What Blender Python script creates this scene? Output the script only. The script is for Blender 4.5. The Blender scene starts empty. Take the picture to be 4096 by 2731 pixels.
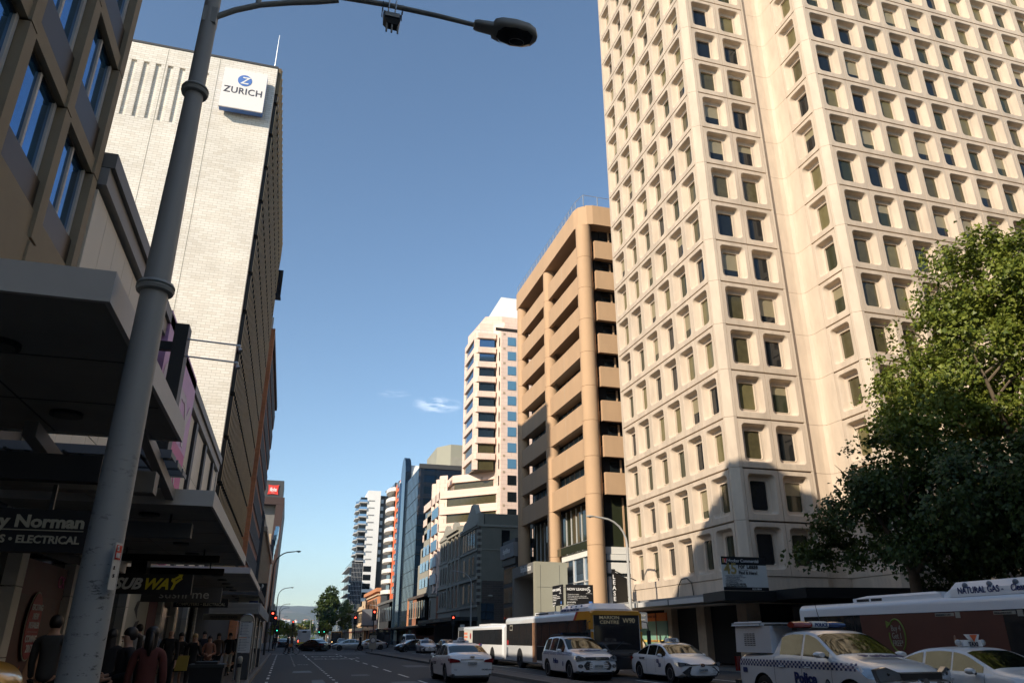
import bpy, bmesh, math, random
from mathutils import Vector, Matrix
R = math.radians
rnd = random.Random(7)
scene = bpy.context.scene
col = scene.collection

# ---------------------------------------------------------------- camera
cam_d = bpy.data.cameras.new("camera")
cam = bpy.data.objects.new("camera", cam_d)
col.objects.link(cam)
cam.location = (0, 0, 1.65)
cam.rotation_euler = (R(90 + 21.889), 0, R(-16.08))
cam_d.sensor_width = 36
cam_d.lens = 25.87
cam_d.clip_start = 0.1
cam_d.clip_end = 30000
scene.camera = cam

# ---------------------------------------------------------------- sky and sun
SUN_EL = 27.0
SUN_DIR = Vector((1.0, 0.745, -0.636)).normalized()      # the way the light travels
world = bpy.data.worlds.new("World")
scene.world = world
world.use_nodes = True
wt = world.node_tree
wt.nodes.clear()
wo = wt.nodes.new('ShaderNodeOutputWorld')
bg = wt.nodes.new('ShaderNodeBackground')
sky = wt.nodes.new('ShaderNodeTexSky')
sky.sky_type = 'NISHITA'
sky.sun_disc = False
sky.sun_elevation = R(SUN_EL)
sky.sun_rotation = R(360 - 126.7)
sky.altitude = 50
sky.air_density = 1.0
sky.dust_density = 0.4
sky.ozone_density = 1.5
bg.inputs['Strength'].default_value = 0.11
# thin cirrus wisps low over the street
tc = wt.nodes.new('ShaderNodeTexCoord')
def wn(t, **k):
    n = wt.nodes.new(t)
    for a, b in k.items(): setattr(n, a, b)
    return n
def cloud_mask(az, el, w, h, seed):
    c = Vector((math.sin(R(az)) * math.cos(R(el)), math.cos(R(az)) * math.cos(R(el)), math.sin(R(el))))
    s = wn('ShaderNodeVectorMath', operation='SUBTRACT'); s.inputs[1].default_value = c
    wt.links.new(tc.outputs['Generated'], s.inputs[0])
    m = wn('ShaderNodeMapping'); m.vector_type = 'POINT'
    m.inputs['Rotation'].default_value = (0, R(-6), 0)
    m.inputs['Scale'].default_value = (1 / w, 1 / w, 1 / h)
    wt.links.new(s.outputs[0], m.inputs[0])
    ln = wn('ShaderNodeVectorMath', operation='LENGTH'); wt.links.new(m.outputs[0], ln.inputs[0])
    nz = wn('ShaderNodeTexNoise'); nz.inputs['Scale'].default_value = 1.6; nz.inputs['Detail'].default_value = 7
    mp = wn('ShaderNodeMapping'); mp.inputs['Location'].default_value = (seed, seed, 0); mp.inputs['Scale'].default_value = (1, 1, 1.4)
    wt.links.new(m.outputs[0], mp.inputs[0]); wt.links.new(mp.outputs[0], nz.inputs['Vector'])
    r = wn('ShaderNodeMapRange'); r.inputs[1].default_value = 1.0; r.inputs[2].default_value = 0.0
    wt.links.new(ln.outputs['Value'], r.inputs[0])
    r2 = wn('ShaderNodeMapRange'); r2.inputs[1].default_value = 0.42; r2.inputs[2].default_value = 0.75
    wt.links.new(nz.outputs['Fac'], r2.inputs[0])
    mu = wn('ShaderNodeMath', operation='MULTIPLY'); wt.links.new(r.outputs[0], mu.inputs[0]); wt.links.new(r2.outputs[0], mu.inputs[1])
    return mu
tint = wn('ShaderNodeVectorMath', operation='MULTIPLY'); tint.inputs[1].default_value = (.94, 1.03, 1.06)
wt.links.new(sky.outputs[0], tint.inputs[0])
prev = tint.outputs[0]
for az, el, w, h, sd, st in ((10.0, 16.9, .036, .012, 1.3, 1.0), (6.6, 17.6, .025, .006, 8.2, .25)):
    mk = cloud_mask(az, el, w, h, sd)
    k = wn('ShaderNodeMath', operation='MULTIPLY'); k.inputs[1].default_value = st; k.use_clamp = True
    wt.links.new(mk.outputs[0], k.inputs[0])
    mx = wn('ShaderNodeMix', data_type='RGBA')
    wt.links.new(k.outputs[0], mx.inputs[0]); wt.links.new(prev, mx.inputs[6])
    mx.inputs[7].default_value = (10.5, 11.0, 11.8, 1)
    prev = mx.outputs[2]
wt.links.new(prev, bg.inputs[0])
wt.links.new(bg.outputs[0], wo.inputs[0])
sl = bpy.data.lights.new("sun", 'SUN')
sl.energy = 3.95
sl.angle = R(0.5)
sl.color = (1.0, 0.87, 0.70)
so = bpy.data.objects.new("sun", sl)
col.objects.link(so)
so.rotation_euler = SUN_DIR.to_track_quat('-Z', 'Y').to_euler()
so.location = (-40, -40, 60)
scene.view_settings.view_transform = 'Standard'
scene.view_settings.look = 'None'
scene.view_settings.exposure = 0.62
scene.view_settings.gamma = 1.0
scene.render.engine = 'CYCLES'
scene.cycles.max_bounces = 6

# ---------------------------------------------------------------- materials
M = {}
def mat(name, c, rough=.7, metal=0., noise=0., scale=3., bump=0., bscale=40., spec=.5, emit=None, estr=1., trans=0., coat=0., stain=0., stretch=None):
    m = bpy.data.materials.new(name); m.use_nodes = True
    nt = m.node_tree; b = nt.nodes['Principled BSDF']
    b.inputs['Base Color'].default_value = (*c, 1)
    b.inputs['Roughness'].default_value = rough
    b.inputs['Metallic'].default_value = metal
    b.inputs['Specular IOR Level'].default_value = spec
    b.inputs['Coat Weight'].default_value = coat
    b.inputs['Coat Roughness'].default_value = .05
    if trans: b.inputs['Transmission Weight'].default_value = trans
    if emit:
        b.inputs['Emission Color'].default_value = (*emit, 1); b.inputs['Emission Strength'].default_value = estr
    tcn = nt.nodes.new('ShaderNodeTexCoord')
    mp = nt.nodes.new('ShaderNodeMapping')
    nt.links.new(tcn.outputs['Object'], mp.inputs[0])
    if stretch: mp.inputs['Scale'].default_value = stretch
    if noise:
        n1 = nt.nodes.new('ShaderNodeTexNoise'); n1.inputs['Scale'].default_value = scale; n1.inputs['Detail'].default_value = 8
        n1.inputs['Roughness'].default_value = .65
        nt.links.new(mp.outputs[0], n1.inputs['Vector'])
        rp = nt.nodes.new('ShaderNodeMapRange'); rp.inputs[1].default_value = .25; rp.inputs[2].default_value = .75
        rp.inputs[3].default_value = 1 - noise; rp.inputs[4].default_value = 1 + noise * .6
        nt.links.new(n1.outputs['Fac'], rp.inputs[0])
        mx = nt.nodes.new('ShaderNodeVectorMath'); mx.operation = 'SCALE'; mx.inputs[0].default_value = c
        nt.links.new(rp.outputs[0], mx.inputs['Scale'])
        nt.links.new(mx.outputs[0], b.inputs['Base Color'])
        m['_v'] = 1
        r2 = nt.nodes.new('ShaderNodeMapRange'); r2.inputs[3].default_value = rough * .85; r2.inputs[4].default_value = min(1, rough * 1.2)
        nt.links.new(n1.outputs['Fac'], r2.inputs[0]); nt.links.new(r2.outputs[0], b.inputs['Roughness'])
    if bump:
        n2 = nt.nodes.new('ShaderNodeTexNoise'); n2.inputs['Scale'].default_value = bscale; n2.inputs['Detail'].default_value = 4
        nt.links.new(mp.outputs[0], n2.inputs['Vector'])
        bp = nt.nodes.new('ShaderNodeBump'); bp.inputs['Strength'].default_value = bump; bp.inputs['Distance'].default_value = .02
        nt.links.new(n2.outputs['Fac'], bp.inputs['Height']); nt.links.new(bp.outputs[0], b.inputs['Normal'])
    M[name] = m
    return m
def brickmat(name, c1, c2, mortar, bw, bh, ms=.008, rough=.8, axis='XZ', var=.25):
    m = bpy.data.materials.new(name); m.use_nodes = True
    nt = m.node_tree; b = nt.nodes['Principled BSDF']; b.inputs['Roughness'].default_value = rough
    t = nt.nodes.new('ShaderNodeTexCoord'); sp = nt.nodes.new('ShaderNodeSeparateXYZ'); cb = nt.nodes.new('ShaderNodeCombineXYZ')
    nt.links.new(t.outputs['Object'], sp.inputs[0])
    ad = nt.nodes.new('ShaderNodeMath'); ad.operation = 'ADD'
    nt.links.new(sp.outputs['X'], ad.inputs[0]); nt.links.new(sp.outputs['Y'], ad.inputs[1])
    nt.links.new(ad.outputs[0], cb.inputs['X']); nt.links.new(sp.outputs['Z'], cb.inputs['Y'])
    br = nt.nodes.new('ShaderNodeTexBrick')
    br.inputs['Color1'].default_value = (*c1, 1); br.inputs['Color2'].default_value = (*c2, 1); br.inputs['Mortar'].default_value = (*mortar, 1)
    br.inputs['Scale'].default_value = 1; br.inputs['Mortar Size'].default_value = ms
    br.inputs['Brick Width'].default_value = bw; br.inputs['Row Height'].default_value = bh; br.inputs['Bias'].default_value = -.35
    nt.links.new(cb.outputs[0], br.inputs['Vector'])
    nz = nt.nodes.new('ShaderNodeTexNoise'); nz.inputs['Scale'].default_value = .35; nz.inputs['Detail'].default_value = 8
    nt.links.new(t.outputs['Object'], nz.inputs['Vector'])
    mr = nt.nodes.new('ShaderNodeMapRange'); mr.inputs[1].default_value = .3; mr.inputs[2].default_value = .7; mr.inputs[3].default_value = 1 - var; mr.inputs[4].default_value = 1.08
    nt.links.new(nz.outputs['Fac'], mr.inputs[0])
    sc = nt.nodes.new('ShaderNodeVectorMath'); sc.operation = 'SCALE'
    nt.links.new(br.outputs['Color'], sc.inputs[0]); nt.links.new(mr.outputs[0], sc.inputs['Scale'])
    nt.links.new(sc.outputs[0], b.inputs['Base Color'])
    bp = nt.nodes.new('ShaderNodeBump'); bp.inputs['Strength'].default_value = .4; bp.inputs['Distance'].default_value = .01
    bp.invert = True
    nt.links.new(br.outputs['Fac'], bp.inputs['Height']); nt.links.new(bp.outputs[0], b.inputs['Normal'])
    M[name] = m
    return m
mat('precast', (.60, .49, .378), .85, noise=.27, scale=1.0, bump=.3, bscale=35, stretch=(1, 1, .22))
mat('precast_edge', (.62, .51, .395), .85, noise=.17, scale=1.4, bump=.2, bscale=35, stretch=(1, 1, .3))
mat('precast_dirt_shade', (.56, .46, .34), .9, noise=.2, scale=2.5)
mat('tan', (.54, .355, .21), .8, noise=.10, scale=.7, bump=.15, bscale=30, stretch=(1, 1, .4))
mat('pink', (.80, .62, .51), .7, noise=.06, scale=.5)
brickmat('pink_stone', (.80, .61, .50), (.78, .58, .47), (.55, .40, .32), 1.6, .72, .018, .65, var=.08)
mat('white_panel', (.80, .79, .74), .6, noise=.05, scale=.4)
mat('white_wall', (.80, .79, .76), .6, noise=.05, scale=.2)
brickmat('white_brick', (.80, .755, .67), (.68, .62, .52), (.50, .45, .37), .58, .20, .012, .75, var=.10)
brickmat('orange_brick', (.62, .25, .11), (.50, .19, .08), (.40, .24, .16), .6, .2, .012)
brickmat('red_brick', (.42, .17, .09), (.34, .13, .07), (.30, .20, .14), .5, .18, .012)
brickmat('dark_stone', (.10, .075, .06), (.06, .05, .045), (.14, .12, .10), .7, .3, .02)
mat('bronze', (.20, .145, .08), .45, .4, noise=.25, scale=.5)
mat('bronze_fin_lit', (.55, .38, .18), .5, .1, noise=.2, scale=.6)  # fin edge tone: caught light put into a lighter bronze
mat('bronze_dark', (.035, .028, .02), .4, .3)
mat('sandstone', (.43, .33, .22), .8, noise=.12, scale=1.5, bump=.1)
mat('render_grey', (.22, .21, .165), .85, noise=.15, scale=.8)
mat('stone_trim', (.35, .33, .27), .85, noise=.15, scale=1.2)
mat('cream_stone', (.66, .50, .33), .85, noise=.15, scale=1)
mat('terracotta', (.62, .27, .13), .8, noise=.12, scale=.8)
mat('orange_paint', (.78, .16, .05), .6, noise=.08, scale=.3)
mat('balcony_white', (.80, .76, .70), .6)
mat('l1_stone', (.30, .25, .17), .75, noise=.15, scale=1.5, bump=.1)
mat('cream_clad', (.72, .68, .58), .55, noise=.06, scale=.8)
mat('grey_clad', (.17, .165, .155), .5, noise=.1, scale=1)
mat('awning_metal', (.27, .27, .265), .5, noise=.1, scale=1.2)
mat('awning_light', (.60, .59, .56), .5, noise=.08, scale=1.2)
mat('soffit', (.34, .335, .31), .8, noise=.15, scale=1)
mat('soffit_light', (.16, .155, .145), .8, noise=.1, scale=1)
mat('dark_metal', (.03, .035, .037), .45, .3)
mat('black', (.008, .009, .010), .5)
mat('black_gloss', (.01, .011, .013), .15, coat=.5)
mat('dark_int', (.012, .012, .012), .8)
mat('dark_grey', (.05, .052, .055), .6, noise=.15, scale=2)
mat('mid_grey', (.22, .22, .22), .6, noise=.1, scale=2)
mat('pale_grey', (.52, .52, .51), .55, noise=.08, scale=1)
mat('beige_panel', (.33, .32, .25), .6, noise=.06, scale=.5)
mat('glass_dark', (.010, .013, .015), .05, 0, spec=.55)
mat('glass_navy', (.008, .022, .045), .04, .35, spec=1.0)
mat('glass_blue', (.13, .23, .34), .05, .85, spec=1.0)
mat('glass_sky', (.35, .47, .60), .05, .9, spec=1.0)
mat('glass_green', (.03, .036, .02), .08, 0, spec=.5)
mat('glass_olive', (.15, .13, .06), .12, 0, noise=.25, scale=1.5, spec=.5)
mat('glass_olive2', (.08, .07, .035), .1, 0, noise=.3, scale=2.5, spec=.5)
mat('glass_shop', (.02, .022, .024), .06, 0, spec=.8)
mat('blind', (.26, .22, .13), .3, 0, noise=.1, scale=4, spec=.9)
mat('steel', (.45, .45, .44), .35, .9)
mat('rail', (.55, .58, .60), .4, .6)
mat('pole_grey', (.36, .38, .37), .5, noise=.12, scale=2.0)
mat('pole_light', (.42, .42, .40), .45, noise=.08, scale=2.0)
mat('asphalt', (.030, .032, .035), .8, noise=.42, scale=1.1, bump=.4, bscale=90, stretch=(1, .12, 1))
mat('paving', (.085, .08, .075), .8, noise=.2, scale=1.5, bump=.15, bscale=50)
mat('kerb', (.16, .155, .145), .85, noise=.2, scale=2.5)
mat('paint', (.62, .62, .58), .7, noise=.25, scale=6)
mat('ground', (.10, .095, .075), .95, noise=.3, scale=.01)
mat('car_white', (.80, .80, .80), .28, coat=.8)
mat('car_silver', (.42, .43, .44), .28, .6, coat=.8)
mat('car_dark', (.03, .033, .04), .25, .3, coat=.8)
mat('car_plastic', (.02, .02, .022), .5)
mat('tyre', (.014, .014, .015), .8)
mat('rim', (.42, .43, .45), .3, .9)
mat('chrome', (.7, .7, .7), .12, 1.)
mat('car_glass', (.085, .088, .075), .035, .92)
mat('tint_sky_blue', (.10, .24, .38), .3, spec=.8)  # matte blue glass with the sky's reflection put into its colour
mat('lamp_clear', (.26, .28, .30), .08, .5, spec=1.0, coat=1.)
mat('lamp_red', (.22, .008, .010), .1, 0, coat=1.)
mat('lightbar_red', (.30, .035, .02), .15, 0, coat=1.)
mat('lightbar_blue', (.02, .05, .16), .15, 0, coat=1.)
mat('police_blue', (.015, .03, .14), .4)
mat('decal_grey', (.14, .16, .19), .5)
mat('plate', (.60, .60, .56), .5)
mat('bus_white', (.74, .75, .76), .35, noise=.04, scale=1, coat=.4)
mat('bus_orange', (.62, .27, .015), .4, coat=.4)
mat('bus_red', (.42, .03, .03), .4, coat=.3)
mat('ad_brown', (.11, .035, .02), .6, noise=.2, scale=1.5)
mat('ad_poster', (.36, .20, .12), .6, noise=.5, scale=4)
mat('ad_green', (.16, .22, .03), .6)
mat('white', (.80, .80, .78), .6)
mat('offwhite', (.62, .62, .58), .6)
mat('sign_black', (.006, .006, .007), .6)
mat('sign_cream', (.40, .38, .29), .6)
mat('sign_grey', (.10, .10, .10), .6)
mat('yellow', (.62, .50, .02), .5)
mat('gold', (.55, .42, .15), .4, .5)
mat('golden_paint', (.66, .34, .02), .3, coat=.8)
mat('red_poster', (.11, .010, .010), .5, noise=.3, scale=1.2)
mat('poster_dark', (.10, .03, .02), .5, noise=.6, scale=1.6)
mat('oval_red', (.30, .02, .02), .5)
mat('magenta', (.60, .08, .30), .5, noise=.08)
mat('lilac', (.62, .34, .62), .5, noise=.12, scale=1)
mat('mag_white', (.55, .46, .52), .5)
mat('red_sign', (.62, .03, .02), .5)
mat('ibis_red', (.72, .045, .03), .5)
mat('zur_blue', (.08, .19, .52), .5)
mat('zur_text', (.05, .05, .07), .6)
mat('zur_face', (.82, .80, .77), .5)
mat('maroon', (.09, .01, .015), .6)
mat('brown_clad', (.05, .025, .02), .6, noise=.15)
mat('rust_panel', (.22, .075, .05), .6, noise=.1)
mat('jewel_green', (.20, .38, .30), .35, noise=.05)
mat('jewel_orange', (.75, .20, .03), .5)
mat('jewel_yellow', (.72, .50, .12), .5)
mat('lit_red', (.4, .01, .01), .4, emit=(1, .06, .03), estr=5)
mat('lit_green', (.01, .3, .2), .4, emit=(.05, .9, .55), estr=2.5)
mat('lit_warm', (.5, .3, .1), .4, emit=(1, .6, .25), estr=3)
mat('lit_white', (.6, .6, .6), .4, emit=(1, .97, .9), estr=3)
mat('led', (.2, .17, .10), .4, emit=(.8, .72, .5), estr=.06)
mat('dest_green', (.15, .19, .15), .4)
mat('skin', (.46, .27, .19), .55, noise=.05)
mat('hair_dark', (.012, .009, .008), .5)
mat('hair_blonde', (.40, .27, .12), .5)
mat('cloth_grey', (.05, .052, .055), .9, noise=.15, scale=8)
mat('cloth_black', (.010, .010, .012), .9)
mat('cloth_navy', (.012, .014, .022), .9)
mat('cloth_red', (.11, .03, .024), .9, noise=.1, scale=8)
mat('cloth_white', (.62, .63, .66), .85)
mat('cloth_peach', (.25, .11, .065), .9)
mat('cloth_brown', (.08, .05, .035), .9)
mat('bag_yellow', (.40, .30, .06), .6)
mat('bag_tan', (.35, .16, .07), .6)
mat('bark', (.16, .12, .08), .9, noise=.4, scale=3, bump=.5, bscale=12)
mat('hill', (.075, .085, .05), .95, noise=.4, scale=.004)
mat('hill_bare', (.17, .14, .09), .95, noise=.2, scale=.003)
mat('wood', (.14, .07, .035), .6, noise=.2, scale=5)
def leafmat(name, c1, c2):
    m = bpy.data.materials.new(name); m.use_nodes = True
    nt = m.node_tree; b = nt.nodes['Principled BSDF']; b.inputs['Roughness'].default_value = .45
    b.inputs['Specular IOR Level'].default_value = .35
    g = nt.nodes.new('ShaderNodeNewGeometry'); cr = nt.nodes.new('ShaderNodeValToRGB')
    cr.color_ramp.elements[0].color = (*c1, 1); cr.color_ramp.elements[1].color = (*c2, 1)
    nt.links.new(g.outputs['Random Per Island'], cr.inputs[0]); nt.links.new(cr.outputs[0], b.inputs['Base Color'])
    tr = nt.nodes.new('ShaderNodeBsdfTranslucent'); nt.links.new(cr.outputs[0], tr.inputs[0])
    mx = nt.nodes.new('ShaderNodeMixShader'); mx.inputs[0].default_value = .3
    o = nt.nodes['Material Output']
    nt.links.new(b.outputs[0], mx.inputs[1]); nt.links.new(tr.outputs[0], mx.inputs[2]); nt.links.new(mx.outputs[0], o.inputs[0])
    M[name] = m
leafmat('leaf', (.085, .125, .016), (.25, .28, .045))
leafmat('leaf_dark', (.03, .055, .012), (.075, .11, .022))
leafmat('leaf_far', (.05, .09, .025), (.14, .18, .05))
leafmat('leaf_gold', (.20, .16, .04), (.30, .24, .07))

# worn paint on the near lamp post: scuffs and old sticker residue low down
def worn_pole():
    m = mat('pole_worn', (.44, .46, .45), .5)
    nt = m.node_tree; b = nt.nodes['Principled BSDF']
    t = nt.nodes.new('ShaderNodeTexCoord'); mp = nt.nodes.new('ShaderNodeMapping'); mp.inputs['Scale'].default_value = (3, 3, 7)
    nt.links.new(t.outputs['Object'], mp.inputs[0])
    n = nt.nodes.new('ShaderNodeTexNoise'); n.inputs['Scale'].default_value = 2.2; n.inputs['Detail'].default_value = 9; n.inputs['Roughness'].default_value = .75
    nt.links.new(mp.outputs[0], n.inputs['Vector'])
    r = nt.nodes.new('ShaderNodeMapRange'); r.inputs[1].default_value = .56; r.inputs[2].default_value = .64
    nt.links.new(n.outputs['Fac'], r.inputs[0])
    s = nt.nodes.new('ShaderNodeSeparateXYZ'); nt.links.new(t.outputs['Object'], s.inputs[0])
    r2 = nt.nodes.new('ShaderNodeMapRange'); r2.inputs[1].default_value = 3.6; r2.inputs[2].default_value = 2.0
    nt.links.new(s.outputs['Z'], r2.inputs[0])
    mu = nt.nodes.new('ShaderNodeMath'); mu.operation = 'MULTIPLY'; nt.links.new(r.outputs[0], mu.inputs[0]); nt.links.new(r2.outputs[0], mu.inputs[1])
    mx = nt.nodes.new('ShaderNodeMix'); mx.data_type = 'RGBA'
    mx.inputs[6].default_value = (.36, .375, .37, 1); mx.inputs[7].default_value = (.05, .052, .052, 1)
    nt.links.new(mu.outputs[0], mx.inputs[0]); nt.links.new(mx.outputs[2], b.inputs['Base Color'])
worn_pole()

# ---------------------------------------------------------------- helpers
class MB:
    def __init__(s): s.v = []; s.f = []; s.m = []
    def face(s, pts, m):
        i = len(s.v); s.v += [tuple(p) for p in pts]; s.f.append(tuple(range(i, i + len(pts)))); s.m.append(m); return s
    def box(s, x0, x1, y0, y1, z0, z1, m):
        i = len(s.v)
        s.v += [(x0, y0, z0), (x1, y0, z0), (x1, y1, z0), (x0, y1, z0), (x0, y0, z1), (x1, y0, z1), (x1, y1, z1), (x0, y1, z1)]
        for f in ((0, 3, 2, 1), (4, 5, 6, 7), (0, 1, 5, 4), (1, 2, 6, 5), (2, 3, 7, 6), (3, 0, 4, 7)):
            s.f.append(tuple(i + k for k in f)); s.m.append(m)
        return s
    def prism(s, poly, z0, z1, m, mt=None):
        n = len(poly); i = len(s.v)
        s.v += [(p[0], p[1], z0) for p in poly] + [(p[0], p[1], z1) for p in poly]
        s.f.append(tuple(i + k for k in reversed(range(n)))); s.m.append(m)
        s.f.append(tuple(i + n + k for k in range(n))); s.m.append(mt or m)
        for k in range(n):
            a = (k + 1) % n; s.f.append((i + k, i + a, i + n + a, i + n + k)); s.m.append(m)
        return s
    def ext(s, pts, d, m):          # planar outline extruded by the vector d
        n = len(pts); i = len(s.v); d = Vector(d)
        s.v += [tuple(p) for p in pts] + [tuple(Vector(p) + d) for p in pts]
        s.f.append(tuple(i + k for k in reversed(range(n)))); s.m.append(m)
        s.f.append(tuple(i + n + k for k in range(n))); s.m.append(m)
        for k in range(n):
            a = (k + 1) % n; s.f.append((i + k, i + a, i + n + a, i + n + k)); s.m.append(m)
        return s
    def tube(s, path, r, m, n=8, caps=True):
        path = [Vector(p) for p in path]; rs = r if isinstance(r, (list, tuple)) else [r] * len(path)
        i0 = len(s.v); up = None
        for k, p in enumerate(path):
            a = path[max(k - 1, 0)]; b = path[min(k + 1, len(path) - 1)]; t = (b - a).normalized()
            if up is None: up = Vector((0, 0, 1)) if abs(t.z) < .9 else Vector((1, 0, 0))
            x = t.cross(up).normalized(); y = x.cross(t).normalized(); up = y
            for q in range(n):
                an = 2 * math.pi * q / n; s.v.append(tuple(p + (x * math.cos(an) + y * math.sin(an)) * rs[k]))
        for k in range(len(path) - 1):
            for q in range(n):
                a = i0 + k * n + q; b = i0 + k * n + (q + 1) % n
                s.f.append((a, b, b + n, a + n)); s.m.append(m)
        if caps:
            s.f.append(tuple(i0 + q for q in reversed(range(n)))); s.m.append(m)
            e = i0 + (len(path) - 1) * n; s.f.append(tuple(e + q for q in range(n))); s.m.append(m)
        return s
    def cyl(s, c, r, z0, z1, m, n=16): return s.tube([(c[0], c[1], z0), (c[0], c[1], z1)], r, m, n)
    def lathe(s, c, prof, m, n=16, axis='Z'):
        path = []; i0 = len(s.v)
        for r, h in prof:
            for q in range(n):
                a = 2 * math.pi * q / n
                if axis == 'Z': s.v.append((c[0] + r * math.cos(a), c[1] + r * math.sin(a), c[2] + h))
                elif axis == 'X': s.v.append((c[0] + h, c[1] + r * math.cos(a), c[2] + r * math.sin(a)))
                else: s.v.append((c[0] + r * math.cos(a), c[1] + h, c[2] + r * math.sin(a)))
        for k in range(len(prof) - 1):
            for q in range(n):
                a = i0 + k * n + q; b = i0 + k * n + (q + 1) % n; s.f.append((a, b, b + n, a + n)); s.m.append(m)
        s.f.append(tuple(i0 + q for q in reversed(range(n)))); s.m.append(m)
        e = i0 + (len(prof) - 1) * n; s.f.append(tuple(e + q for q in range(n))); s.m.append(m)
        return s
    def sphere(s, c, r, m, n=12, h=8, sq=(1, 1, 1)):
        return s.lathe(c, [(max(r * math.sin(math.pi * k / h), .001) * sq[0], -r * math.cos(math.pi * k / h) * sq[2]) for k in range(h + 1)], m, n)
    def loft(s, rings, m, closed=True, caps=True):
        n = len(rings[0]); i0 = len(s.v)
        for r in rings: s.v += [tuple(p) for p in r]
        for k in range(len(rings) - 1):
            for q in range(n if closed else n - 1):
                a = i0 + k * n + q; b = i0 + k * n + (q + 1) % n; s.f.append((a, b, b + n, a + n)); s.m.append(m)
        if caps:
            s.f.append(tuple(i0 + q for q in reversed(range(n)))); s.m.append(m)
            e = i0 + (len(rings) - 1) * n; s.f.append(tuple(e + q for q in range(n))); s.m.append(m)
        return s
    def mesh(s, name, smooth=None):
        me = bpy.data.meshes.new(name); me.from_pydata(s.v, [], s.f)
        names = []
        for x in s.m:
            if x not in names: names.append(x)
        for x in names: me.materials.append(M[x])
        ix = {x: k for k, x in enumerate(names)}
        me.polygons.foreach_set('material_index', [ix[x] for x in s.m])
        if smooth is not None:
            me.polygons.foreach_set('use_smooth', [True] * len(me.polygons))
            me.set_sharp_from_angle(angle=R(smooth))
        me.update()
        return me
    def build(s, name, parent=None, smooth=None, label=None, fix=True):
        me = s.mesh(name, smooth)
        if fix:
            bm = bmesh.new(); bm.from_mesh(me); bmesh.ops.recalc_face_normals(bm, faces=bm.faces); bm.to_mesh(me); bm.free()
        return link(me, name, parent, label)
def link(me, name, parent=None, label=None):
    o = bpy.data.objects.new(name, me); col.objects.link(o)
    if parent is not None: adopt(o, parent)
    if label: o['label'] = label
    return o
def wm(o):
    m = Matrix.LocRotScale(o.location, o.rotation_euler, o.scale)
    return wm(o.parent) @ o.matrix_parent_inverse @ m if o.parent else m
def adopt(o, parent):
    o.parent = parent; o.matrix_parent_inverse = wm(parent).inverted()
def tag(o, label, cat, group=None, kind=None):
    o['label'] = label; o['category'] = cat
    if group: o['group'] = group
    if kind: o['kind'] = kind
    return o
def thing(name, label, cat, loc=(0, 0, 0), group=None, rz=0):
    o = bpy.data.objects.new(name, None); col.objects.link(o); o.location = loc; o.rotation_euler = (0, 0, rz)
    o.empty_display_size = .3
    return tag(o, label, cat, group)
KIDS = {}
def kids(o): return [c for c in bpy.data.objects if c.parent == o]
def dup(o, loc=None, rz=None, label=None, parent=None):
    c = o.copy(); col.objects.link(c)
    if parent: c.parent = parent; c.matrix_parent_inverse = o.matrix_parent_inverse.copy()
    for k in kids(o): dup(k, parent=c)
    if loc is not None: c.location = loc
    if rz is not None: c.rotation_euler = (0, 0, rz)
    if label: c['label'] = label
    return c
def struct(o): o['kind'] = 'structure'; return o
def fit_text(mb_or_none, s, size, m, o, right, up, align='LEFT', bold=0., depth=.01, shear=0., sx=1., spacing=1.):
    """text as vertices/faces appended to a mesh builder: o origin, right/up unit vectors, reading towards right"""
    cu = bpy.data.curves.new('lettering', 'FONT'); cu.body = s; cu.size = size; cu.align_x = align
    cu.offset = bold; cu.extrude = depth / 2; cu.shear = shear; cu.resolution_u = 3; cu.space_character = spacing; cu.space_line = .95
    ob = bpy.data.objects.new('lettering', cu); col.objects.link(ob)
    dg = bpy.context.evaluated_depsgraph_get()
    me = bpy.data.meshes.new_from_object(ob.evaluated_get(dg))
    right = Vector(right).normalized(); up = Vector(up).normalized(); n = right.cross(up); o = Vector(o)
    i = len(mb_or_none.v)
    mb_or_none.v += [tuple(o + right * (v.co.x * sx) + up * v.co.y + n * (v.co.z + depth / 2)) for v in me.vertices]
    for p in me.polygons:
        mb_or_none.f.append(tuple(i + k for k in p.vertices)); mb_or_none.m.append(m)
    bpy.data.objects.remove(ob); bpy.data.curves.remove(cu); bpy.data.meshes.remove(me)
def text(s, size, m, o, right, up, parent, name='lettering', **k):
    mb = MB(); fit_text(mb, s, size, m, o, right, up, **k)
    return mb.build(name, parent, fix=False)
X1, Y1, Z1 = Vector((1, 0, 0)), Vector((0, 1, 0)), Vector((0, 0, 1))
def in_view(x, y, z, pad=1.05):
    F = Vector((math.sin(R(16.08)) * math.cos(R(21.889)), math.cos(R(16.08)) * math.cos(R(21.889)), math.sin(R(21.889))))
    Rt = Vector((math.cos(R(16.08)), -math.sin(R(16.08)), 0)); U = Rt.cross(F); P = Vector((x, y, z - 1.65)); w = P.dot(F)
    return w > 0 and abs(P.dot(Rt) / w) < .6959 * pad and abs(P.dot(U) / w) < .4639 * pad
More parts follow.
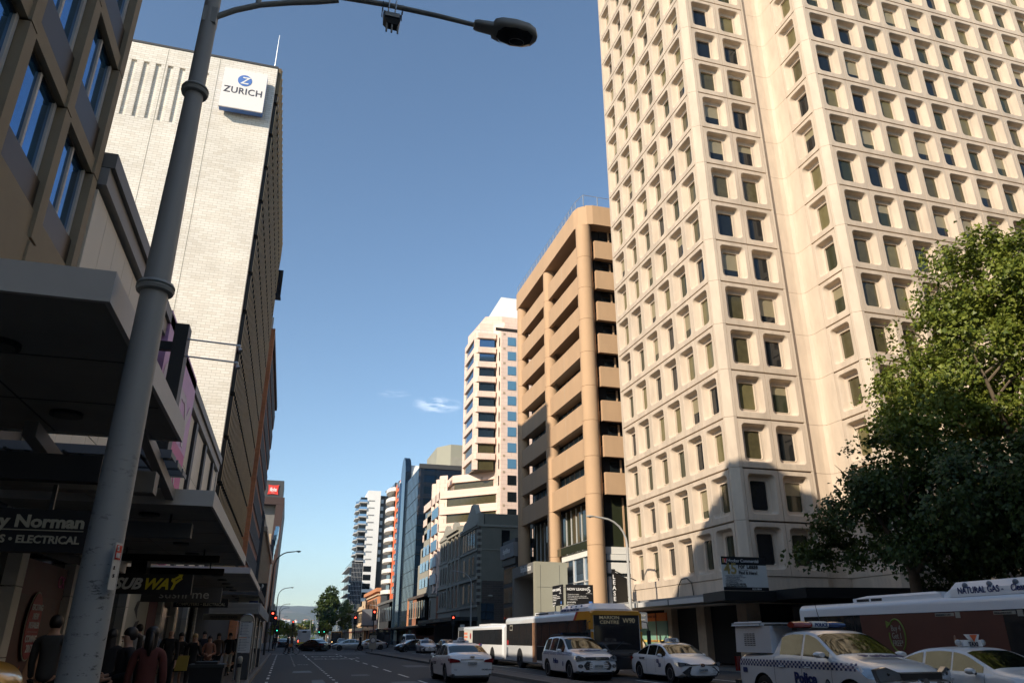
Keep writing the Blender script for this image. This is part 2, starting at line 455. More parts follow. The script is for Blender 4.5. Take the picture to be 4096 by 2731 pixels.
# ---------------------------------------------------------------- the ground, roads and pavements
b = MB(); b.face([(-6000, -3000, -.05), (6000, -3000, -.05), (6000, 8600, -.05), (-6000, 8600, -.05)], 'ground')
struct(b.build('ground'))
b = MB(); b.face([(-1.06, -60, 0), (24.9, -60, 0), (24.9, 900, 0), (-1.06, 900, 0)], 'asphalt')
b.face([(-200, 90.5, .0), (-1.06, 90.5, 0), (-1.06, 114, 0), (-200, 114, 0)], 'asphalt')
b.face([(24.9, 90.5, .0), (200, 90.5, 0), (200, 102, 0), (24.9, 102, 0)], 'asphalt')
struct(b.build('road'))
def pavement(name, poly, z=.13, m='paving'):
    b = MB(); b.prism(poly, -.04, z, m); return struct(b.build(name))
def kerb(pts, w=.15, z=.135):
    for k in range(len(pts) - 1):
        (xa, ya), (xb, yb) = pts[k], pts[k + 1]
        d = Vector((xb - xa, yb - ya, 0)).normalized(); n = Vector((-d.y, d.x, 0)) * w
        kb.prism([(xa, ya), (xb, yb), (xb + n.x, yb + n.y), (xa + n.x, ya + n.y)], -.03, z, 'kerb')
kb = MB()
pavement('left_pavement', [(-5.3, -60), (-1.21, -60), (-1.21, 88), (-2.4, 90.4), (-5.3, 90.4)])
kerb([(-1.06, -60), (-1.06, 88), (-2.3, 90.5)])
pavement('left_pavement', [(-5.3, 114), (-1.21, 114.2), (-1.21, 420), (-5.3, 420)])
kerb([(-1.06, 114), (-1.06, 420)])
pavement('right_pavement', [(23.05, -60), (70, -60), (70, 90.4), (21.6, 90.4), (21.6, 45), (23.05, 41)])
kerb([(21.45, 90.5), (21.45, 45), (22.9, 41), (22.9, -60)])
pavement('right_pavement', [(21.6, 102), (60, 102), (60, 420), (21.6, 420)])
kerb([(21.45, 420), (21.45, 102)])
pavement('median', [(9.7, 8), (10.75, 8), (10.75, 70), (10.9, 92), (10.2, 93.5), (9.3, 92), (9.7, 70)], .12)
kerb([(10.9, 8), (10.9, 70), (11.05, 92), (10.2, 93.7)]); kerb([(10.2, 93.7), (9.15, 92), (9.55, 70), (9.55, 8)])
pavement('median', [(8.9, 134), (10.9, 134), (10.9, 420), (8.9, 420)], .12)
kerb([(10.9, 134), (11.05, 420)]); kerb([(8.75, 420), (8.9, 134), (10.9, 134)])
struct(kb.build('kerb'))
pm = MB()
def strip(x0, x1, y0, y1, z=.004): pm.face([(x0, y0, z), (x1, y0, z), (x1, y1, z), (x0, y1, z)], 'paint')
for y in range(12, 86, 3): strip(-.52, -.41, y, y + (.9 if y % 2 else 1.5))
for y in range(10, 66, 2): strip(2.14, 2.26, y + .4, y + 1.0)
for y0 in (66, 74, 81): strip(2.12, 2.24, y0, y0 + 4)
for y in range(6, 88, 6): strip(5.5, 5.62, y, y + 3.2)
for y in range(52, 86, 3): strip(.8, .9, y, y + .5)
strip(-1.0, 9.3, 87.6, 88.1); strip(-1.0, 9.3, 92.2, 92.4); strip(-1.0, 9.3, 96.2, 96.4)
strip(11.2, 21.3, 95.2, 95.5)
for y in range(118, 400, 12): strip(2.14, 2.26, y, y + 4); strip(5.5, 5.62, y, y + 4)
for y in range(10, 90, 6): strip(17.7, 17.82, y, y + 3)
for y in range(10, 90, 6): strip(14.25, 14.37, y, y + 3)
pm.face([(13.6, 41.7, .004), (13.72, 41.7, .004), (12.9, 50, .004), (12.78, 50, .004)], 'paint')
strip(6.4, 6.5, 70, 73)
struct(pm.build('road_marking', fix=False))
b = MB()
fit_text(b, 'KEEP', 1.35, 'paint', (2.6, 72.6, .004), X1, Y1 * 1, depth=.002, bold=.02)
fit_text(b, 'CLEAR', 1.2, 'paint', (2.55, 67.6, .004), X1, Y1, depth=.002, bold=.02)
b.v = [(x, y0 if False else 67.6 + (y0 - 67.6) * 1.6, z) for x, y0, z in b.v]
fit_text(b, 'BUS', .4, 'paint', (1.05, 54.2, .004), X1, Y1, depth=.002, bold=.01)
struct(b.build('road_lettering', fix=False))
# tar patches and a couple of covers
b = MB()
for x, y, w, l in ((.6, 42, 1.0, 2.4), (3.2, 38, .9, 1.4), (4.2, 27, 1.2, 6), (7.3, 48, 1.5, 3.5), (1.2, 30, .6, 5)):
    b.face([(x, y, .002), (x + w, y + .2, .002), (x + w * .95, y + l, .002), (x + .1, y + l * .93, .002)], 'dark_grey')
struct(b.build('road_patch', fix=False))

# ---------------------------------------------------------------- far hills
import mathutils
def hz(x, y):
    n = mathutils.noise.fractal(Vector((x / 1500, y / 1500, .3)), 1.0, 2.0, 5)
    n2 = mathutils.noise.fractal(Vector((x / 350, y / 350, 7.3)), 1.0, 2.0, 4)
    t = min(max((y - 3300) / 4300, 0), 1); t = t * t * (3 - 2 * t)
    a = math.exp(-((x + 150) / 1900) ** 2) * .12
    return -20 + t * (228 * (1 + a) + 80 * n + 40 * n2)
b = MB(); nx, ny = 110, 60; i = 0
xs = [-3600 + 6800 * k / nx for k in range(nx + 1)]; ys = [2900 + 5600 * k / ny for k in range(ny + 1)]
for y in ys:
    for x in xs: b.v.append((x * (.55 + .45 * (y - 2900) / 5600), y, hz(x, y)))
for j in range(ny):
    for k in range(nx):
        a = j * (nx + 1) + k; b.f.append((a, a + 1, a + nx + 2, a + nx + 1))
        cx, cy = b.v[a][0], b.v[a][1]
        q = mathutils.noise.noise(Vector((cx / 420, cy / 600, 2)))
        b.m.append('hill_bare' if q > .28 else 'hill')
struct(b.build('hills', smooth=180, fix=False))
hb = MB(); hb.box(-9, 9, -7, 7, -4, 5, 'white_wall'); hb.prism([(-10, -8), (10, -8), (10, 8), (-10, 8)], 5, 5.6, 'terracotta'); hb.loft([[(-10, -8, 5.6), (10, -8, 5.6), (10, 8, 5.6), (-10, 8, 5.6)], [(-5, -1, 9), (5, -1, 9), (5, 1, 9), (-5, 1, 9)]], 'terracotta')
hm = hb.mesh('hillside_house')
rh = random.Random(3)
HL = ('low on the slope left of the far bus', 'in the scatter above the crossing', 'high on the slope under the bare patch', 'near the dark tree crown')
for k in range(60):
    y = rh.uniform(3700, 5600); t = rh.gauss(.012, .022)
    x = y * t * 1.0 + 20
    o = bpy.data.objects.new('hillside_house', hm); col.objects.link(o)
    tt = min(max((y - 2900) / 5600, 0), 1); xr = x / (.55 + .45 * tt)
    o.location = (x, y, hz(xr, y) + 3); o.rotation_euler = (0, 0, rh.uniform(0, 3)); s = rh.uniform(.7, 1.5); o.scale = (s, s, s)
    tag(o, 'tiny pale house among the many on the hazy far hillside', 'house', 'houses on the far hillside')
# ---------------------------------------------------------------- 1: the precast concrete tower on the right
TH = 3.15; TZ0 = 4.95; TROWS = 23
def rrect(cu, cz, hw, hh, r, n=4):
    p = []
    for (sx, sz, a0) in ((1, 1, 0), (-1, 1, 90), (-1, -1, 180), (1, -1, 270)):
        for k in range(n + 1):
            a = R(a0 + 90 * k / n); p.append((cu + sx * (hw - r) + r * math.cos(a), cz + sz * (hh - r) + r * math.sin(a)))
    return p
def panel_unit(w, h):
    """one precast panel in (u, depth, z); depth grows into the building"""
    v = []; f = []; mm = []
    g = .018; gz = .11
    rings = [(rrect(w / 2, h / 2 + .0, w / 2 - .26, h / 2 - .36, .26), 0.0),
             (rrect(w / 2, h / 2 + .0, w / 2 - .30, h / 2 - .40, .25), .05),
             (rrect(w / 2, h / 2 - .02, w / 2 - .46, h / 2 - .45, .26), .38),
             (rrect(w / 2, h / 2 - .03, w / 2 - .585, h / 2 - .63, .20), .43),
             (rrect(w / 2, h / 2 - .03, w / 2 - .60, h / 2 - .645, .19), .405),
             (rrect(w / 2, h / 2 - .03, w / 2 - .64, h / 2 - .685, .16), .405),
             (rrect(w / 2, h / 2 - .03, w / 2 - .655, h / 2 - .70, .15), .54)]
    outer = [(w - g, h - gz), (g, h - gz), (g, 0.0), (w - g, 0.0)]
    for q in (0., .62):
        for (u, z) in outer: v.append((u, q, z))
    for k in range(4):
        a = (k + 1) % 4; f.append((k, 4 + k, 4 + a, a)); mm.append('precast_edge')
    n = len(rings[0][0]); i0 = len(v)
    for pts, d in rings:
        for (u, z) in pts: v.append((u, d, z))
    # ring 0 to the outer rectangle: per corner fan + side quads
    for c in range(4):
        s = i0 + c * 5
        for k in range(4): f.append((c, s + k, s + k + 1)); mm.append('precast')
        nx = i0 + ((c + 1) % 4) * 5
        f.append((c, s + 4, nx, (c + 1) % 4)); mm.append('precast')
    for q in range(len(rings) - 1):
        for k in range(n):
            a = i0 + q * n + k; b_ = i0 + q * n + (k + 1) % n
            f.append((a, a + n, b_ + n, b_)); mm.append('precast' if q < 3 else 'precast_edge')
    win = [(u, rings[-1][1] - .012, z) for (u, z) in rings[-1][0]]
    return v, f, mm, win
root = thing('office_tower', 'tall cream precast concrete tower with rounded square windows behind the trees on the right', 'tower', (25, 39, 0))
wallb = MB(); cands = []
def put_face(o, d, nrm, nmod, mw, z0, rows, stretch_margins=True):
    """o: start corner (x,y), d: unit direction of u, nrm: outward normal"""
    V, F, MM, WN = panel_unit(mw, TH)
    for rrow in range(rows):
        for c in range(nmod):
            bx, by, bz = o[0] + d[0] * mw * c, o[1] + d[1] * mw * c, z0 + rrow * TH
            i = len(wallb.v)
            for (u, dd, z) in V: wallb.v.append((bx + d[0] * u - nrm[0] * dd, by + d[1] * u - nrm[1] * dd, bz + z))
            for ff, m_ in zip(F, MM): wallb.f.append(tuple(i + k for k in ff)); wallb.m.append(m_)
            w = [(bx + d[0] * u - nrm[0] * dd, by + d[1] * u - nrm[1] * dd, bz + z) for (u, dd, z) in WN]
            ctr = Vector(w[0]).lerp(Vector(w[10]), .5)
            if in_view(*ctr, 1.04):
                dist = ctr.length; vis = abs(Vector((nrm[0], nrm[1], 0)).dot(ctr.normalized()))
                cands.append((vis / dist ** 2, w))
put_face((25.0, 39.15), (0, 1), (-1, 0), 6, 2.45, TZ0, TROWS)
put_face((25.68, 38.62), (1, 0), (0, -1), 2, 2.44, TZ0, TROWS)
put_face((32.42, 35.05), (0, 1), (-1, 0), 1, 2.36, TZ0, TROWS)
put_face((33.02, 34.48), (1, 0), (0, -1), 13, 2.42, TZ0, TROWS)
for k in range(TROWS):
    z0 = TZ0 + k * TH; z1 = z0 + TH - .02
    def colseg(poly): wallb.prism(poly, z0, z1, 'precast_edge')
    colseg([(25.02, 39.14), (25.02, 38.96), (25.46, 38.62), (25.67, 38.62), (25.67, 39.3), (25.5, 39.5), (25.3, 39.5), (25.3, 39.14)])
    colseg([(25.0, 53.86), (25.3, 53.86), (25.9, 54.4), (25.6, 54.4), (25.0, 53.98)])
    colseg([(30.57, 38.62), (30.72, 38.62), (30.72, 39.3), (30.57, 39.3)])
    colseg([(31.05, 39.5), (31.05, 38.98), (31.9, 38.98), (32.2, 38.92), (32.38, 38.75), (32.42, 38.5), (32.42, 37.42), (32.9, 37.42), (32.9, 39.5)])
    colseg([(32.42, 35.04), (32.42, 34.86), (32.82, 34.48), (33.01, 34.48), (33.01, 35.04)])
ctop = TZ0 + TROWS * TH
wallb.prism([(25.68, 39.9), (25.8, 39.3), (30.7, 39.3), (30.75, 39.6), (33.12, 39.6), (33.12, 35.16), (64.4, 35.16), (64.4, 54.3), (25.68, 54.3)], 0.2, ctop, 'dark_int')
wallb.box(30.725, 31.045, 38.95, 39.2, TZ0, ctop, 'precast_dirt_shade')  # back of the slot: its shadow line put into a browner concrete
wallb.build('wall', root)
rfb = MB(); rfb.prism([(25, 39.3), (26, 38.6), (32.4, 38.9), (32.4, 34.9), (33, 34.5), (64.5, 34.5), (64.5, 54.4), (25, 54.4)], ctop + .02, ctop + 1.4, 'precast'); rfb.box(36, 56, 42, 53, ctop + 1.4, ctop + 6, 'precast')
rfb.build('roof', root)
gl = ['glass_dark', 'glass_olive', 'glass_green', 'glass_olive2', 'glass_dark', 'glass_olive', 'glass_olive2', 'glass_dark', 'glass_green']
cands.sort(key=lambda t: -t[0])
rw = random.Random(11)
rest = MB()
for k, (a, w) in enumerate(cands):
    g = rw.choice(gl); b = MB() if k < 99 else rest
    b.face(w, g)
    if rw.random() < .42 and g in ('glass_dark', 'glass_green'):       # a blind pulled part way
        W = [Vector(p) for p in w]; zt = max(p.z for p in W); zb = min(p.z for p in W); fr = rw.uniform(.3, .75)
        nrm = (W[1] - W[0]).cross(W[2] - W[0]).normalized()
        ctr = sum(W, Vector()) / len(W)
        if nrm.dot(-ctr) < 0: nrm = -nrm
        q = [p for p in W]; cut = zt - (zt - zb) * fr
        for p in q: p.z = max(p.z, cut)
        b.face([ctr + (p - ctr) * 1 + nrm * .006 - Vector((0, 0, .0)) for p in q], 'blind')
    if k < 99: b.build('window', root, fix=False)
r_ = rest.build('window', root, fix=False); r_['kind'] = 'stuff'
# base: frieze under the first ledge, recessed ground floor, columns
b = MB()
b.prism([(25.05, 39.2), (25.6, 38.68), (30.6, 38.68), (31.2, 38.98), (32.45, 38.9), (32.45, 35.0), (33.0, 34.5), (64.4, 34.5), (64.4, 36), (34, 36), (34, 41), (26.5, 41), (26.5, 54.3), (25.05, 54.3)], 3.45, TZ0 - .03, 'precast')
b.build('frieze', root)
for (x, y) in ((25.2, 39.3), (25.2, 44.0), (25.2, 48.4)): b = MB(); b.prism([(x, y - .1), (x + .9, y - .1), (x + .9, y + .9), (x, y + .9)], .13, 3.44, 'precast_dirt_shade'); b.build('column', root)
for x in (30.0, 37.9, 45.1, 52.4): b = MB(); b.prism([(x, 34.7 if x > 33 else 38.8), (x + 1.1, 34.7 if x > 33 else 38.8), (x + 1.1, 36 if x > 33 else 40), (x, 36 if x > 33 else 40)], .13, 3.44, 'precast_dirt_shade'); b.build('column', root)
b = MB(); b.box(26.4, 26.6, 40, 48.5, .13, 3.3, 'glass_shop')
b.box(27, 60, 37.4, 37.6, .13, 3.3, 'glass_shop')
for y in (41.2, 42.8, 46, 47.3): b.box(26.33, 26.42, y, y + .07, .13, 3.3, 'dark_metal')
for x in range(28, 60, 2): b.box(x, x + .08, 37.32, 37.4, .13, 3.3, 'dark_metal')
b.build('shopfront', root)
b = MB(); b.box(26.30, 26.36, 44.9, 46.1, 1.9, 2.9, 'jewel_green'); fit_text(b, 'ENGLISH', .22, 'white', (26.28, 46.0, 2.2), -Y1, Z1); b.build('shop_sign', root)
b = MB(); b.sphere((27.5, 41.5, 2.6), .05, 'lit_warm', 8, 6); b.build('lamp', root)
# gold dealer shopfront
b = MB(); b.box(25.0, 26.0, 48.9, 57.6, .13, .55, 'precast'); b.box(25.12, 25.9, 48.9, 57.6, .55, 1.35, 'jewel_green')
b.box(25.10, 25.9, 48.9, 57.6, 1.35, 1.5, 'jewel_yellow'); b.box(25.12, 25.9, 48.9, 57.6, 1.5, 2.72, 'jewel_green'); b.box(25.10, 25.9, 48.9, 57.6, 2.72, 3.25, 'jewel_orange')
for y in (50.4, 53.0, 55.2): b.box(25.06, 25.1, y, y + .07, 1.5, 3.25, 'rust_panel')
b.box(25.04, 25.1, 54.2, 55.2, .13, 1.25, 'rust_panel'); b.box(25.03, 25.05, 54.3, 55.1, .2, 1.18, 'brown_clad')
b.build('jeweller_front', root)
text('GOLD JEWELLERY', .17, 'rust_panel', (25.08, 51.6, 1.37), -Y1, Z1, root); text('GOLD JEWELLERY', .17, 'rust_panel', (25.08, 56.6, 1.37), -Y1, Z1, root)
text('BUYING  GOLD', .2, 'rust_panel', (25.08, 51.7, 2.95), -Y1, Z1, root); text('BULLMARKET', .3, 'rust_panel', (25.08, 57.5, 2.95), -Y1, Z1, root)
b = MB(); b.prism([(23.9, 51.4), (24.2, 51.4), (24.2, 53.6), (23.9, 53.6)], .13, .4, 'precast'); b.ext([(24.0, 51.2, .13), (24.0, 51.2, 1.2), (24.0, 52.6, 2.15), (24.0, 53.4, 2.15), (24.0, 53.4, .13)], (.5, 0, 0), 'precast_edge')
o = b.build('stair_wall'); tag(o, 'sloping cream concrete wing wall at the foot of the tower beside the slim lamp post', 'wall')
# awning round the tower
b = MB()
b.prism([(22.5, 39.0), (25.0, 38.2), (25.0, 54.5), (22.5, 52.6)], 3.56, 3.66, 'awning_metal')
b.box(22.42, 22.52, 39.0, 52.6, 3.5, 3.78, 'awning_light')
b.box(22.9, 23.0, 38.8, 53.4, 3.67, 3.95, 'awning_metal')
b.prism([(21.9, 35.9), (25.0, 35.9), (25.0, 38.98), (22.4, 38.98)], 3.45, 3.93, 'black')
b.prism([(25.02, 33.4), (34, 31.8), (62, 31.8), (62, 34.4), (33, 34.4), (32.3, 38.8), (25.02, 38.55)], 3.5, 4.0, 'black')
for y in (43.2, 47.6): b.box(22.39, 22.43, y, y + .06, 3.48, 3.8, 'dark_metal')
b.build('awning', root)
# sale board on the awning
sb = thing('lease_board', 'white For Lease board with big gold 45 on the dark awning at the tower corner', 'sign', (23.3, 36.0, 3.95))
def board_frame(o, right, up, w, h, mb, m, t=.06):
    o = Vector(o); r = Vector(right).normalized(); u = Vector(up).normalized(); n = r.cross(u)
    mb.ext([o, o + r * w, o + r * w + u * h, o + u * h], -n * t, m)
rt = Vector((1, .0, .0)); up_ = Z1; o0 = Vector((21.95, 36.0, 3.95)); BW, BH = 2.72, 1.72
b = MB(); board_frame(o0, rt, up_, BW, BH, b, 'offwhite'); b.build('panel', sb)
b = MB(); nrm = rt.cross(up_) * .004
for (z0, z1, m_, x0, x1) in ((BH - .42, BH, 'sign_black', 0, BW), (0, .17, 'sign_black', 0, BW)):
    p = o0 + nrm; b.face([p + rt * x0 + up_ * z0, p + rt * x1 + up_ * z0, p + rt * x1 + up_ * z1, p + rt * x0 + up_ * z1], m_)
p = o0 + nrm * 2; b.face([p + rt * .07 + up_ * (BH - .33), p + rt * .16 + up_ * (BH - .33), p + rt * .16 + up_ * (BH - .1), p + rt * .07 + up_ * (BH - .1)], 'gold')
b.face([p + rt * .16 + up_ * (BH - .33), p + rt * .33 + up_ * (BH - .33), p + rt * .33 + up_ * (BH - .1), p + rt * .16 + up_ * (BH - .1)], 'red_sign')
b.build('band', sb, fix=False)
def bt(s, size, m_, x, z, **k): fit_text(tb, s, size, m_, o0 + nrm * 3 + rt * x + up_ * z, rt, up_, **k)
tb = MB()
bt('LJ', .24, 'white', .17, BH - .3); bt('Hooker Commercial', .24, 'white', .38, BH - .29, sx=.93)
bt('45', .78, 'gold', .12, .84, bold=.015); bt('For Lease', .35, 'sign_black', .97, 1.12, bold=.008, sx=.88); bt('Grenfell Street, Adelaide', .06, 'decal_grey', .98, 1.03)
bt('Find It Here!', .22, 'sign_black', .98, .83, bold=.006)
for k, s in enumerate(('Areas from 97m² to 3,300m²', 'Contiguous whole floors of 658m²', 'First class EOT facilities', 'Amazing incentives on offer', '3.5 NABERS Rating')): bt('■ ' + s if False else '* ' + s, .085, 'decal_grey', .14, .72 - k * .082)
bt('Con Kavooris 0411 683 338', .115, 'sign_black', .14, .29, bold=.002, sx=.9); bt('David Buenfeld 0416 045 675', .115, 'sign_black', .14, .19, bold=.002, sx=.9)
bt('8232 8844', .13, 'white', 1.7, .04)
tb.build('lettering', sb, fix=False)
# LEASE blade sign on the awning
lb = thing('blade_sign', 'narrow black vertical blade sign reading LEASE on the tower awning by the slim lamp post', 'sign', (22.7, 52.2, 3.8))
b = MB(); b.box(22.6, 22.85, 52.0, 52.12, 3.9, 6.3, 'sign_black'); b.build('panel', lb)
b = MB(); b.tube([(22.8, 52.1, 6.2), (24.9, 52.9, 5.6)], .04, 'dark_metal'); b.tube([(22.8, 52.1, 5.0), (24.9, 52.9, 4.0)], .04, 'dark_metal')
b.face([(22.86, 52.1, 6.1), (24.0, 52.5, 5.7), (24.0, 52.5, 3.9), (22.86, 52.1, 3.9)], 'black'); b.build('frame', lb, fix=False)
b = MB()
for k, ch in enumerate('LEASE'): fit_text(b, ch, .42, 'white', (22.725, 51.995, 5.62 - k * .38), X1, Z1, align='CENTER', bold=.008)
b.build('lettering', lb, fix=False)
b = MB(); b.tube([(25.0, 44.6, 3.7), (24.9, 44.6, 4.9), (24.7, 44.8, 5.2), (24.5, 45.2, 5.15), (24.45, 45.6, 4.7), (24.45, 45.8, 3.95)], .035, 'dark_metal')
o = b.build('floodlight_arm'); tag(o, 'thin dark hooked light arm on the tower wall above the awning', 'light')

# ---------------------------------------------------------------- 2: the tan building with round columns
root = thing('tan_office_block', 'tan rendered office block with round columns and deep ribbon windows left of the cream tower', 'office block', (25, 73, 0))
b = MB()
bots = [37.7, 34.25, 30.8, 27.35, 23.9, 20.5, 17.1, 13.65]; BHt = 2.0
XF = 25.35     # belt face
b.prism([(25.0, 84.6), (25.0, 63.2), (25.2, 62.4), (25.9, 61.7), (26.5, 61.5), (45, 61.5), (45, 84.6)], 41.5, 43.75, 'tan')
for z in bots:
    b.prism([(XF, 83.6), (XF, 62.9), (XF + .35, 62.9), (XF + .35, 83.6)], z, z + BHt, 'tan')
    b.box(XF - .004, XF, 68.2, 68.24, z, z + BHt, 'precast_dirt_shade'); b.box(XF - .004, XF, 79.0, 79.04, z, z + BHt, 'precast_dirt_shade')
    b.prism([(26.66, 61.75), (45, 61.75), (45, 62.1), (26.66, 62.1)], z, z + BHt, 'tan')
    b.box(XF + .35, 28, 63.4, 84, z + .3, z + 1.2, 'tan')        # slab behind
    b.box(26.8, 45, 62.1, 64, z + .3, z + 1.2, 'tan')
b.box(XF + .35, 44.9, 62.2, 84, 41.6, 42.5, 'tan')
b.box(26.9, 45, 62.9, 84.4, 8.9, 43.0, 'dark_int')
b.build('wall', root)
cb = MB()
zs = [3.9, 9.2] + [z - .0 for z in sorted(bots)] + [41.48]
for (cx, cy, r) in ((25.75, 62.45, .80), (25.75, 73.5, .72), (25.75, 84.2, .72)):
    cb2 = MB()
    for k in range(len(zs) - 1): cb2.cyl((cx, cy), r, zs[k], zs[k + 1] - .03, 'tan', 28)
    cb2.build('column', root, smooth=40)
for z, zt in zip(bots, [41.5] + bots[:-1]):
    b = MB(); b.box(26.75, 26.84, 63.2, 83.5, z + BHt - .6, zt - .02, 'glass_navy' if z > 26 else 'tint_sky_blue'); b.build('window', root)  # lower floors: reflected sky painted as blue panes
    b = MB(); b.box(27.6, 45, 62.78, 62.84, z + BHt - .6, zt, 'glass_dark'); b.build('window', root)
b = MB()
b.box(26.75, 26.84, 63.2, 83.5, 9.2, 13.6, 'glass_green'); b.box(27.6, 45, 62.78, 62.84, 9.2, 13.6, 'glass_green')
b.build('window', root)
for z, zt in zip(bots + [9.2 - BHt], [41.5] + bots[:-1] + [13.6]):
    b = MB(); b.box(26.66, 26.75, 63.3, 83.4, z + BHt - .5, z + BHt - .3, 'bronze_dark')
    for k in range(14): b.box(26.66, 26.75, 63.9 + k * 1.42, 64.0 + k * 1.42, z + BHt - .3, zt - .02, 'tan' if z > 30 else 'pale_grey')
    b.build('mullion', root); b = MB(); b.box(27.7, 44, 62.68, 62.78, z + BHt - .5, z + BHt - .3, 'bronze_dark')
    for k in range(9): b.box(28.6 + k * 1.6, 28.75 + k * 1.6, 62.68, 62.78, z + BHt - .3, zt - .02, 'tan')
    b.build('mullion', root)
b = MB()
for k in range(22): b.tube([(25.15, 62.9 + k * 1.03, 43.75), (25.15, 62.9 + k * 1.03, 44.75)], .035, 'rail', 5)
for z in (44.25, 44.75): b.tube([(25.15, 62.9, z), (25.15, 84.5, z)], .028, 'rail', 5)
for k in range(6): b.tube([(25.6 + k * 1.6, 61.75, 43.75), (25.6 + k * 1.6, 61.75, 45.0)], .05, 'rail', 5)
b.tube([(25.6, 61.75, 45.0), (35, 61.75, 45.0)], .03, 'rail', 5); b.tube([(25.15, 62.9, 44.75), (25.6, 61.75, 45.0)], .03, 'rail', 5)
b.build('railing', root)
b = MB(); b.prism([(27.5, 63.5), (45, 63.5), (45, 80), (27.5, 80)], 43.75, 44.2, 'tan'); b.ext([(27.5, 64, 44.2), (34, 64, 46.6), (45, 64, 46.6), (45, 64, 44.2)], (0, 14, 0), 'tan'); b.build('roof', root)
# podium: white glazed box, grey portal
b = MB(); b.box(25.3, 44.9, 62.0, 72.0, 3.9, 4.3, 'pale_grey'); b.box(25.3, 44.9, 62.7, 84.3, 0.13, 3.9, 'dark_int')
b.box(25.9, 44.9, 62.55, 71.9, 8.55, 9.15, 'white_panel'); b.box(26.1, 44.9, 62.65, 71.9, 4.3, 8.55, 'glass_sky')
for y in (63.4, 66.1, 68.8, 71.7): b.box(25.96, 26.1, y, y + .14, 4.3, 8.55, 'pale_grey')
for z in (4.3, 6.4): b.box(25.96, 26.1, 62.6, 71.9, z, z + .12, 'pale_grey')
for z0, z1, m_ in ((8.0, 8.5, 'white_panel'), (6.9, 7.8, 'white_panel'), (4.4, 6.6, 'white_panel')): b.box(26.8, 44.9, 62.45, 62.6, z0, z1, m_)
b.box(26.7, 44.9, 62.35, 62.5, 3.3, 4.25, 'brown_clad')
b.build('podium', root)
b = MB(); b.tube([(25.75, 63.4, 9.9), (25.75, 72.5, 9.9)], .03, 'steel', 6); b.face([(25.7, 63.4, 9.15), (25.7, 72.6, 9.15), (25.7, 72.6, 9.85), (25.7, 63.4, 9.85)], 'glass_green'); b.build('balustrade', root, fix=False)
for (tx, ty) in ((26.3, 70.3), (26.3, 68.7)):
    t = thing('terrace_chair' if ty < 69 else 'terrace_table', 'white %s on the terrace behind the glass rail of the tan building' % ('slatted chair' if ty < 69 else 'table'), 'chair' if ty < 69 else 'table', (tx, ty, 9.2))
    b = MB()
    if ty < 69: b.box(tx - .25, tx + .25, ty - .25, ty + .25, 9.62, 9.67, 'white'); b.box(tx + .2, tx + .25, ty - .25, ty + .25, 9.67, 10.15, 'white')
    else: b.box(tx - .5, tx + .5, ty - .6, ty + .6, 9.9, 9.95, 'white')
    b.build('seat' if ty < 69 else 'tabletop', t)
    for sx in (-1, 1):
        for sy in (-1, 1): MB().tube([(tx + sx * .22, ty + sy * .22, 9.16), (tx + sx * .22, ty + sy * .22, 9.64 if ty < 69 else 9.9)], .02, 'white', 5).build('leg', t)
# grey portal canopy with the company name
pr = thing('entrance_portal', 'grey panelled entrance portal with white company lettering beside the tan building', 'portal', (22, 72, 0))
b = MB()
b.ext([(22.0, 68.5, .13), (22.0, 68.5, 8.3), (25.2, 68.5, 8.25), (25.2, 68.5, .13)], (0, .6, 0), 'beige_panel')
b.ext([(22.0, 69.1, 7.35), (22.0, 69.1, 8.3), (22.0, 76.2, 8.25), (22.0, 76.2, 7.2)], (3.2, 0, 0), 'grey_clad')
b.box(22.0, 25.2, 75.6, 76.2, .13, 7.2, 'grey_clad'); b.box(24.2, 25.2, 69.1, 75.6, .13, 7.35, 'pale_grey')
b.build('frame', pr)
b = MB()
for (p, q) in (((22.5, 68.49, .2), (22.52, 68.49, 8.2)), ((24.4, 68.49, .2), (24.42, 68.49, 8.1))): b.box(p[0], q[0], 68.485, 68.5, .2, 8.0, 'dark_grey')
b.box(22.2, 25.1, 68.485, 68.5, 6.0, 6.02, 'dark_grey'); b.box(22.2, 25.1, 68.485, 68.5, 3.8, 3.82, 'dark_grey'); b.build('joint', pr)
b = MB(); fit_text(b, 'bhpbilliton', .85, 'white', (21.99, 73.2, 7.6), -Y1, Z1, bold=.012, sx=.95); b.build('lettering', pr, fix=False)
pr = thing('fascia_sign_block', 'dark block with grey company name fascia between the old stone house and tan building', 'building', (25, 87, 0))
b = MB(); b.box(25.0, 38, 84.8, 90.4, .13, 9.6, 'dark_grey'); b.build('wall', pr)
b = MB(); b.box(24.6, 25.6, 84.7, 90.6, 10.4, 12.0, 'mid_grey'); b.box(24.8, 36, 84.7, 90.5, 9.6, 10.4, 'black'); b.box(24.9, 36, 85, 90.4, 12.0, 12.5, 'dark_grey'); b.build('fascia', pr)
for z in (1, 3.2, 5.4, 7.6):
    b = MB(); b.box(24.94, 25.0, 85.2, 90.1, z, z + 1.7, 'glass_olive2'); b.build('window', pr)
b = MB(); fit_text(b, 'bhpbilliton', .85, 'white', (24.59, 89.3, 10.95), -Y1, Z1, bold=.012, sx=.85); b.build('lettering', pr, fix=False)
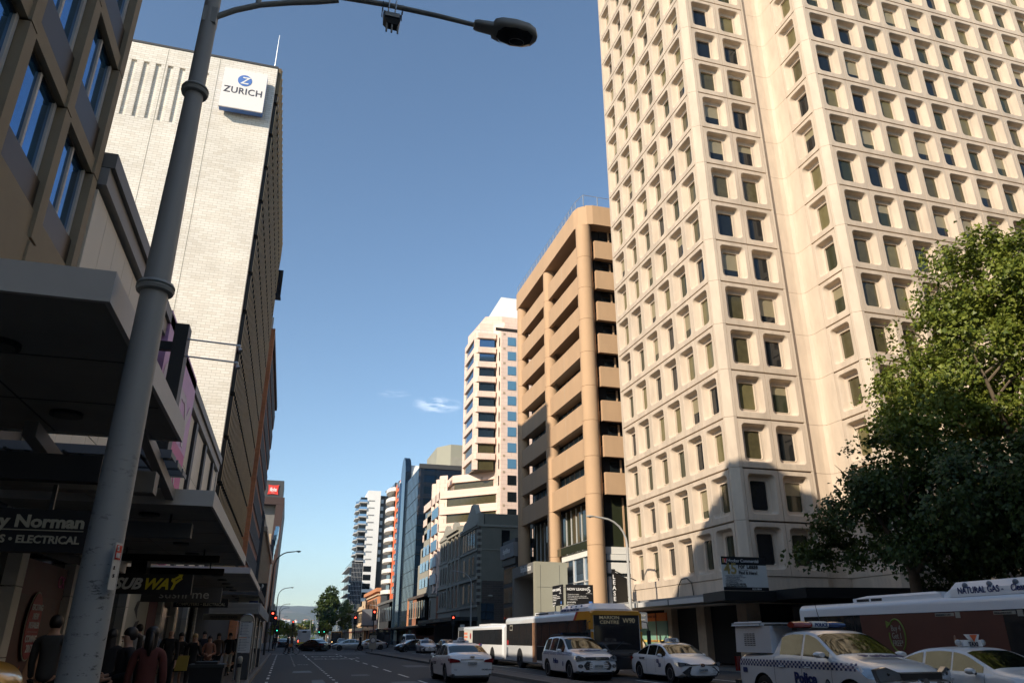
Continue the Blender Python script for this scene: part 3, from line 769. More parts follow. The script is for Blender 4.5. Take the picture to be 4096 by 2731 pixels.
# the two NOW LEASING boards
def leasing(o, rt, w, h, label, small):
    s = thing('leasing_board', label, 'sign', tuple(o)); o = Vector(o); rt = Vector(rt).normalized(); n = rt.cross(Z1) * .006
    b = MB(); board_frame(o, rt, Z1, w, h, b, 'sign_black', .12); b.build('panel', s)
    b = MB(); f = w / 2.3
    def t(st, sz, x, z, mm='white', **k): fit_text(b, st, sz, mm, o + n + rt * x * f + Z1 * z, rt, Z1, sx=f, **k)
    t('NOW LEASING', .27, .05, h - .45, bold=.008); t('5', .62, 1.78, h - .6); t('GRENFELL TOWERS', .06, 1.65, h - .7)
    for k, l in enumerate(('Quality fit out available.', 'Three contiguous floors - 816 m² each', 'New EOT facilities & upgraded bathrooms', '3.5 NABERS Rating')): t('* ' + l, .1, .06, h - .8 - k * .13)
    t('prorealty', .2, .05, h - 1.42); t('TIM RICHARDSON', .07, .05, h - 1.55); t('0411 611 112', .07, .05, h - 1.63); t('8364 784 200', .07, 1.85, h - 1.63)
    b.build('lettering', s, fix=False)
    b = MB(); p = o + n + rt * 1.9 * f + Z1 * (h - 1.5); b.face([p, p + rt * .28 * f, p + rt * .28 * f + Z1 * .2, p + Z1 * .2], 'zur_blue'); b.build('emblem', s, fix=False)
    b = MB(); q = o + rt * w * .5 - n * 30
    for fx in (.2, .8): b.tube([o + rt * w * fx - n * 12, (o + rt * w * fx - n * 12) - Z1 * (o.z - .13)], .05, 'dark_metal')
    b.build('post', s)
leasing((21.9, 59.9, 4.13), (1, 0, 0), 2.37, 1.57, 'black NOW LEASING board facing the camera squarely above the orange fronted bus', 0)
leasing((21.6, 62.5, 4.1), (-.02, -1, 0), 2.55, 1.6, 'narrow looking black NOW LEASING board turned towards the street, left of its twin', 0)
# ---------------------------------------------------------------- old stone building with gables
root = thing('old_stone_building', 'grey Victorian stone building with stepped gable and arched windows left of the tan block', 'building', (25, 112, 0))
b = MB()
b.box(25.0, 33, 103.9, 115.2, .13, 16.4, 'render_grey'); b.box(25.0, 33, 115.2, 124.6, .13, 17.3, 'stone_trim'); b.box(25.0, 33, 124.6, 132.7, .13, 17.3, 'stone_trim')
b.box(25.9, 33.5, 103.92, 115, 16.4, 18.15, 'render_grey'); b.box(25.6, 30, 103.8, 103.9, .13, 8.95, 'dark_stone')
# stepped gables
b.ext([(25.0, 104, 16.6), (25.0, 104, 18.2), (25.0, 105.6, 18.2), (25.0, 107.2, 19.9), (25.0, 108.6, 19.9), (25.0, 109.2, 19.4), (25.0, 111.6, 18.0), (25.0, 114.2, 17.6), (25.0, 115.2, 17.5), (25.0, 115.2, 16.6)], (.8, 0, 0), 'stone_trim')
b.ext([(25.0, 124.8, 17.3), (25.0, 125.4, 18.2), (25.0, 127.0, 19.4), (25.0, 128.2, 19.2), (25.0, 130.2, 18.0), (25.0, 132.7, 17.8), (25.0, 132.7, 17.3)], (.7, 0, 0), 'stone_trim')
b.ext([(24.95, 116.5, 17.3), (24.95, 116.5, 18.1), (24.95, 118.6, 18.1), (24.95, 119.2, 18.9), (24.95, 120.4, 19.1), (24.95, 121.6, 18.9), (24.95, 122.2, 18.1), (24.95, 124.4, 18.1), (24.95, 124.4, 17.3)], (.6, 0, 0), 'stone_trim')
b.build('wall', root)
b = MB()
for z0, z1, p, y0, y1 in ((16.4, 16.75, .35, 103.6, 115.2), (16.15, 16.4, .2, 103.7, 115.2), (17.2, 17.7, .8, 115.1, 124.6), (16.7, 17.2, .45, 115.1, 124.6), (13.0, 13.3, .15, 103.8, 115.2), (9.1, 9.5, .25, 103.8, 132.7), (5.5, 5.8, .18, 103.8, 132.7), (17.1, 17.4, .2, 124.7, 132.7), (13.2, 13.4, .12, 124.6, 132.7), (12.9, 13.2, .2, 115.2, 124.6)):
    b.box(25.0 - p, 25.0, y0, y1, z0, z1, 'stone_trim')
b.box(25.0, 34, 103.75, 103.9, 16.3, 16.6, 'stone_trim'); b.box(25.0, 34, 103.82, 103.9, 13.1, 13.22, 'stone_trim')
for k in range(26):
    z = 5.8 + k * .42
    if k % 2: b.box(24.93, 25.5, 103.8, 104.5, z, z + .4, 'stone_trim')
    else: b.box(24.93, 25.3, 103.8, 104.2, z, z + .4, 'dark_stone')
for y in (115.3, 118.1, 120.9, 123.9):
    for z0, z1 in ((5.8, 9.1), (9.5, 12.9), (13.2, 16.7)): b.box(24.72, 25.0, y, y + .6, z0, z1, 'stone_trim')
b.build('cornice', root)
def arched(x, y0, y1, z0, z1, nm='window', par=root, trim='stone_trim', n=1, proud=.1):
    w = (y1 - y0); b = MB(); fr = w * .13
    pts = [(x - proud, y0 - fr, z0 - .1), (x - proud, y1 + fr, z0 - .1)]; c = (y0 + y1) / 2; rr = w / 2
    top = z1 - rr * .8
    pts += [(x - proud, c + (rr + fr) * math.cos(a), top + (rr * .8 + fr) * math.sin(a)) for a in [R(180 * k / 8) for k in range(9)]]
    b.ext(pts, (proud - .02, 0, 0), trim)
    g = [(x - proud - .02, y0, z0), (x - proud - .02, y1, z0)] + [(x - proud - .02, c + rr * math.cos(a), top + rr * .8 * math.sin(a)) for a in [R(180 * k / 8) for k in range(9)]]
    b.ext(g, (.05, 0, 0), 'glass_dark')
    return b.build(nm, par)
for z0, z1, ys in ((13.5, 16.0, (105.6, 107.2, 108.9, 110.8, 112.4)), (10.0, 12.4, (106.0, 108.3, 111.8)), (6.2, 8.7, (106.0, 108.3, 111.8)), (6.3, 8.6, (125.6, 127.8, 130.0)), (9.9, 12.6, (125.6, 127.8, 130.0)), (13.7, 16.6, (125.6, 127.8, 130.0)), (5.9, 8.7, (116.4, 119.2, 122.0)), (9.8, 12.5, (116.4, 119.2, 122.0)), (13.5, 16.4, (116.4, 119.2, 122.0))):
    for y in ys: arched(25.0, y, y + .95, z0, z1)
b = MB(); b.box(28.4, 29.6, 103.84, 103.9, 13.3, 15.9, 'glass_dark'); b.build('window', root)
b = MB(); b.box(25.5, 27.3, 103.74, 103.8, 3.9, 6.0, 'glass_blue'); b.box(26.2, 26.26, 103.7, 103.75, 3.9, 6.0, 'black'); b.box(25.5, 27.3, 103.7, 103.75, 4.9, 4.98, 'black'); b.build('window', root)
b = MB(); b.box(21.6, 25.0, 103.5, 132.5, 3.75, 4.25, 'dark_metal'); b.box(24.4, 25.0, 104, 132, .13, 3.7, 'dark_int'); fit_text(b, 'CAMPOINT  RESTAURANT', .45, 'stone_trim', (21.57, 118, 3.82), -Y1, Z1); b.build('awning', root)
b = MB(); b.sphere((26.6, 103.0, 6.9), .35, 'stone_trim', 12, 6, (1, 1, .5)); b.build('lamp', root)
# ---- small house with spire bay and red brick row
root = thing('gabled_brick_house', 'dark brick house with steep gable and oriel window between stone building and brick row', 'building', (25, 138, 0))
b = MB(); b.box(25.0, 36, 132.8, 144.2, .13, 8.3, 'red_brick'); b.loft([[(25.0, 132.8, 8.3), (25.0, 139.4, 8.3), (36, 139.4, 8.3), (36, 132.8, 8.3)], [(25.4, 136, 10.9), (25.4, 136.2, 10.9), (36, 136.2, 10.9), (36, 136, 10.9)]], 'dark_grey')
b.ext([(25.0, 139.2, 8.3), (25.0, 141.2, 11.8), (25.0, 142.0, 12.1), (25.0, 144.2, 8.3)], (.9, 0, 0), 'stone_trim'); b.build('wall', root)
b = MB(); b.prism([(25.0, 134.6), (24.2, 135.2), (24.2, 137.2), (25.0, 137.8)], 4.4, 8.3, 'stone_trim'); b.prism([(25.0, 134.3), (24.0, 135), (24.0, 137.4), (25.0, 138.1)], 8.3, 8.7, 'stone_trim'); b.box(24.13, 24.22, 135.5, 136.9, 4.9, 7.7, 'glass_dark'); b.build('bay_window', root)
b = MB(); b.box(25.3, 25.9, 140.9, 141.7, 11.6, 12.8, 'stone_trim'); b.build('chimney', root)
root = thing('brick_terrace_row', 'long low red brick street building with tall narrow windows and a lit orange end wall', 'building', (25, 155, 0))
b = MB(); b.box(25.0, 36, 144.3, 166.2, .13, 9.3, 'red_brick'); b.box(24.8, 25.0, 144.3, 166.0, 3.4, 3.9, 'stone_trim'); b.box(24.75, 25.0, 144.3, 166.3, 8.9, 9.4, 'dark_stone'); b.box(24.9, 25.3, 165.6, 167.6, .13, 9.4, 'terracotta')
b.build('wall', root)
for k in range(7):
    b = MB(); b.box(24.9, 25.0, 146 + k * 2.8, 147 + k * 2.8, 5.2, 8.3, 'stone_trim'); b.box(24.86, 24.9, 146.15 + k * 2.8, 146.85 + k * 2.8, 5.4, 8.15, 'glass_dark'); b.build('window', root)
b = MB(); b.box(21.8, 25.0, 133, 190, 3.3, 3.6, 'dark_metal'); b.build('awning', root)
root = thing('tiled_blank_block', 'pale square tiled blank wall building half in shadow below the dark glass tower', 'building', (25, 180, 0))
b = MB(); b.box(25.4, 31, 169.0, 192, .13, 10.8, 'cream_clad'); b.box(25.0, 25.5, 188.5, 192.0, .13, 10.8, 'grey_clad'); b.box(25.0, 25.4, 169, 192, 10.0, 10.8, 'dark_grey'); b.build('wall', root)
b = MB()
for z in (2, 4, 6, 8): b.box(25.4, 31, 168.98, 169.0, z, z + .03, 'mid_grey')
for x in range(26, 31): b.box(x, x + .03, 168.98, 169.0, .2, 10.7, 'mid_grey')
b.build('joint', root)
root = thing('dark_arcade_block', 'low dark street block with small windows between the tiled wall and the terracotta building', 'building', (25, 205, 0))
b = MB(); b.box(25.0, 36, 192.2, 224.5, .13, 10.3, 'dark_grey'); b.box(24.7, 25, 192.2, 224.5, 9.9, 10.5, 'grey_clad'); b.build('wall', root)
for k in range(9):
    b = MB(); b.box(24.92, 25, 195 + k * 3.2, 196.6 + k * 3.2, 5.5, 8.8, 'glass_dark'); b.build('window', root)

# ---------------------------------------------------------------- pink stepped tower
root = thing('pink_stepped_tower', 'tall pale pink stone tower with stepped terraces in front of the dark glass building', 'tower', (30, 130, 0))
wb = MB(); gb = MB()
TOP = 55.9; FH = 2.93
nf = 9
zt = TOP - FH * 9.0
# floors of the upper shaft: plan stepped at the corner
for k in range(17):
    z1 = TOP - .0 - k * FH; z0 = z1 - FH
    if z1 < 9: break
    # spandrel band over a recessed band, only on balcony bays
    low = z1 < 30.5
    if not low:
        bay = [(29.3, 136), (29.3, 128.0), (29.9, 127.0), (33.3, 126.6), (33.6, 127.2), (33.6, 136)]
    else:
        st = (30.4 - z1) / FH; e = max(0, min(st, 3)) * 2.2
        bay = [(25.0, 152), (25.0, 134.5 + max(0, 1 - st) * 1.5), (34.0 + (2.2 if st > 1.6 else 0) * 0, 125.9), (34.0, 127.2), (34, 152)]
        if z1 > 28: bay = [(26.9, 150), (27.2, 134.0), (34.0, 127.8), (34, 150)]
    sp_ = 1.35 if low else 1.1
    wb.prism(bay, z1 - sp_, z1, 'pink_stone')
    c = Vector((31.5 if not low else 33.5, 133 if not low else 140)); ins = []
    for p in bay:
        d = (c - Vector(p)).normalized() * .55; ins.append((p[0] + d.x, p[1] + d.y))
    gb.prism(ins, z0 + .0, z1 - sp_, 'glass_olive2' if k in (7, 8, 9, 10, 11, 12) else 'glass_blue')
    # corner piers
    P = bay[1:-1]
    if not low:
        for (x, y) in ((29.32, 135.6), (29.35, 127.6)): wb.prism([(x, y), (x + .9, y - .3), (x + .9, y + .5), (x, y + .5)], z0, z1, 'pink_stone')
    else:
        for (x, y) in ((25.0, 134.6), (25.0, 138.2), (25, 142.6)): wb.prism([(x, y + .2), (x + 1.2, y - .7), (x + 1.2, y + .9), (x, y + .9)], z0, z1, 'pink_stone')
wb.prism([(33.6, 136), (33.6, 126.4), (33.9, 124.9), (46, 124.9), (46, 136)], 6, TOP - .15, 'pink_stone')
wb.prism([(25.0, 143.0), (25.0, 147.4), (34, 147.4), (34, 143.0)], 2, 24.3, 'stone_trim'); wb.prism([(25.0, 147.4), (25.0, 150.3), (34, 150.3), (34, 147.4)], 2, 21.4, 'stone_trim'); wb.prism([(25.0, 150.3), (25.0, 153.5), (34, 153.5), (34, 150.3)], 2, 18.2, 'stone_trim'); wb.prism([(25.0, 153.5), (25.0, 156), (34, 156), (34, 153.5)], 2, 15.2, 'stone_trim')
wb.prism([(27.0, 150), (30.0, 136.5), (46, 136.5), (46, 150)], 2, 26.7, 'pink_stone')
wb.prism([(25.0, 143.0), (25.0, 136), (33, 129), (34, 129), (34, 143)], 2, 9, 'pink_stone')
wb.build('wall', root)
gb.build('ribbon_window', root)
b = MB()
for k in range(16):
    z = TOP - 1.25 - k * FH
    b = MB(); b.box(35.15, 36.75, 124.82, 124.9, z - 1.7, z, 'tint_sky_blue' if k < 9 else 'glass_dark'); b.build('window', root)
    b = MB(); b.box(34.3, 34.7, 124.86, 124.9, z + .35, z + .75, 'sandstone'); b.build('vent', root)
    if k < 10:
        b = MB(); b.ext([(33.56, 125.3, z - 1.7), (33.72, 125.9, z - 1.7), (33.72, 125.9, z), (33.56, 125.3, z)], (.05, 0, 0), 'glass_dark'); b.build('window', root)
for k, (z, y0, y1) in enumerate(((22.65, 135.4, 143.0), (19.7, 136, 143.0), (16.8, 136, 143.0), (13.9, 136, 143.0), (10.9, 136, 143.0))):
    b = MB(); b.box(24.93, 25.02, y0 + .4, y1 - .9, z - .35, z + 1.45, 'tint_sky_blue'); b.build('window', root)
    for yy, lim in ((144.3, 21.6), (148.0, 18.9), (151.2, 15.8)):
        if z < lim:
            b = MB(); b.box(24.93, 25.02, yy - .5, yy + 2.2, z - .4, z + 1.4, 'glass_sky'); b.build('window', root)
b = MB()
b.prism([(29.9, 136), (30.6, 128.6), (33.2, 128.2), (35, 126.6), (46, 126.6), (46, 136)], TOP - .1, TOP + 2.6, 'pink_stone')
b.box(33.2, 46, 126.4, 126.6, TOP + .6, TOP + 1.2, 'bronze_dark')
b.prism([(31.4, 136), (31.9, 129.6), (35, 128.6), (46, 128.6), (46, 136)], TOP + 2.6, TOP + 4.6, 'pink_stone')
b.loft([[(32.6, 129.6, TOP + 4.6), (46, 129.6, TOP + 4.6), (46, 138, TOP + 4.6), (32.6, 138, TOP + 4.6)], [(35.6, 131.5, TOP + 10.2), (46, 131.5, TOP + 10.2), (46, 137, TOP + 10.2), (35.6, 137, TOP + 10.2)]], 'white_panel')
b.build('roof', root)
b = MB()
for k in range(12): b.tube([(29.4 + k * .28, 127.5 - k * .02, TOP), (29.4 + k * .28, 127.5 - k * .02, TOP + .7)], .03, 'rail', 4)
b.tube([(29.4, 127.5, TOP + .7), (32.6, 127.3, TOP + .7)], .03, 'rail', 4); b.build('railing', root)

# ---------------------------------------------------------------- dark glass building with curved blade
root = thing('dark_glass_building', 'dark blue glass office building with rounded white blade roof left of the pink tower', 'office block', (25, 172, 0))
b = MB(); b.box(25.0, 40, 160.9, 182, .13, 36.4, 'glass_navy'); b.box(24.96, 25.0, 161, 182, .13, 36.4, 'glass_navy')
b.build('wall', root)
b = MB()
b.box(25, 40, 160.86, 160.9, .2, .9, 'glass_dark')
for x in (26.5, 28.6, 31.0, 33.3): b.box(x, x + .06, 160.84, 160.9, .9, 36.4, 'glass_dark')
for z in range(3, 36, 3): b.box(25.0, 40, 160.85, 160.9, z, z + .07, 'dark_metal')
for y in range(162, 182, 2): b.box(24.9, 24.96, y, y + .08, 1, 36.3, 'dark_metal')
for z in range(3, 36, 3): b.box(24.9, 24.96, 161, 182, z, z + .07, 'dark_metal')
b.box(25.0, 40, 160.7, 161, 36.4, 37.4, 'dark_grey')
b.build('mullion', root)
b = MB(); pr = [(24.4, 186, .13), (24.4, 176, .13)]
arc = [(24.4, 176 + 0 * k, 0) for k in range(1)]
pts = [(24.6, 187.5, .13), (24.6, 179.5, .13), (24.6, 179.5, 38)] + [(24.6, 183.5 - 4.0 * math.cos(R(a)), 38 + 5.6 * math.sin(R(a))) for a in range(15, 180, 15)] + [(24.6, 187.5, 38)]
b.ext(pts, (1.3, 0, 0), 'glass_navy'); b.box(24.3, 24.58, 187.2, 187.6, .13, 38, 'glass_blue')
b.ext([(25.9, p[1] * 1.0, p[2] - .2) for p in pts[1:]], (.15, 0, 0), 'dark_metal')
b.ext([(25.9, 179.6, 36)] + [(25.9, 183.5 - 3.9 * math.cos(R(a)), 37 + 4.8 * math.sin(R(a))) for a in range(0, 181, 15)] + [(25.9, 187.4, 36)], (14, 0, 0), 'white_panel')
b.build('blade', root)
b = MB(); b.prism([(31.5, 176), (34.2, 172), (46, 172), (46, 190), (31.5, 190)], 36, 45, 'beige_panel'); b.box(34.4, 46, 171.9, 172, 38, 42, 'stone_trim'); b.build('plant_room', root)
# ---------------------------------------------------------------- orange tower with round balconies
root = thing('orange_balcony_tower', 'apartment tower with bright orange spine and stacked round white balconies', 'apartment block', (25, 202, 0))
b = MB(); b.box(25.0, 34, 188.8, 199.4, .13, 39.5, 'orange_paint'); b.box(25.6, 36, 199.4, 226, .13, 40.2, 'dark_grey'); b.build('wall', root)
for k in range(13):
    z = 39.2 - k * 2.62
    if z < 12: break
    b = MB(); pts = [(25.6, 199.5), (24.6, 199.6)] + [(24.7 - 1.5 * math.sin(R(a)), 204.5 - 4.8 * math.cos(R(a))) for a in range(10, 171, 16)] + [(25.6, 209.5)]
    b.prism(pts, z - .95, z, 'balcony_white'); b.box(24.9, 25.6, 201, 208, z, z + 1.5, 'glass_dark'); b.build('balcony', root)
    b = MB(); b.box(24.86, 25.0, 189.6, 192.4, z - 1.2, z - .2, 'balcony_white'); b.box(24.8, 25.0, 192.6, 195.2, z - 1.2, z + .4, 'glass_dark'); b.build('window', root)
b = MB(); b.ext([(25.2, 198, 39.6), (25.2, 226, 42.4), (25.2, 226, 42.8), (25.2, 198, 40.2)], (10, 0, 0), 'grey_clad'); b.build('roof', root)
# ---------------------------------------------------------------- white apartment tower over glass podium
root = thing('white_apartment_tower', 'far white apartment tower with cantilevered balconies rising over a dark glass podium', 'apartment block', (30, 340, 0))
b = MB(); b.prism([(29.8, 335), (35.4, 335), (35.4, 350), (29.8, 350)], 10, 62.6, 'white_wall'); b.prism([(35.4, 336.5), (40, 336.5), (40, 352), (35.4, 352)], 8, 60.8, 'black')
b.prism([(26.8, 337), (29.8, 337), (29.8, 352), (26.8, 352)], 32, 59.5, 'mid_grey'); b.build('wall', root)
for k in range(9):
    z = 58.3 - k * 3.13
    b = MB(); b.box(30.2, 33.0, 334.92, 335, z - .5, z + .1, 'pale_grey'); b.box(30.4, 32.8, 334.88, 334.92, z - .38, z - .02, 'mid_grey'); b.build('window', root)
    b = MB(); b.box(26.2, 29.75, 334.4, 337, z - 1.3, z - .9, 'pale_grey'); b.box(26.3, 29.7, 334.45, 334.5, z - .9, z + .1, 'glass_sky'); b.box(26.9, 29.7, 336.9, 337, z - .9, z + 1.5, 'glass_dark'); b.build('balcony', root)
    if k < 8:
        b = MB(); b.ext([(26.8, 337, z - 1.4), (25.2, 341, z - 1.4), (25.2, 348, z - 1.4), (26.8, 352, z - 1.4)], (0, 0, .4), 'pale_grey'); b.ext([(26.75, 337, z - 1), (25.15, 341, z - 1), (25.15, 341, z), (26.75, 337, z)], (.05, 0, 0), 'glass_sky'); b.build('balcony', root)
    b = MB(); b.box(35.8, 37.0, 336.4, 336.5, z - .9, z + .8, 'pale_grey'); b.build('window', root)
b = MB(); b.box(25.0, 29.7, 335.2, 375, 8, 32.4, 'glass_navy'); b.box(23.9, 25.0, 340, 372, 8, 16, 'glass_navy'); b.build('podium', root)
for k in range(5):
    z = 29.5 - k * 3.6
    b = MB(); b.box(23.6, 25.0, 335.2, 375, z, z + .25, 'pale_grey'); b.face([(24.2, 335.1, z - 3), (25.0, 335.1, z - 3), (25.0, 335.1, z), (24.2, 335.1, z)], 'glass_sky'); b.build('balcony', root, fix=False)
b = MB()
for k in range(7): b.box(25.3 + k * .62, 25.36 + k * .62, 335.1, 335.2, 8, 32.3, 'pale_grey')
for k in range(13): b.box(25.0, 29.6, 335.12, 335.2, 9 + k * 1.85, 9.08 + k * 1.85, 'pale_grey')
b.build('mullion', root)
for z in (28.2, 24.7, 21.1, 17.5, 13.9):
    b = MB(); b.box(29.9, 33.2, 334.9, 335, z - .3, z + 2.0, 'glass_dark'); b.build('window', root)
# ---------------------------------------------------------------- terracotta and cream heritage fronts
root = thing('terracotta_heritage_building', 'terracotta coloured heritage building with heavy cornice in sunlight under the orange tower', 'building', (25, 240, 0))
b = MB(); b.box(25.0, 31.5, 225, 262, .13, 14.4, 'terracotta'); b.box(24.3, 31.7, 224.4, 262, 13.9, 14.9, 'terracotta'); b.box(24.6, 31.6, 224.7, 262, 12.9, 13.3, 'cream_stone')
b.box(24.7, 31.5, 224.8, 262, 8.0, 8.5, 'cream_stone'); b.box(24.9, 25.0, 225, 262, 5, 8, 'pink'); b.build('wall', root)
for k in range(8):
    b = MB(); b.box(24.85, 25.0, 228 + k * 4, 229.8 + k * 4, 9.2, 12.2, 'glass_dark'); b.build('window', root)
root = thing('cream_heritage_building', 'cream stone heritage front with balustrade and arched windows, sunlit beyond the terracotta building', 'building', (25, 290, 0))
b = MB(); b.box(25.0, 32, 262.2, 319, .13, 10.2, 'cream_stone'); b.box(24.4, 32, 262, 319, 10.2, 10.8, 'cream_stone'); b.box(24.6, 25.2, 262, 319, 5.2, 5.7, 'cream_stone'); b.build('wall', root)
b = MB()
for k in range(14): b.box(24.8, 25.3, 263 + k * 4, 264.6 + k * 4, 10.8, 11.6, 'cream_stone')
b.box(24.9, 25.2, 262.4, 318.5, 11.4, 11.6, 'cream_stone')
for y in (267, 290, 316): b.box(24.6, 25.6, y, y + 3, 10.8, 13.0, 'cream_stone')
b.build('balustrade', root)
for k in range(13):
    for z0, z1 in ((6.3, 9.3), (1, 4.5)):
        b = MB(); b.box(24.86, 25, 264 + k * 4.2, 266 + k * 4.2, z0, z1, 'glass_dark'); b.build('window', root)
root = thing('verandah_shops', 'row of cream shop verandahs on slim posts along the far right kerb', 'shop row', (24, 250, 0))
b = MB(); b.box(21.9, 25.0, 232, 330, 3.6, 4.4, 'cream_stone'); b.box(21.9, 22.0, 232, 330, 3.2, 3.6, 'rust_panel'); b.build('awning', root)
for k in range(16):
    b = MB(); b.box(22.0, 22.3, 233 + k * 6, 233.4 + k * 6, .13, 3.6, 'cream_stone'); b.build('post', root)
bb = thing('billboard', 'large blank dark backed billboard on a bracket above the footpath behind the red signal', 'billboard', (23, 236, 0))
b = MB(); b.box(21.5, 25.5, 233.4, 234.0, 5.0, 9.4, 'decal_grey'); b.box(21.3, 25.6, 233.2, 234.1, 4.6, 5.0, 'dark_metal'); b.build('panel', bb)
b = MB(); b.box(23.2, 23.6, 234.1, 234.5, .13, 9, 'dark_metal'); b.build('post', bb)
bb = thing('lease_sign', 'small white LEASE board on the sunlit cream building front', 'sign', (22, 300, 0))
b = MB(); b.box(21.6, 25.0, 299.8, 300, 4.6, 9.0, 'offwhite'); fit_text(b, 'LEASE', 1.0, 'dark_grey', (21.8, 299.78, 7.6), X1, Z1); b.build('panel', bb)
root = thing('louvred_far_block', 'low dark louvred block at the far right end of the street beneath the trees', 'building', (25, 385, 0))
b = MB(); b.box(24.6, 34, 375.5, 392, .13, 15.6, 'glass_navy')
for k in range(14): b.box(24.3, 24.6, 375.5, 392, 1 + k, 1.3 + k, 'mid_grey')
b.build('wall', root)

# ---------------------------------------------------------------- unseen blocks added behind and beside the camera to cut sky light
root = thing('unseen_corner_block', 'pale gridded office block on the near right corner of the street, behind the camera', 'office block', (42, -30, 0))
b = MB(); b.box(25.5, 62, -75, 0.5, .13, 44, 'mid_grey')
for k in range(13): b.box(25.2, 25.5, -75, 0.5, 3.4 + k * 3.2, 4.4 + k * 3.2, 'white_panel')
b.build('wall', root)
for k in range(12):
    b = MB(); b.box(25.42, 25.5, -74, 0, 4.4 + k * 3.2, 6.6 + k * 3.2, 'glass_dark'); b.build('window', root)
root = thing('unseen_far_end_block', 'brown brick office block closing the view behind the camera', 'office block', (10, -95, 0))
b = MB(); b.box(-21, 62, -110, -92, .13, 34, 'mid_grey')
for k in range(9): b.box(-20, 60, -92, -91.9, 4 + k * 3.3, 5.8 + k * 3.3, 'glass_dark')
b.build('wall', root)
root = thing('unseen_plaza_block', 'grey office block at the far side of the plaza right of the picture', 'office block', (75, 20, 0))
b = MB(); b.box(66, 90, -60, 60, .13, 38, 'mid_grey')
for k in range(11): b.box(65.9, 66, -58, 58, 3 + k * 3.2, 4.6 + k * 3.2, 'glass_dark')
b.build('wall', root)
# ---------------------------------------------------------------- left 1: gridded stone office block (shades the street)
M['glass_l1'] = mat('glass_l1', (.06, .24, .52), .05, .8, noise=.55, scale=.7, spec=1.0, stretch=(1, 1.4, .6))  # blue tone and blotches put reflected sky into the glass colour
root = thing('gridded_office_block', 'brown stone gridded office block with blue reflecting windows at the top left corner', 'office block', (-5.2, 0, 0))
b = MB()
b.box(-21, -5.55, -60, 16.3, 4.9, 28.0, 'dark_int'); b.box(-21, -5.3, 16.3, 16.5, 0.1, 28.0, 'l1_stone')
b.box(-21, -11, 14.3, 16.5, 28, 28.4, 'l1_stone'); b.box(-11, -8, 14.3, 16.5, 28, 29.5, 'l1_stone'); b.box(-8, -5.2, 14.3, 16.5, 30.3, 30.9, 'l1_stone'); b.box(-8, -5.55, 14.3, 16.3, 28, 30.3, 'l1_stone'); b.box(-21, -5.2, -60, 14.3, 31.9, 32.5, 'l1_stone'); b.box(-21, -5.55, -60, 14.3, 28, 31.9, 'l1_stone')
zb = [8.45] + [11.4 + 2.95 * k for k in range(7)]
b.box(-5.5, -5.27, -60, 16.4, 8.45, 9.0, 'l1_stone')
for z in zb[1:]: b.box(-5.5, -5.25, -60, 16.4, z, z + .36, 'l1_stone')
b.box(-5.54, -5.24, -60, 16.45, 7.2, 8.44, 'l1_stone') ; b.box(-5.7, -5.3, -60, 16.4, 4.0, 7.2, 'dark_grey')
for k in range(31):
    y = 16.28 - 2.32 * k
    for z0, z1 in [(5.0, 8.4)] + [(zz + 2.95 * q, zz + 2.95 * q + 2.93) for zz in (8.45,) for q in range(7)]:
        b.box(-5.54, -5.2, y - .17, y + .17, z0, z1 - .02, 'l1_stone')
b.build('wall', root)
sp = MB()
for z in zb:
    sp.box(-5.54, -5.31, -60, 16.2, z + .36, z + 1.18, 'bronze_dark')
sp.build('spandrel', root)
for k in range(9):
    for z in zb[:-1]:
        y1 = 16.08 - 2.32 * k; y0 = y1 - 1.92
        if not in_view(-5.6, (y0 + y1) / 2, z + 1.9, 1.12): continue
        w = MB(); w.box(-5.53, -5.42, y0 + .1, y1 - .1, z + 1.2, z + 2.9, 'glass_l1')
        wo_ = w.build('window', root)
        f = MB(); f.box(-5.5, -5.37, y0, y0 + .12, z + 1.18, z + 2.92, 'awning_light'); f.box(-5.5, -5.37, y1 - .12, y1, z + 1.18, z + 2.92, 'awning_light')
        f.box(-5.5, -5.37, (y0 + y1) / 2 - .04, (y0 + y1) / 2 + .04, z + 1.24, z + 2.88, 'awning_light'); f.box(-5.5, -5.36, y0 + .12, y1 - .12, z + 1.18, z + 1.24, 'awning_light'); f.box(-5.5, -5.37, y0 + .12, y1 - .12, z + 2.88, z + 2.92, 'bronze_dark')
        f.build('frame', wo_)
# ---------------------------------------------------------------- left 2: cream panelled shops
root = thing('cream_panelled_shops', 'low cream panelled shop building with black slots between the gridded block and brick tower', 'shop building', (-5.2, 33, 0))
b = MB()
b.box(-30, -5.32, 16.6, 50.0, 4.0, 11.4, 'dark_int'); b.box(-30, -4.95, 16.6, 50.0, 11.9, 12.3, 'grey_clad'); b.box(-30, -5.05, 16.6, 50.0, 11.42, 11.88, 'awning_metal')
b.build('wall', root)
b = MB(); slots = [(24.3, 24.9), (37.2, 37.9), (41.8, 42.5), (46.3, 47.0)]
y = 16.62; seg = []
while y < 49.9:
    y2 = min(y + 1.12, 49.95)
    for s0, s1 in slots:
        if y < s0 < y2: y2 = s0
    ins = [s for s in slots if abs(y - s[0]) < 1e-6]
    if ins: y = ins[0][1]; continue
    for z0, z1 in ((3.6, 6.3), (6.32, 8.9), (8.92, 11.3)): b.box(-5.32, -5.2, y + .01, y2 - .012, z0, z1 - .01, 'cream_clad')
    y = y2
b.build('cladding', root)
for s0, s1 in slots: b = MB(); b.box(-5.3, -5.05, s0 + .02, s1 - .02, 3.7, 11.25, 'black'); b.build('slot', root)
b = MB(); b.box(-4.56, -4.13, 24.95, 25.6, 3.0, 11.45, 'black'); b.box(-5.2, -4.56, 25.3, 25.5, 10.6, 10.9, 'black'); b.box(-5.2, -4.56, 25.3, 25.5, 5.6, 5.9, 'black'); b.build('pillar', root)
b = MB()
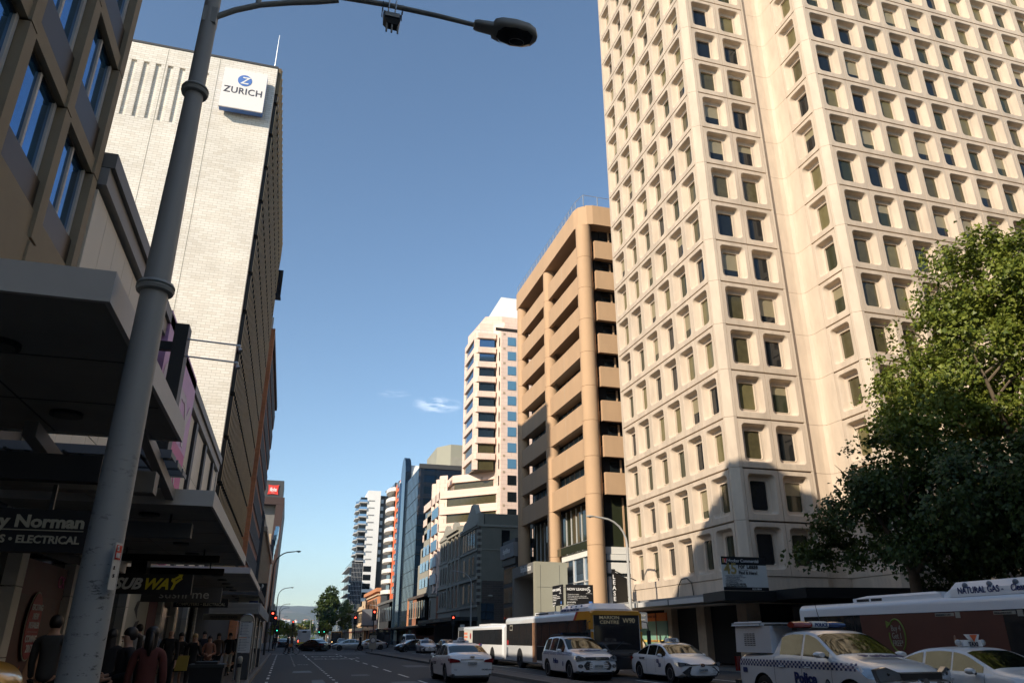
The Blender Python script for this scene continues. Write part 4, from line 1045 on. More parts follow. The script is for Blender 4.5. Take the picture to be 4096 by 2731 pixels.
for z0, z1 in ((11.0, 10.95), (10.39, 10.33)):
    b.tube([(-4.15, 25.2, z0), (-2.55, 25.2, z1)], .028, 'rail', 6); b.sphere((-2.5, 25.2, z1 - .05), .09, 'steel', 8, 6); b.tube([(-2.5, 25.2, z1 - .05), (-2.42, 25.15, z1 - .22)], [.05, .08], 'steel', 8)
b.build('spotlight_arm', root)
sg = thing('magenta_sign', 'large magenta and lilac wall sign with big white letters behind the black pillar', 'sign', (-5.0, 30, 5))
b = MB(); b.box(-5.2, -4.95, 26.2, 34.3, 8.9, 12.4, 'lilac'); b.box(-5.2, -4.95, 26.2, 34.2, 4.4, 8.9, 'magenta'); b.build('panel', sg)
b = MB(); fit_text(b, 'CITY', 2.6, 'mag_white', (-4.94, 26.3, 9.1), Y1, Z1, bold=.06, sx=1.35); fit_text(b, 'CROSS', 1.5, 'mag_white', (-4.94, 28.2, 7.2), Y1, Z1, bold=.03, sx=.95); fit_text(b, 'Over 60 stores', .75, 'maroon', (-4.94, 28.4, 6.2), Y1, Z1)
b.build('lettering', sg, fix=False)
# ---------------------------------------------------------------- left 3: white brick tower with bronze louvres
root = thing('white_brick_tower', 'tall tower with a blank white glazed brick end wall and bronze louvred street side', 'tower', (-5.2, 60, 0))
b = MB(); b.box(-40, -5.7, 51.1, 82, .13, 44.2, 'dark_int')
slot_x = [-16.3 + .86 * k for k in range(8)]
b.box(-40, slot_x[0] - .3, 50.6, 51.1, .13, 44.4, 'white_brick'); b.box(slot_x[-1] + .1, -5.2, 50.6, 51.1, .13, 44.4, 'white_brick')
for k, x in enumerate(slot_x[:-1]): b.box(x + .1, slot_x[k + 1] - .3, 50.6, 51.1, 37.6, 42.74, 'white_brick')
b.box(slot_x[0] - .3, slot_x[-1] + .1, 50.6, 51.1, 42.76, 44.4, 'white_brick'); b.box(slot_x[0] - .3, slot_x[-1] + .1, 50.6, 51.1, .13, 37.58, 'white_brick')
b.box(-17, -9.8, 50.76, 51.09, 37.5, 42.8, 'white_brick')
b.build('end_wall', root)
b = MB(); b.box(-40, -5.15, 50.55, 82, 44.42, 44.6, 'dark_grey')
for x in (-16.2, -12.1, -9.0): b.cyl((x, 52), .25, 44.6, 44.95, 'pale_grey', 10)
b.box(-12, -8, 55, 60, 44.6, 45.0, 'pale_grey'); b.build('roof', root)
b = MB()
for x in (-13.35, -9.55): b.box(x, x + .04, 50.59, 50.6, .2, 44.3, 'stone_trim')
b.build('joint', root)
b = MB(); b.tube([(-5.5, 51.2, 44.4), (-5.5, 51.2, 48.4)], [.05, .02], 'rail', 6); b.build('mast', root)
FL = 3.05
b = MB()
for k in range(13):
    z = 44.6 - FL * (k + 1)
    b.box(-5.7, -5.3, 51.12, 82, z - .02, z + .72, 'bronze_dark')
b.box(-5.7, -4.95, 51.2, 82, 42.4, 45.0, 'bronze'); b.build('spandrel', root)
for k in range(13):
    z = 44.6 - FL * (k + 1); w = MB(); w.box(-5.72, -5.6, 51.12, 82, z + .74, z + FL - .04, 'glass_dark'); w.build('window', root)
b = MB()
for k in range(13):
    z = 44.6 - FL * (k + 1)
    for j in range(31):
        y = 51.3 + j * 1.0
        b.box(-5.32, -4.97, y, y + .15, z + .1, z + FL - .28, 'bronze_dark'); b.box(-4.97, -4.93, y - .01, y + .17, z + .08, z + FL - .26, 'bronze_fin_lit')  # dark body, pale edge strip: shade and caught light painted on each fin
b.build('fin', root)
b = MB()
for j in range(30): b.box(-4.95, -4.88, 51.4 + j * 1.02, 51.5 + j * 1.02, 42.4, 45.0, 'bronze_fin_lit')
b.build('crown_rib', root)
sg = thing('insurer_sign', 'square white illuminated box sign with blue round emblem high on the white brick wall', 'sign', (-7.4, 50.5, 41))
b = MB(); b.box(-8.95, -5.78, 49.85, 50.35, 39.28, 42.9, 'zur_blue'); b.box(-8.97, -5.76, 49.75, 49.85, 39.26, 42.92, 'zur_face'); b.box(-8.9, -5.83, 50.35, 50.6, 39.6, 42.6, 'mid_grey'); b.build('panel', sg)
b = MB(); c = (-7.37, 49.74, 41.95)
b.ext([(c[0] + .52 * math.cos(R(a)), c[1], c[2] + .52 * math.sin(R(a))) for a in range(0, 360, 12)], (0, -.012, 0), 'zur_blue')
fit_text(b, 'Z', .92, 'white', (c[0] - .01, c[1] - .016, c[2] - .32), X1, Z1, align='CENTER', bold=.014, shear=.2)
b.build('emblem', sg)
text('ZURICH', .82, 'zur_text', (-7.37, 49.74, 40.65), X1, Z1, sg, align='CENTER', bold=.008, sx=.92, spacing=1.06)
bx = thing('blade_box_sign', 'small dark blue box sign projecting from the far edge of the white brick tower', 'sign', (-4.8, 83, 38))
b = MB(); b.box(-5.25, -4.45, 82.3, 83.0, 38.5, 42.0, 'glass_navy'); b.box(-5.3, -4.4, 82.25, 83.05, 38.4, 38.5, 'black'); b.build('box', bx)
# ---------------------------------------------------------------- left 4: brick building
root = thing('orange_brick_block', 'slim looking orange brick office block with dark window grid beyond the louvred tower', 'office block', (-5, 100, 0))
b = MB(); b.box(-40, -4.6, 83.6, 84.2, .13, 35.0, 'orange_brick'); b.box(-40, -4.9, 84.2, 116, .13, 34.8, 'red_brick'); b.box(-8, -4.62, 84.2, 116, 34.3, 35.0, 'dark_stone'); b.build('wall', root)
for k in range(10):
    z = 31.2 - k * 3.1
    w = MB(); w.box(-4.95, -4.84, 84.6, 115.6, z, z + 2.0, 'glass_dark'); wo_ = w.build('window', root)
    f = MB()
    for j in range(20): f.box(-4.84, -4.74, 84.8 + j * 1.58, 85.0 + j * 1.58, z, z + 2.0, 'mid_grey')
    f.box(-4.84, -4.76, 84.7, 115.3, z - .08, z, 'mid_grey')
    f.build('mullion', wo_)
b = MB(); b.box(-5.3, -5.05, 86, 86.3, 35.0, 37.4, 'offwhite'); b.tube([(-4.8, 84.2, 35.4), (-4.8, 92, 35.4)], .03, 'rail', 5); b.build('roof_post', root)
# ---------------------------------------------------------------- left 5: hotel and heritage row
root = thing('hotel_tower', 'dark grey hotel slab with red cushion shaped sign on top and brown portal frame', 'hotel', (-10, 270, 0))
b = MB(); b.box(-16, -5.2, 263, 280, 45.6, 51.3, 'dark_grey'); b.box(-17, -6.9, 266, 300, 10, 45.5, 'grey_clad'); b.build('wall', root)
b = MB(); b.box(-17, -4.45, 262.5, 310, 43.2, 45.58, 'brown_clad'); b.ext([(-7.0, 262.6, 43.2), (-4.45, 262.6, 43.2), (-4.9, 262.6, 0), (-7.6, 262.6, 0)], (0, 47, 0), 'brown_clad'); b.build('frame', root)
b = MB()
def cush(cx, y, cz, w, h, m_):
    p = []
    for (ax, az, bx_, bz) in ((-1, -1, 1, -1), (1, -1, 1, 1), (1, 1, -1, 1), (-1, 1, -1, -1)):
        for k in range(7):
            t = k / 7; x = ax + (bx_ - ax) * t; z = az + (bz - az) * t; q = 1 - .11 * math.sin(math.pi * t)
            if ax == bx_: x *= q
            else: z *= q
            p.append((cx + x * w / 2, y, cz + z * h / 2))
    b.ext(p, (0, -.2, 0), m_)
cush(-8.45, 262.9, 48.1, 3.5, 3.3, 'ibis_red'); b.build('sign_panel', root)
b = MB(); fit_text(b, 'ibis', 1.75, 'white', (-8.45, 262.68, 47.6), X1, Z1, align='CENTER', bold=.05); fit_text(b, 'HOTELS', .3, 'white', (-8.45, 262.68, 46.95), X1, Z1, align='CENTER'); b.build('lettering', root, fix=False)
root = thing('slate_blue_block', 'narrow slate blue metal clad building wedged beside the orange brick block', 'building', (-5.2, 124, 0))
b = MB(); b.box(-30, -5.15, 116.2, 136, .13, 21.0, 'decal_grey')
for k in range(8): b.box(-5.15, -5.05, 116.6 + k * 2.4, 116.7 + k * 2.4, 3, 20.6, 'dark_grey')
b.build('wall', root)
root = thing('ochre_heritage_row', 'ochre stone heritage front with pilasters and upper storeys on the far left', 'building', (-5.2, 160, 0))
b = MB(); b.box(-30, -5.25, 136.2, 200, .13, 21.5, 'sandstone'); b.box(-30, -4.6, 136.2, 200, 18.6, 19.4, 'sandstone')
for k in range(11): b.box(-5.25, -4.95, 137 + k * 6, 138.2 + k * 6, 4.2, 18.6, 'sandstone')
b.build('wall', root)
for k in range(10):
    for z in (5, 9.5, 14):
        b = MB(); b.box(-5.23, -5.1, 139.2 + k * 6, 142 + k * 6, z, z + 3.2, 'glass_dark'); b.build('window', root)
root = thing('glass_rooftop_boxes', 'stacked pale blue glass boxes rising above the ochre heritage front', 'building', (-5.2, 215, 0))
b = MB(); b.box(-30, -5.6, 200.2, 245, .13, 26, 'sandstone')
for k in range(5): b.box(-5.6, -4.6, 202 + k * 8, 207 + k * 8, 20 + k * 2.2, 23.5 + k * 2.2, 'glass_blue')
b.build('wall', root)
root = thing('plain_far_block', 'plain low grey street block beyond the hotel on the left', 'building', (-5.2, 350, 0))
b = MB(); b.box(-30, -4.3, 310, 420, .13, 13.5, 'stone_trim'); b.box(-4.3, -2.2, 310, 400, 3.6, 4.0, 'dark_grey'); b.build('wall', root)
for k in range(12):
    b = MB(); b.box(-4.35, -4.25, 312 + k * 8, 316 + k * 8, 6, 9, 'glass_dark'); b.build('window', root)
# ---------------------------------------------------------------- ground floor shops on the left
root = thing('left_shopfronts', 'dark shop windows between cream tiled pilasters under the left awnings', 'shopfront', (-5.2, 30, 0))
b = MB(); b.box(-12, -5.4, -20, 50, .13, 3.35, 'glass_shop'); b.box(-12, -5.32, -20, 50, 3.35, 4.0, 'dark_grey'); b.box(-30, -5.3, 50.0, 83, .13, 4.0, 'dark_int'); b.build('wall', root)
for y in (5.5, 10.5, 17.45, 21.6, 25.25, 28.72, 36.6, 41.0, 46.0):
    b = MB()
    for z0, z1 in ((.13, 1.28), (1.3, 2.58), (2.6, 3.34)): b.box(-5.4, -5.14, y - .22, y + .22, z0, z1, 'cream_clad')
    b.build('pilaster', root)
b = MB(); b.box(-5.4, -5.3, 17.8, 21.3, .3, 3.2, 'poster_dark'); b.sphere((-5.3, 18.6, .75), .42, 'orange_brick', 12, 6, (.1, 1, 1)) if False else b.ext([(-5.29, 18.0, .5), (-5.29, 18.9, .9), (-5.29, 19.2, 1.1), (-5.29, 18.6, .5)], (-.005, 0, 0), 'orange_paint'); b.ext([(-5.29, 19.4, .35), (-5.29, 20.6, .35), (-5.29, 20.4, 1.3), (-5.29, 19.9, 1.5), (-5.29, 19.5, 1.0)], (-.005, 0, 0), 'ad_poster'); b.box(-5.3, -5.285, 17.8, 21.3, 2.5, 3.2, 'red_poster'); fit_text(b, 'CX', .38, 'magenta', (-5.27, 20.6, 2.75), Y1, Z1); b.build('poster', root)
b = MB(); b.box(-5.4, -5.3, 29.0, 34.0, .3, 3.2, 'sign_cream')
for k, (yy, zz, q) in enumerate(((31.5, 2.6, .5), (31.8, 1.9, .6), (31.4, 1.2, .5))): b.ext([(-5.29, yy - q, zz), (-5.29, yy - q * .2, zz + .28), (-5.29, yy + q, zz + .35), (-5.29, yy + q * .3, zz + .02), (-5.29, yy + q * .6, zz - .3)], (-.005, 0, 0), 'black')
b.build('poster', root)
b = MB(); b.box(-5.4, -5.3, 34.1, 36.2, .3, 3.1, 'red_poster'); b.build('poster', root)
b = MB(); b.box(-5.38, -5.33, 37.6, 39.6, .5, 2.9, 'glass_olive2'); b.box(-5.38, -5.33, 42, 43.5, .5, 2.9, 'glass_olive2'); b.build('window', root)
ov = thing('oval_retail_sticker', 'oval dark red sign reading exciting new retailer coming 2017 on the shop poster', 'sign', (-5.2, 19.2, 1.2))
def ell(cy, cz, ry, rz, x, m_, bb, n=28): bb.ext([(x, cy + ry * math.cos(2 * math.pi * k / n), cz + rz * math.sin(2 * math.pi * k / n)) for k in range(n)], (-.01, 0, 0), m_)
b = MB(); ell(19.24, 1.88, .50, .70, -5.24, 'sign_cream', b); ell(19.24, 1.88, .47, .67, -5.225, 'oval_red', b); b.build('panel', ov)
b = MB()
for s, z, sz in (('EXCITING', 2.2, .15), ('NEW', 2.02, .15), ('RETAILER', 1.84, .15), ('COMING', 1.56, .17), ('2017', 1.36, .19)): fit_text(b, s, sz * 1.12, 'white', (-5.215, 19.24, z), Y1, Z1, align='CENTER', bold=.003)
b.box(-5.22, -5.215, 18.9, 19.58, 1.76, 1.765, 'offwhite'); b.build('lettering', ov)
# ---------------------------------------------------------------- awnings
def awning(name, label, x1, y0, y1, z, h, x0=-5.2, fm='awning_light'):
    t = thing(name, label, 'awning', (x1, (y0 + y1) / 2, z))
    b = MB(); b.box(x0, x1 - .05, y0 + .05, y1 - .05, z, z + .1, 'soffit'); b.box(x0, x1 - .05, y0 + .1, y1 - .1, z + .1, z + h * .7, 'soffit'); b.build('soffit', t)
    b = MB(); b.box(x0, x1, y0, y0 + .05, z - .03, z + h, fm); b.box(x1 - .05, x1, y0 + .05, y1 - .05, z - .03, z + h, fm); b.box(x0, x1, y1 - .05, y1, z - .03, z + h, fm); b.build('fascia', t)
    b = MB()
    n = max(1, int((y1 - y0) / 2.4))
    for k in range(1, n + 1): b.box(x0, x1 - .1, y0 + k * (y1 - y0) / (n + 1), y0 + k * (y1 - y0) / (n + 1) + .02, z - .006, z, 'black')
    b.box(x0 + 1.7, x0 + 1.72, y0 + .1, y1 - .1, z - .006, z, 'black'); b.build('joint', t)
    for k in range(n):
        c = (x1 - 1.3, y0 + (k + .55) * (y1 - y0) / n, z - .04); l = MB(); l.cyl((c[0], c[1]), .2, z - .05, z - .004, 'dark_metal', 20); l.cyl((c[0], c[1]), .15, z - .06, z - .05, 'soffit_light', 20); l.build('downlight', t)
    return t
awning('street_awning', 'large pale grey flat awning nearest the camera behind the big lamp post', -1.78, 6.66, 11.9, 4.43, .27)
awning('street_awning', 'long pale edged awning above the sandwich shop sign, second along the left side', -1.52, 14.9, 27.8, 3.95, .26)
awning('street_awning', 'short pale edged awning just beyond the long second one on the left', -1.5, 31.5, 44.5, 3.98, .2)
awning('street_awning', 'small dark flat awning under the louvred tower on the left', -1.6, 46, 60, 3.9, .4, fm='dark_grey')
gc = thing('glass_canopy', 'stepped glass louvre canopy between the two nearest left awnings', 'canopy', (-2.1, 14, 4.3))
for k, (y, z) in enumerate(((12.9, 4.42), (13.7, 4.42), (14.4, 4.42))):
    b = MB(); b.box(-5.1, -2.08, y, y + .52, z, z + .02, 'glass_green'); b.build('louvre', gc)
    b = MB(); b.box(-5.1, -2.06, y - .03, y, z - .07, z + .07, 'decal_grey'); b.box(-2.08, -2.06, y, y + .52, z - .03, z + .05, 'decal_grey')
    for x in (-4.4, -3.6, -2.5): b.box(x, x + .04, y - .2, y + .6, z - .1, z - .07, 'dark_metal')
    b.build('rail', gc)
b = MB(); b.ext([(-2.35, 11.4, 4.38), (-2.35, 15.1, 3.98), (-2.35, 15.1, 4.16), (-2.35, 11.4, 4.56)], (.14, 0, 0), 'awning_metal'); b.ext([(-3.5, 10.6, 4.05), (-3.5, 12.4, 3.85), (-3.5, 15.0, 3.95), (-3.5, 15, 4.1), (-3.5, 12.4, 4.05), (-3.5, 10.6, 4.25)], (.16, 0, 0), 'awning_metal'); b.build('strut', gc)
def hung(name, label, x0, x1, y, z0, z1, zh, m_='sign_black', th=.16):
    t = thing(name, label, 'sign', ((x0 + x1) / 2, y, z0)); b = MB(); b.box(x0, x1, y, y + th, z0, z1, m_); b.build('panel', t)
    for f in (.15, .85):
        if zh - z1 < .55: b = MB(); b.box(x0 + (x1 - x0) * f - .02, x0 + (x1 - x0) * f + .02, y + .06, y + .1, z1, zh, 'dark_metal'); b.build('hanger', t)
    return t
hung('hanging_sign', 'plain black light box hung under the nearest awning, its dark back to the camera, topmost', -5.1, -2.0, 8.45, 3.13, 3.4, 4.4)
t = hung('hanging_sign', 'black hanging shop sign lettered Norman Electrical, cut by the big lamp post', -5.0, -1.98, 8.6, 2.44, 2.86, 3.12)
b = MB()
fit_text(b, 'y Norman', .165, 'sign_cream', (-2.07, 8.59, 2.68), X1, Z1, align='RIGHT', bold=.006, sx=1.12)
fit_text(b, 'COMPUTERS • ELECTRICAL', .103, 'sign_cream', (-2.09, 8.59, 2.525), X1, Z1, align='RIGHT', bold=.003, sx=1.0)
b.box(-3.3, -2.07, 8.585, 8.59, 2.645, 2.655, 'sign_cream'); b.build('lettering', t, fix=False)
hung('hanging_sign', 'grey slanted blank light box right of the lamp post above the second awning edge', -5.0, -1.98, 11.4, 3.54, 3.84, 4.4, 'grey_clad', .3)
hung('hanging_sign', 'dark teal blank hanging box, first beneath the long second awning', -4.8, -2.0, 16.3, 3.5, 3.78, 3.95, 'decal_grey', .25)
hung('hanging_sign', 'thin black blank hanging box, second beneath the long awning', -4.8, -1.95, 22.9, 3.6, 3.78, 3.95)
hung('hanging_sign', 'black blank hanging box right above the sushi sign under the long awning', -4.8, -2.0, 25.6, 3.45, 3.65, 3.95)
t = hung('hanging_sign', 'black hanging sandwich shop sign reading SUBWAY in white and yellow italic letters', -3.95, -2.0, 17.8, 2.5, 2.9, 3.95)
b = MB(); fit_text(b, 'SUB', .30, 'offwhite', (-3.52, 17.79, 2.6), X1, Z1, bold=.012, shear=.35, sx=.98); fit_text(b, 'WAY', .30, 'yellow', (-2.97, 17.79, 2.6), X1, Z1, bold=.012, shear=.35, sx=.98)
b.ext([(-2.42, 17.785, 2.78), (-2.27, 17.785, 2.88), (-2.3, 17.785, 2.9), (-2.2, 17.785, 2.9), (-2.22, 17.785, 2.8), (-2.25, 17.785, 2.84), (-2.4, 17.785, 2.74)], (0, -.01, 0), 'yellow')
b.ext([(-3.62, 17.785, 2.58), (-3.5, 17.785, 2.68), (-3.46, 17.785, 2.63), (-3.56, 17.785, 2.56)], (0, -.01, 0), 'offwhite'); b.build('lettering', t, fix=False)
t = hung('hanging_sign', 'grey hanging sign with pale lower case sushi me lettering behind the sandwich sign', -4.3, -2.0, 25.9, 2.66, 3.1, 3.98, 'sign_grey')
text('sushi me', .36, 'offwhite', (-2.35, 25.89, 2.77), X1, Z1, t, align='RIGHT', sx=1.15)
t = hung('hanging_sign', 'black hanging sign reading computers electrical below the sushi sign', -3.6, -1.9, 27.8, 2.58, 2.85, 3.95)
text('COMPUTERS • ELECTRICAL', .125, 'sign_cream', (-1.98, 27.79, 2.63), X1, Z1, t, align='RIGHT', sx=1.02, bold=.002)
t = hung('hanging_sign', 'cream hanging sign reading please pay please behind the timetable pillar', -3.4, -1.75, 36, 2.35, 2.6, 3.98, 'sign_cream')
text('PLEASE PAY PLEASE', .13, 'dark_grey', (-2.55, 35.99, 2.42), X1, Z1, t, align='CENTER')
t = thing('retail_lease_board', 'white ground floor retail board with dark blue corner panel above the bus shelter roof', 'sign', (-1.9, 48, 3.4))
b = MB(); b.box(-2.75, -1.62, 48.4, 48.5, 3.35, 4.15, 'sign_cream'); b.box(-2.15, -1.66, 48.38, 48.4, 3.37, 3.65, 'police_blue'); b.build('panel', t)
b = MB(); fit_text(b, 'GROUND FLOOR RETAIL', .105, 'dark_grey', (-1.66, 48.36, 4.0), X1, Z1, align='RIGHT'); fit_text(b, 'FROM 200SQM', .11, 'dark_grey', (-1.66, 48.36, 3.85), X1, Z1, align='RIGHT'); fit_text(b, 'Colliers', .12, 'offwhite', (-1.9, 48.36, 3.46), X1, Z1, align='CENTER'); b.build('lettering', t, fix=False)
t = thing('lease_corner_sign', 'black sign ending in SE above the white retail board', 'sign', (-1.7, 50, 4.2)); b = MB(); b.box(-2.6, -1.6, 50, 50.1, 4.15, 4.75, 'sign_black'); b.build('panel', t); text('LEASE', .3, 'offwhite', (-1.64, 49.99, 4.3), X1, Z1, t, align='RIGHT')
t = thing('number_sign', 'maroon hanging sign with white number 68 beside the left signal', 'sign', (-1.9, 52, 2.7)); b = MB(); b.box(-2.5, -1.62, 52, 52.1, 2.65, 3.5, 'maroon'); b.build('panel', t); text('68', .36, 'offwhite', (-1.95, 51.99, 3.1), X1, Z1, t, align='CENTER'); text('Fruit Frappe', .13, 'offwhite', (-1.66, 51.99, 2.75), X1, Z1, t, align='RIGHT')
t = thing('parking_blade_sign', 'tall black blade sign reading PARKING above the maroon number sign', 'sign', (-1.7, 62, 3.9)); b = MB(); b.box(-2.35, -1.62, 62, 62.1, 3.8, 5.5, 'sign_black'); b.build('panel', t)
b = MB()
for k, ch in enumerate('PARKING'): fit_text(b, ch, .2, 'offwhite', (-1.98, 61.99, 5.0 - k * .18), X1, Z1, align='CENTER')
b.lathe((-1.98, 61.97, 5.3), [(.14, 0), (.14, .02)], 'offwhite', 16, 'Y'); b.build('lettering', t, fix=False)
# ---------------------------------------------------------------- vehicles
def sm(t): t = min(max(t, 0), 1); return t * t * (3 - 2 * t)
def interp(pts, y):
    if y <= pts[0][0]: return pts[0][1]
    for (a, va), (b_, vb) in zip(pts, pts[1:]):
        if y <= b_: return va + (vb - va) * ((y - a) / (b_ - a))
    return pts[-1][1]
def smoothpts(pts, y, w=.06):
    return sum(interp(pts, y + d) for d in (-w, -w / 2, 0, w / 2, w)) / 5
class Car:
    """y forward (nose at +L/2), x across, z up, origin on the ground under the middle"""
    def __init__(s, L, W, top, belt, zb=.2, tumble=.38, wheels=(1.4, -1.4), wr=.33, nose=.22, tail=.14, mat_='car_white'):
        s.L, s.W, s.top_, s.belt_, s.zb, s.tb, s.wh, s.wr, s.nose, s.tail, s.m = L, W, top, belt, zb, tumble, wheels, wr, nose, tail, mat_
    def top(s, y): return smoothpts(s.top_, y, .09)
    def belt(s, y): return min(interp(s.belt_, y), s.top(y) - .035)
    def hw(s, y): return s.W / 2 * (1 - .07 * abs(2 * y / s.L) ** 5)
    def rail(s, y):
        zt = s.top(y); zr = max(s.belt(y) + .02, zt - .075); return zr, s.hw(y) * .955 - s.tb * max(0, zr - s.belt(y)) - .015
    def ring(s, y):
        w = s.hw(y); zb = s.zb; bl = s.belt(y); zt = s.top(y); zr, wr = s.rail(y)
        if s.L / 2 - abs(y) < .45: zb += .06 * sm(1 - (s.L / 2 - abs(y)) / .45)
        h = bl - zb
        p = [(0, zb), (w * .82, zb), (w * .965, zb + .05), (w * .99, zb + .28 * h), (w, zb + .55 * h), (w * .992, zb + .78 * h), (w * .985, zb + .9 * h), (w * .955, bl)]
        w0 = w * .955 - .012
        for t in (.12, .5, .92): p.append((w0 + (wr - w0) * t, bl + (zr - bl) * t))
        p += [(wr * .93, zr + (zt - zr) * .45), (wr * .75, zr + (zt - zr) * .8), (wr * .4, zt - .004), (0, zt)]
        return p
    def deform(s, v):
        x, y, z = v; q = min(abs(x) / (s.W / 2), 1.0)
        f = sm((y - (s.L / 2 - 1.0)) / 1.0); y -= s.nose * f * q ** 2.2
        zz = (z - .5)
        y -= .10 * f * max(0, zz) ** 1.2
        g = sm((-y - (s.L / 2 - .9)) / .9); y += s.tail * g * q ** 2.4
        return (x, y, z)
    def body(s, root, extra=None):
        ys = [-s.L / 2, -s.L / 2 + .03, -s.L / 2 + .09]; y = -s.L / 2 + .2
        while y < s.L / 2 - .15: ys.append(y); y += .105
        ys += [s.L / 2 - .09, s.L / 2 - .03, s.L / 2]
        rings = []
        for y in ys:
            p = s.ring(y); e = s.L / 2 - abs(y); k = 1.0 if e > .1 else (.985 if e > .06 else (.96 if e > .01 else .90))
            zc = .55
            P = [(x * (k * .5 + .5) if k < 1 else x, y, zc + (z - zc) * k) for x, z in p]
            full = P + [(-x, yy, z) for (x, yy, z) in reversed(P[1:-1])]
            rings.append(full)
        mb = MB(); mb.loft(rings, s.m, caps=False)
        for (ring, fl) in ((rings[0], 1), (rings[-1], 0)):      # ends closed with shrinking rings
            c = Vector((0, ring[0][1], .55)); base = len(mb.v); n = len(ring); prev = None
            lay = []
            for q in (1, .66, .33):
                lay.append([tuple(c + (Vector(v) - c) * q) for v in ring])
            idx = []
            off = 0 if ring is rings[0] else (len(rings) - 1) * n
            idx.append([off + k for k in range(n)])
            for l in lay[1:]: i = len(mb.v); mb.v += l; idx.append([i + k for k in range(n)])
            for a, b_ in zip(idx, idx[1:]):
                for k in range(n): mb.f.append((a[k], a[(k + 1) % n], b_[(k + 1) % n], b_[k])); mb.m.append(s.m)
            i = len(mb.v); mb.v.append(tuple(c)); a = idx[-1]
            for k in range(n): mb.f.append((a[k], a[(k + 1) % n], i)); mb.m.append(s.m)
        mb.v = [s.deform(v) for v in mb.v]
        o = mb.build('body', root)
        cu = MB()
        for wy in s.wh: cu.cyl_x = cu.tube([(-s.W, wy, s.wr * .98), (s.W, wy, s.wr * .98)], s.wr + .065, 'car_plastic', 28)
        c = cu.build('cut'); c.parent = root
        md = o.modifiers.new('b', 'BOOLEAN'); md.object = c; md.operation = 'DIFFERENCE'; md.solver = 'EXACT'; md.material_mode = 'TRANSFER'
        ib = MB(); hwm = s.W / 2 - .24
        dg = bpy.context.evaluated_depsgraph_get(); me = bpy.data.meshes.new_from_object(o.evaluated_get(dg), depsgraph=dg)
        old = o.data; o.modifiers.clear(); o.data = me; bpy.data.objects.remove(c)
        me.polygons.foreach_set('use_smooth', [True] * len(me.polygons)); me.set_sharp_from_angle(angle=R(32))
        # inner arch liners so the wheels sit in a dark well, and the underbody
        for wy in s.wh: ib.tube([(-hwm, wy, s.wr), (hwm, wy, s.wr)], s.wr + .06, 'car_plastic', 20)
        ib.box(-hwm, hwm, -s.L / 2 + .25, s.L / 2 - .3, s.zb - .04, s.zb + .1, 'car_plastic'); ib.build('underbody', root)
        return o
    def sidex(s, y, z):
        w = s.hw(y); bl = s.belt(y)
        if z <= bl:
            p = [(q[1], q[0]) for q in s.ring(y)[1:8]]; return interp(sorted(p), z)
        zr, wr = s.rail(y); w0 = w * .955 - .012; t = (z - bl) / max(zr - bl, .01); return w0 + (wr - w0) * t
    def side_glass(s, root, ranges, m_='glass_dark', lo=.03, hi=.02, n=9, name='window', off=.006, sides=(-1, 1), zcap=None):
        for sd in sides:
            for (y0, y1) in ranges:
                mb = MB(); cols = []
                for k in range(n):
                    y = y0 + (y1 - y0) * k / (n - 1); zr, wr = s.rail(y); zl = s.belt(y) + lo; zh = zr - hi
                    if zcap: zh = min(zh, zcap)
                    zh = max(zh, zl + .004)
                    cols.append([s.deform((sd * (s.sidex(y, zl + (zh - zl) * t) + off), y, zl + (zh - zl) * t)) for t in (0, .5, 1)])
                i = 0
                for c in cols: mb.v += c
                for k in range(n - 1):
                    for q in range(2): a = k * 3 + q; mb.f.append((a, a + 1, a + 4, a + 3)); mb.m.append(m_)
                mb.build(name, root, smooth=60)
    def top_patch(s, root, y0, y1, f=.9, m_='glass_dark', name='windscreen', n=8, off=.008, f2=None):
        mb = MB(); N = 9
        for k in range(n):
            y = y0 + (y1 - y0) * k / (n - 1); zr, wr = s.rail(y); zt = s.top(y); ff = f + ((f2 or f) - f) * k / (n - 1)
            for q in range(N):
                t = -1 + 2 * q / (N - 1); x = t * wr * ff; a = abs(x) / wr
                z = interp([(0, zt), (.4, zt - .004), (.75, zr + (zt - zr) * .8), (.93, zr + (zt - zr) * .45), (1, zr)], a)
                mb.v.append(s.deform((x, y, z + off)))
        for k in range(n - 1):
            for q in range(N - 1): a = k * N + q; mb.f.append((a, a + 1, a + N + 1, a + N)); mb.m.append(m_)
        return mb.build(name, root, smooth=60)
    def end_patch(s, root, pts, end, m_, name, thick=.02, inset=.0, mb=None):
        """polygon (x,z) on the nose (end=1) or tail (end=-1)"""
        bb = mb or MB(); i = len(bb.v); y = end * (s.L / 2 + .006 - inset); c = (sum(p[0] for p in pts) / len(pts), sum(p[1] for p in pts) / len(pts))
        def yy(x):
            q = min(abs(x) / (s.W / 2), 1); return y
        fr = [s.deform((x, yy(x) + end * thick, z)) for x, z in pts]; bk = [s.deform((x, yy(x) - end * .12, z)) for x, z in pts]
        n = len(pts); bb.v += fr + bk
        bb.f.append(tuple(i + k for k in range(n))); bb.m.append(m_)
        for k in range(n): a = (k + 1) % n; bb.f.append((i + k, i + a, i + n + a, i + n + k)); bb.m.append(m_)
        if mb is None: return bb.build(name, root)
    def side_patch(s, root, pts, m_, name, off=.008, sides=(-1, 1), mb=None):
        for sd in sides:
            bb = mb or MB(); i = len(bb.v); bb.v += [s.deform((sd * (s.sidex(y, z) + off), y, z)) for y, z in pts]
            bb.f.append(tuple(i + k for k in range(len(pts)))); bb.m.append(m_)
            if mb is None: bb.build(name, root)
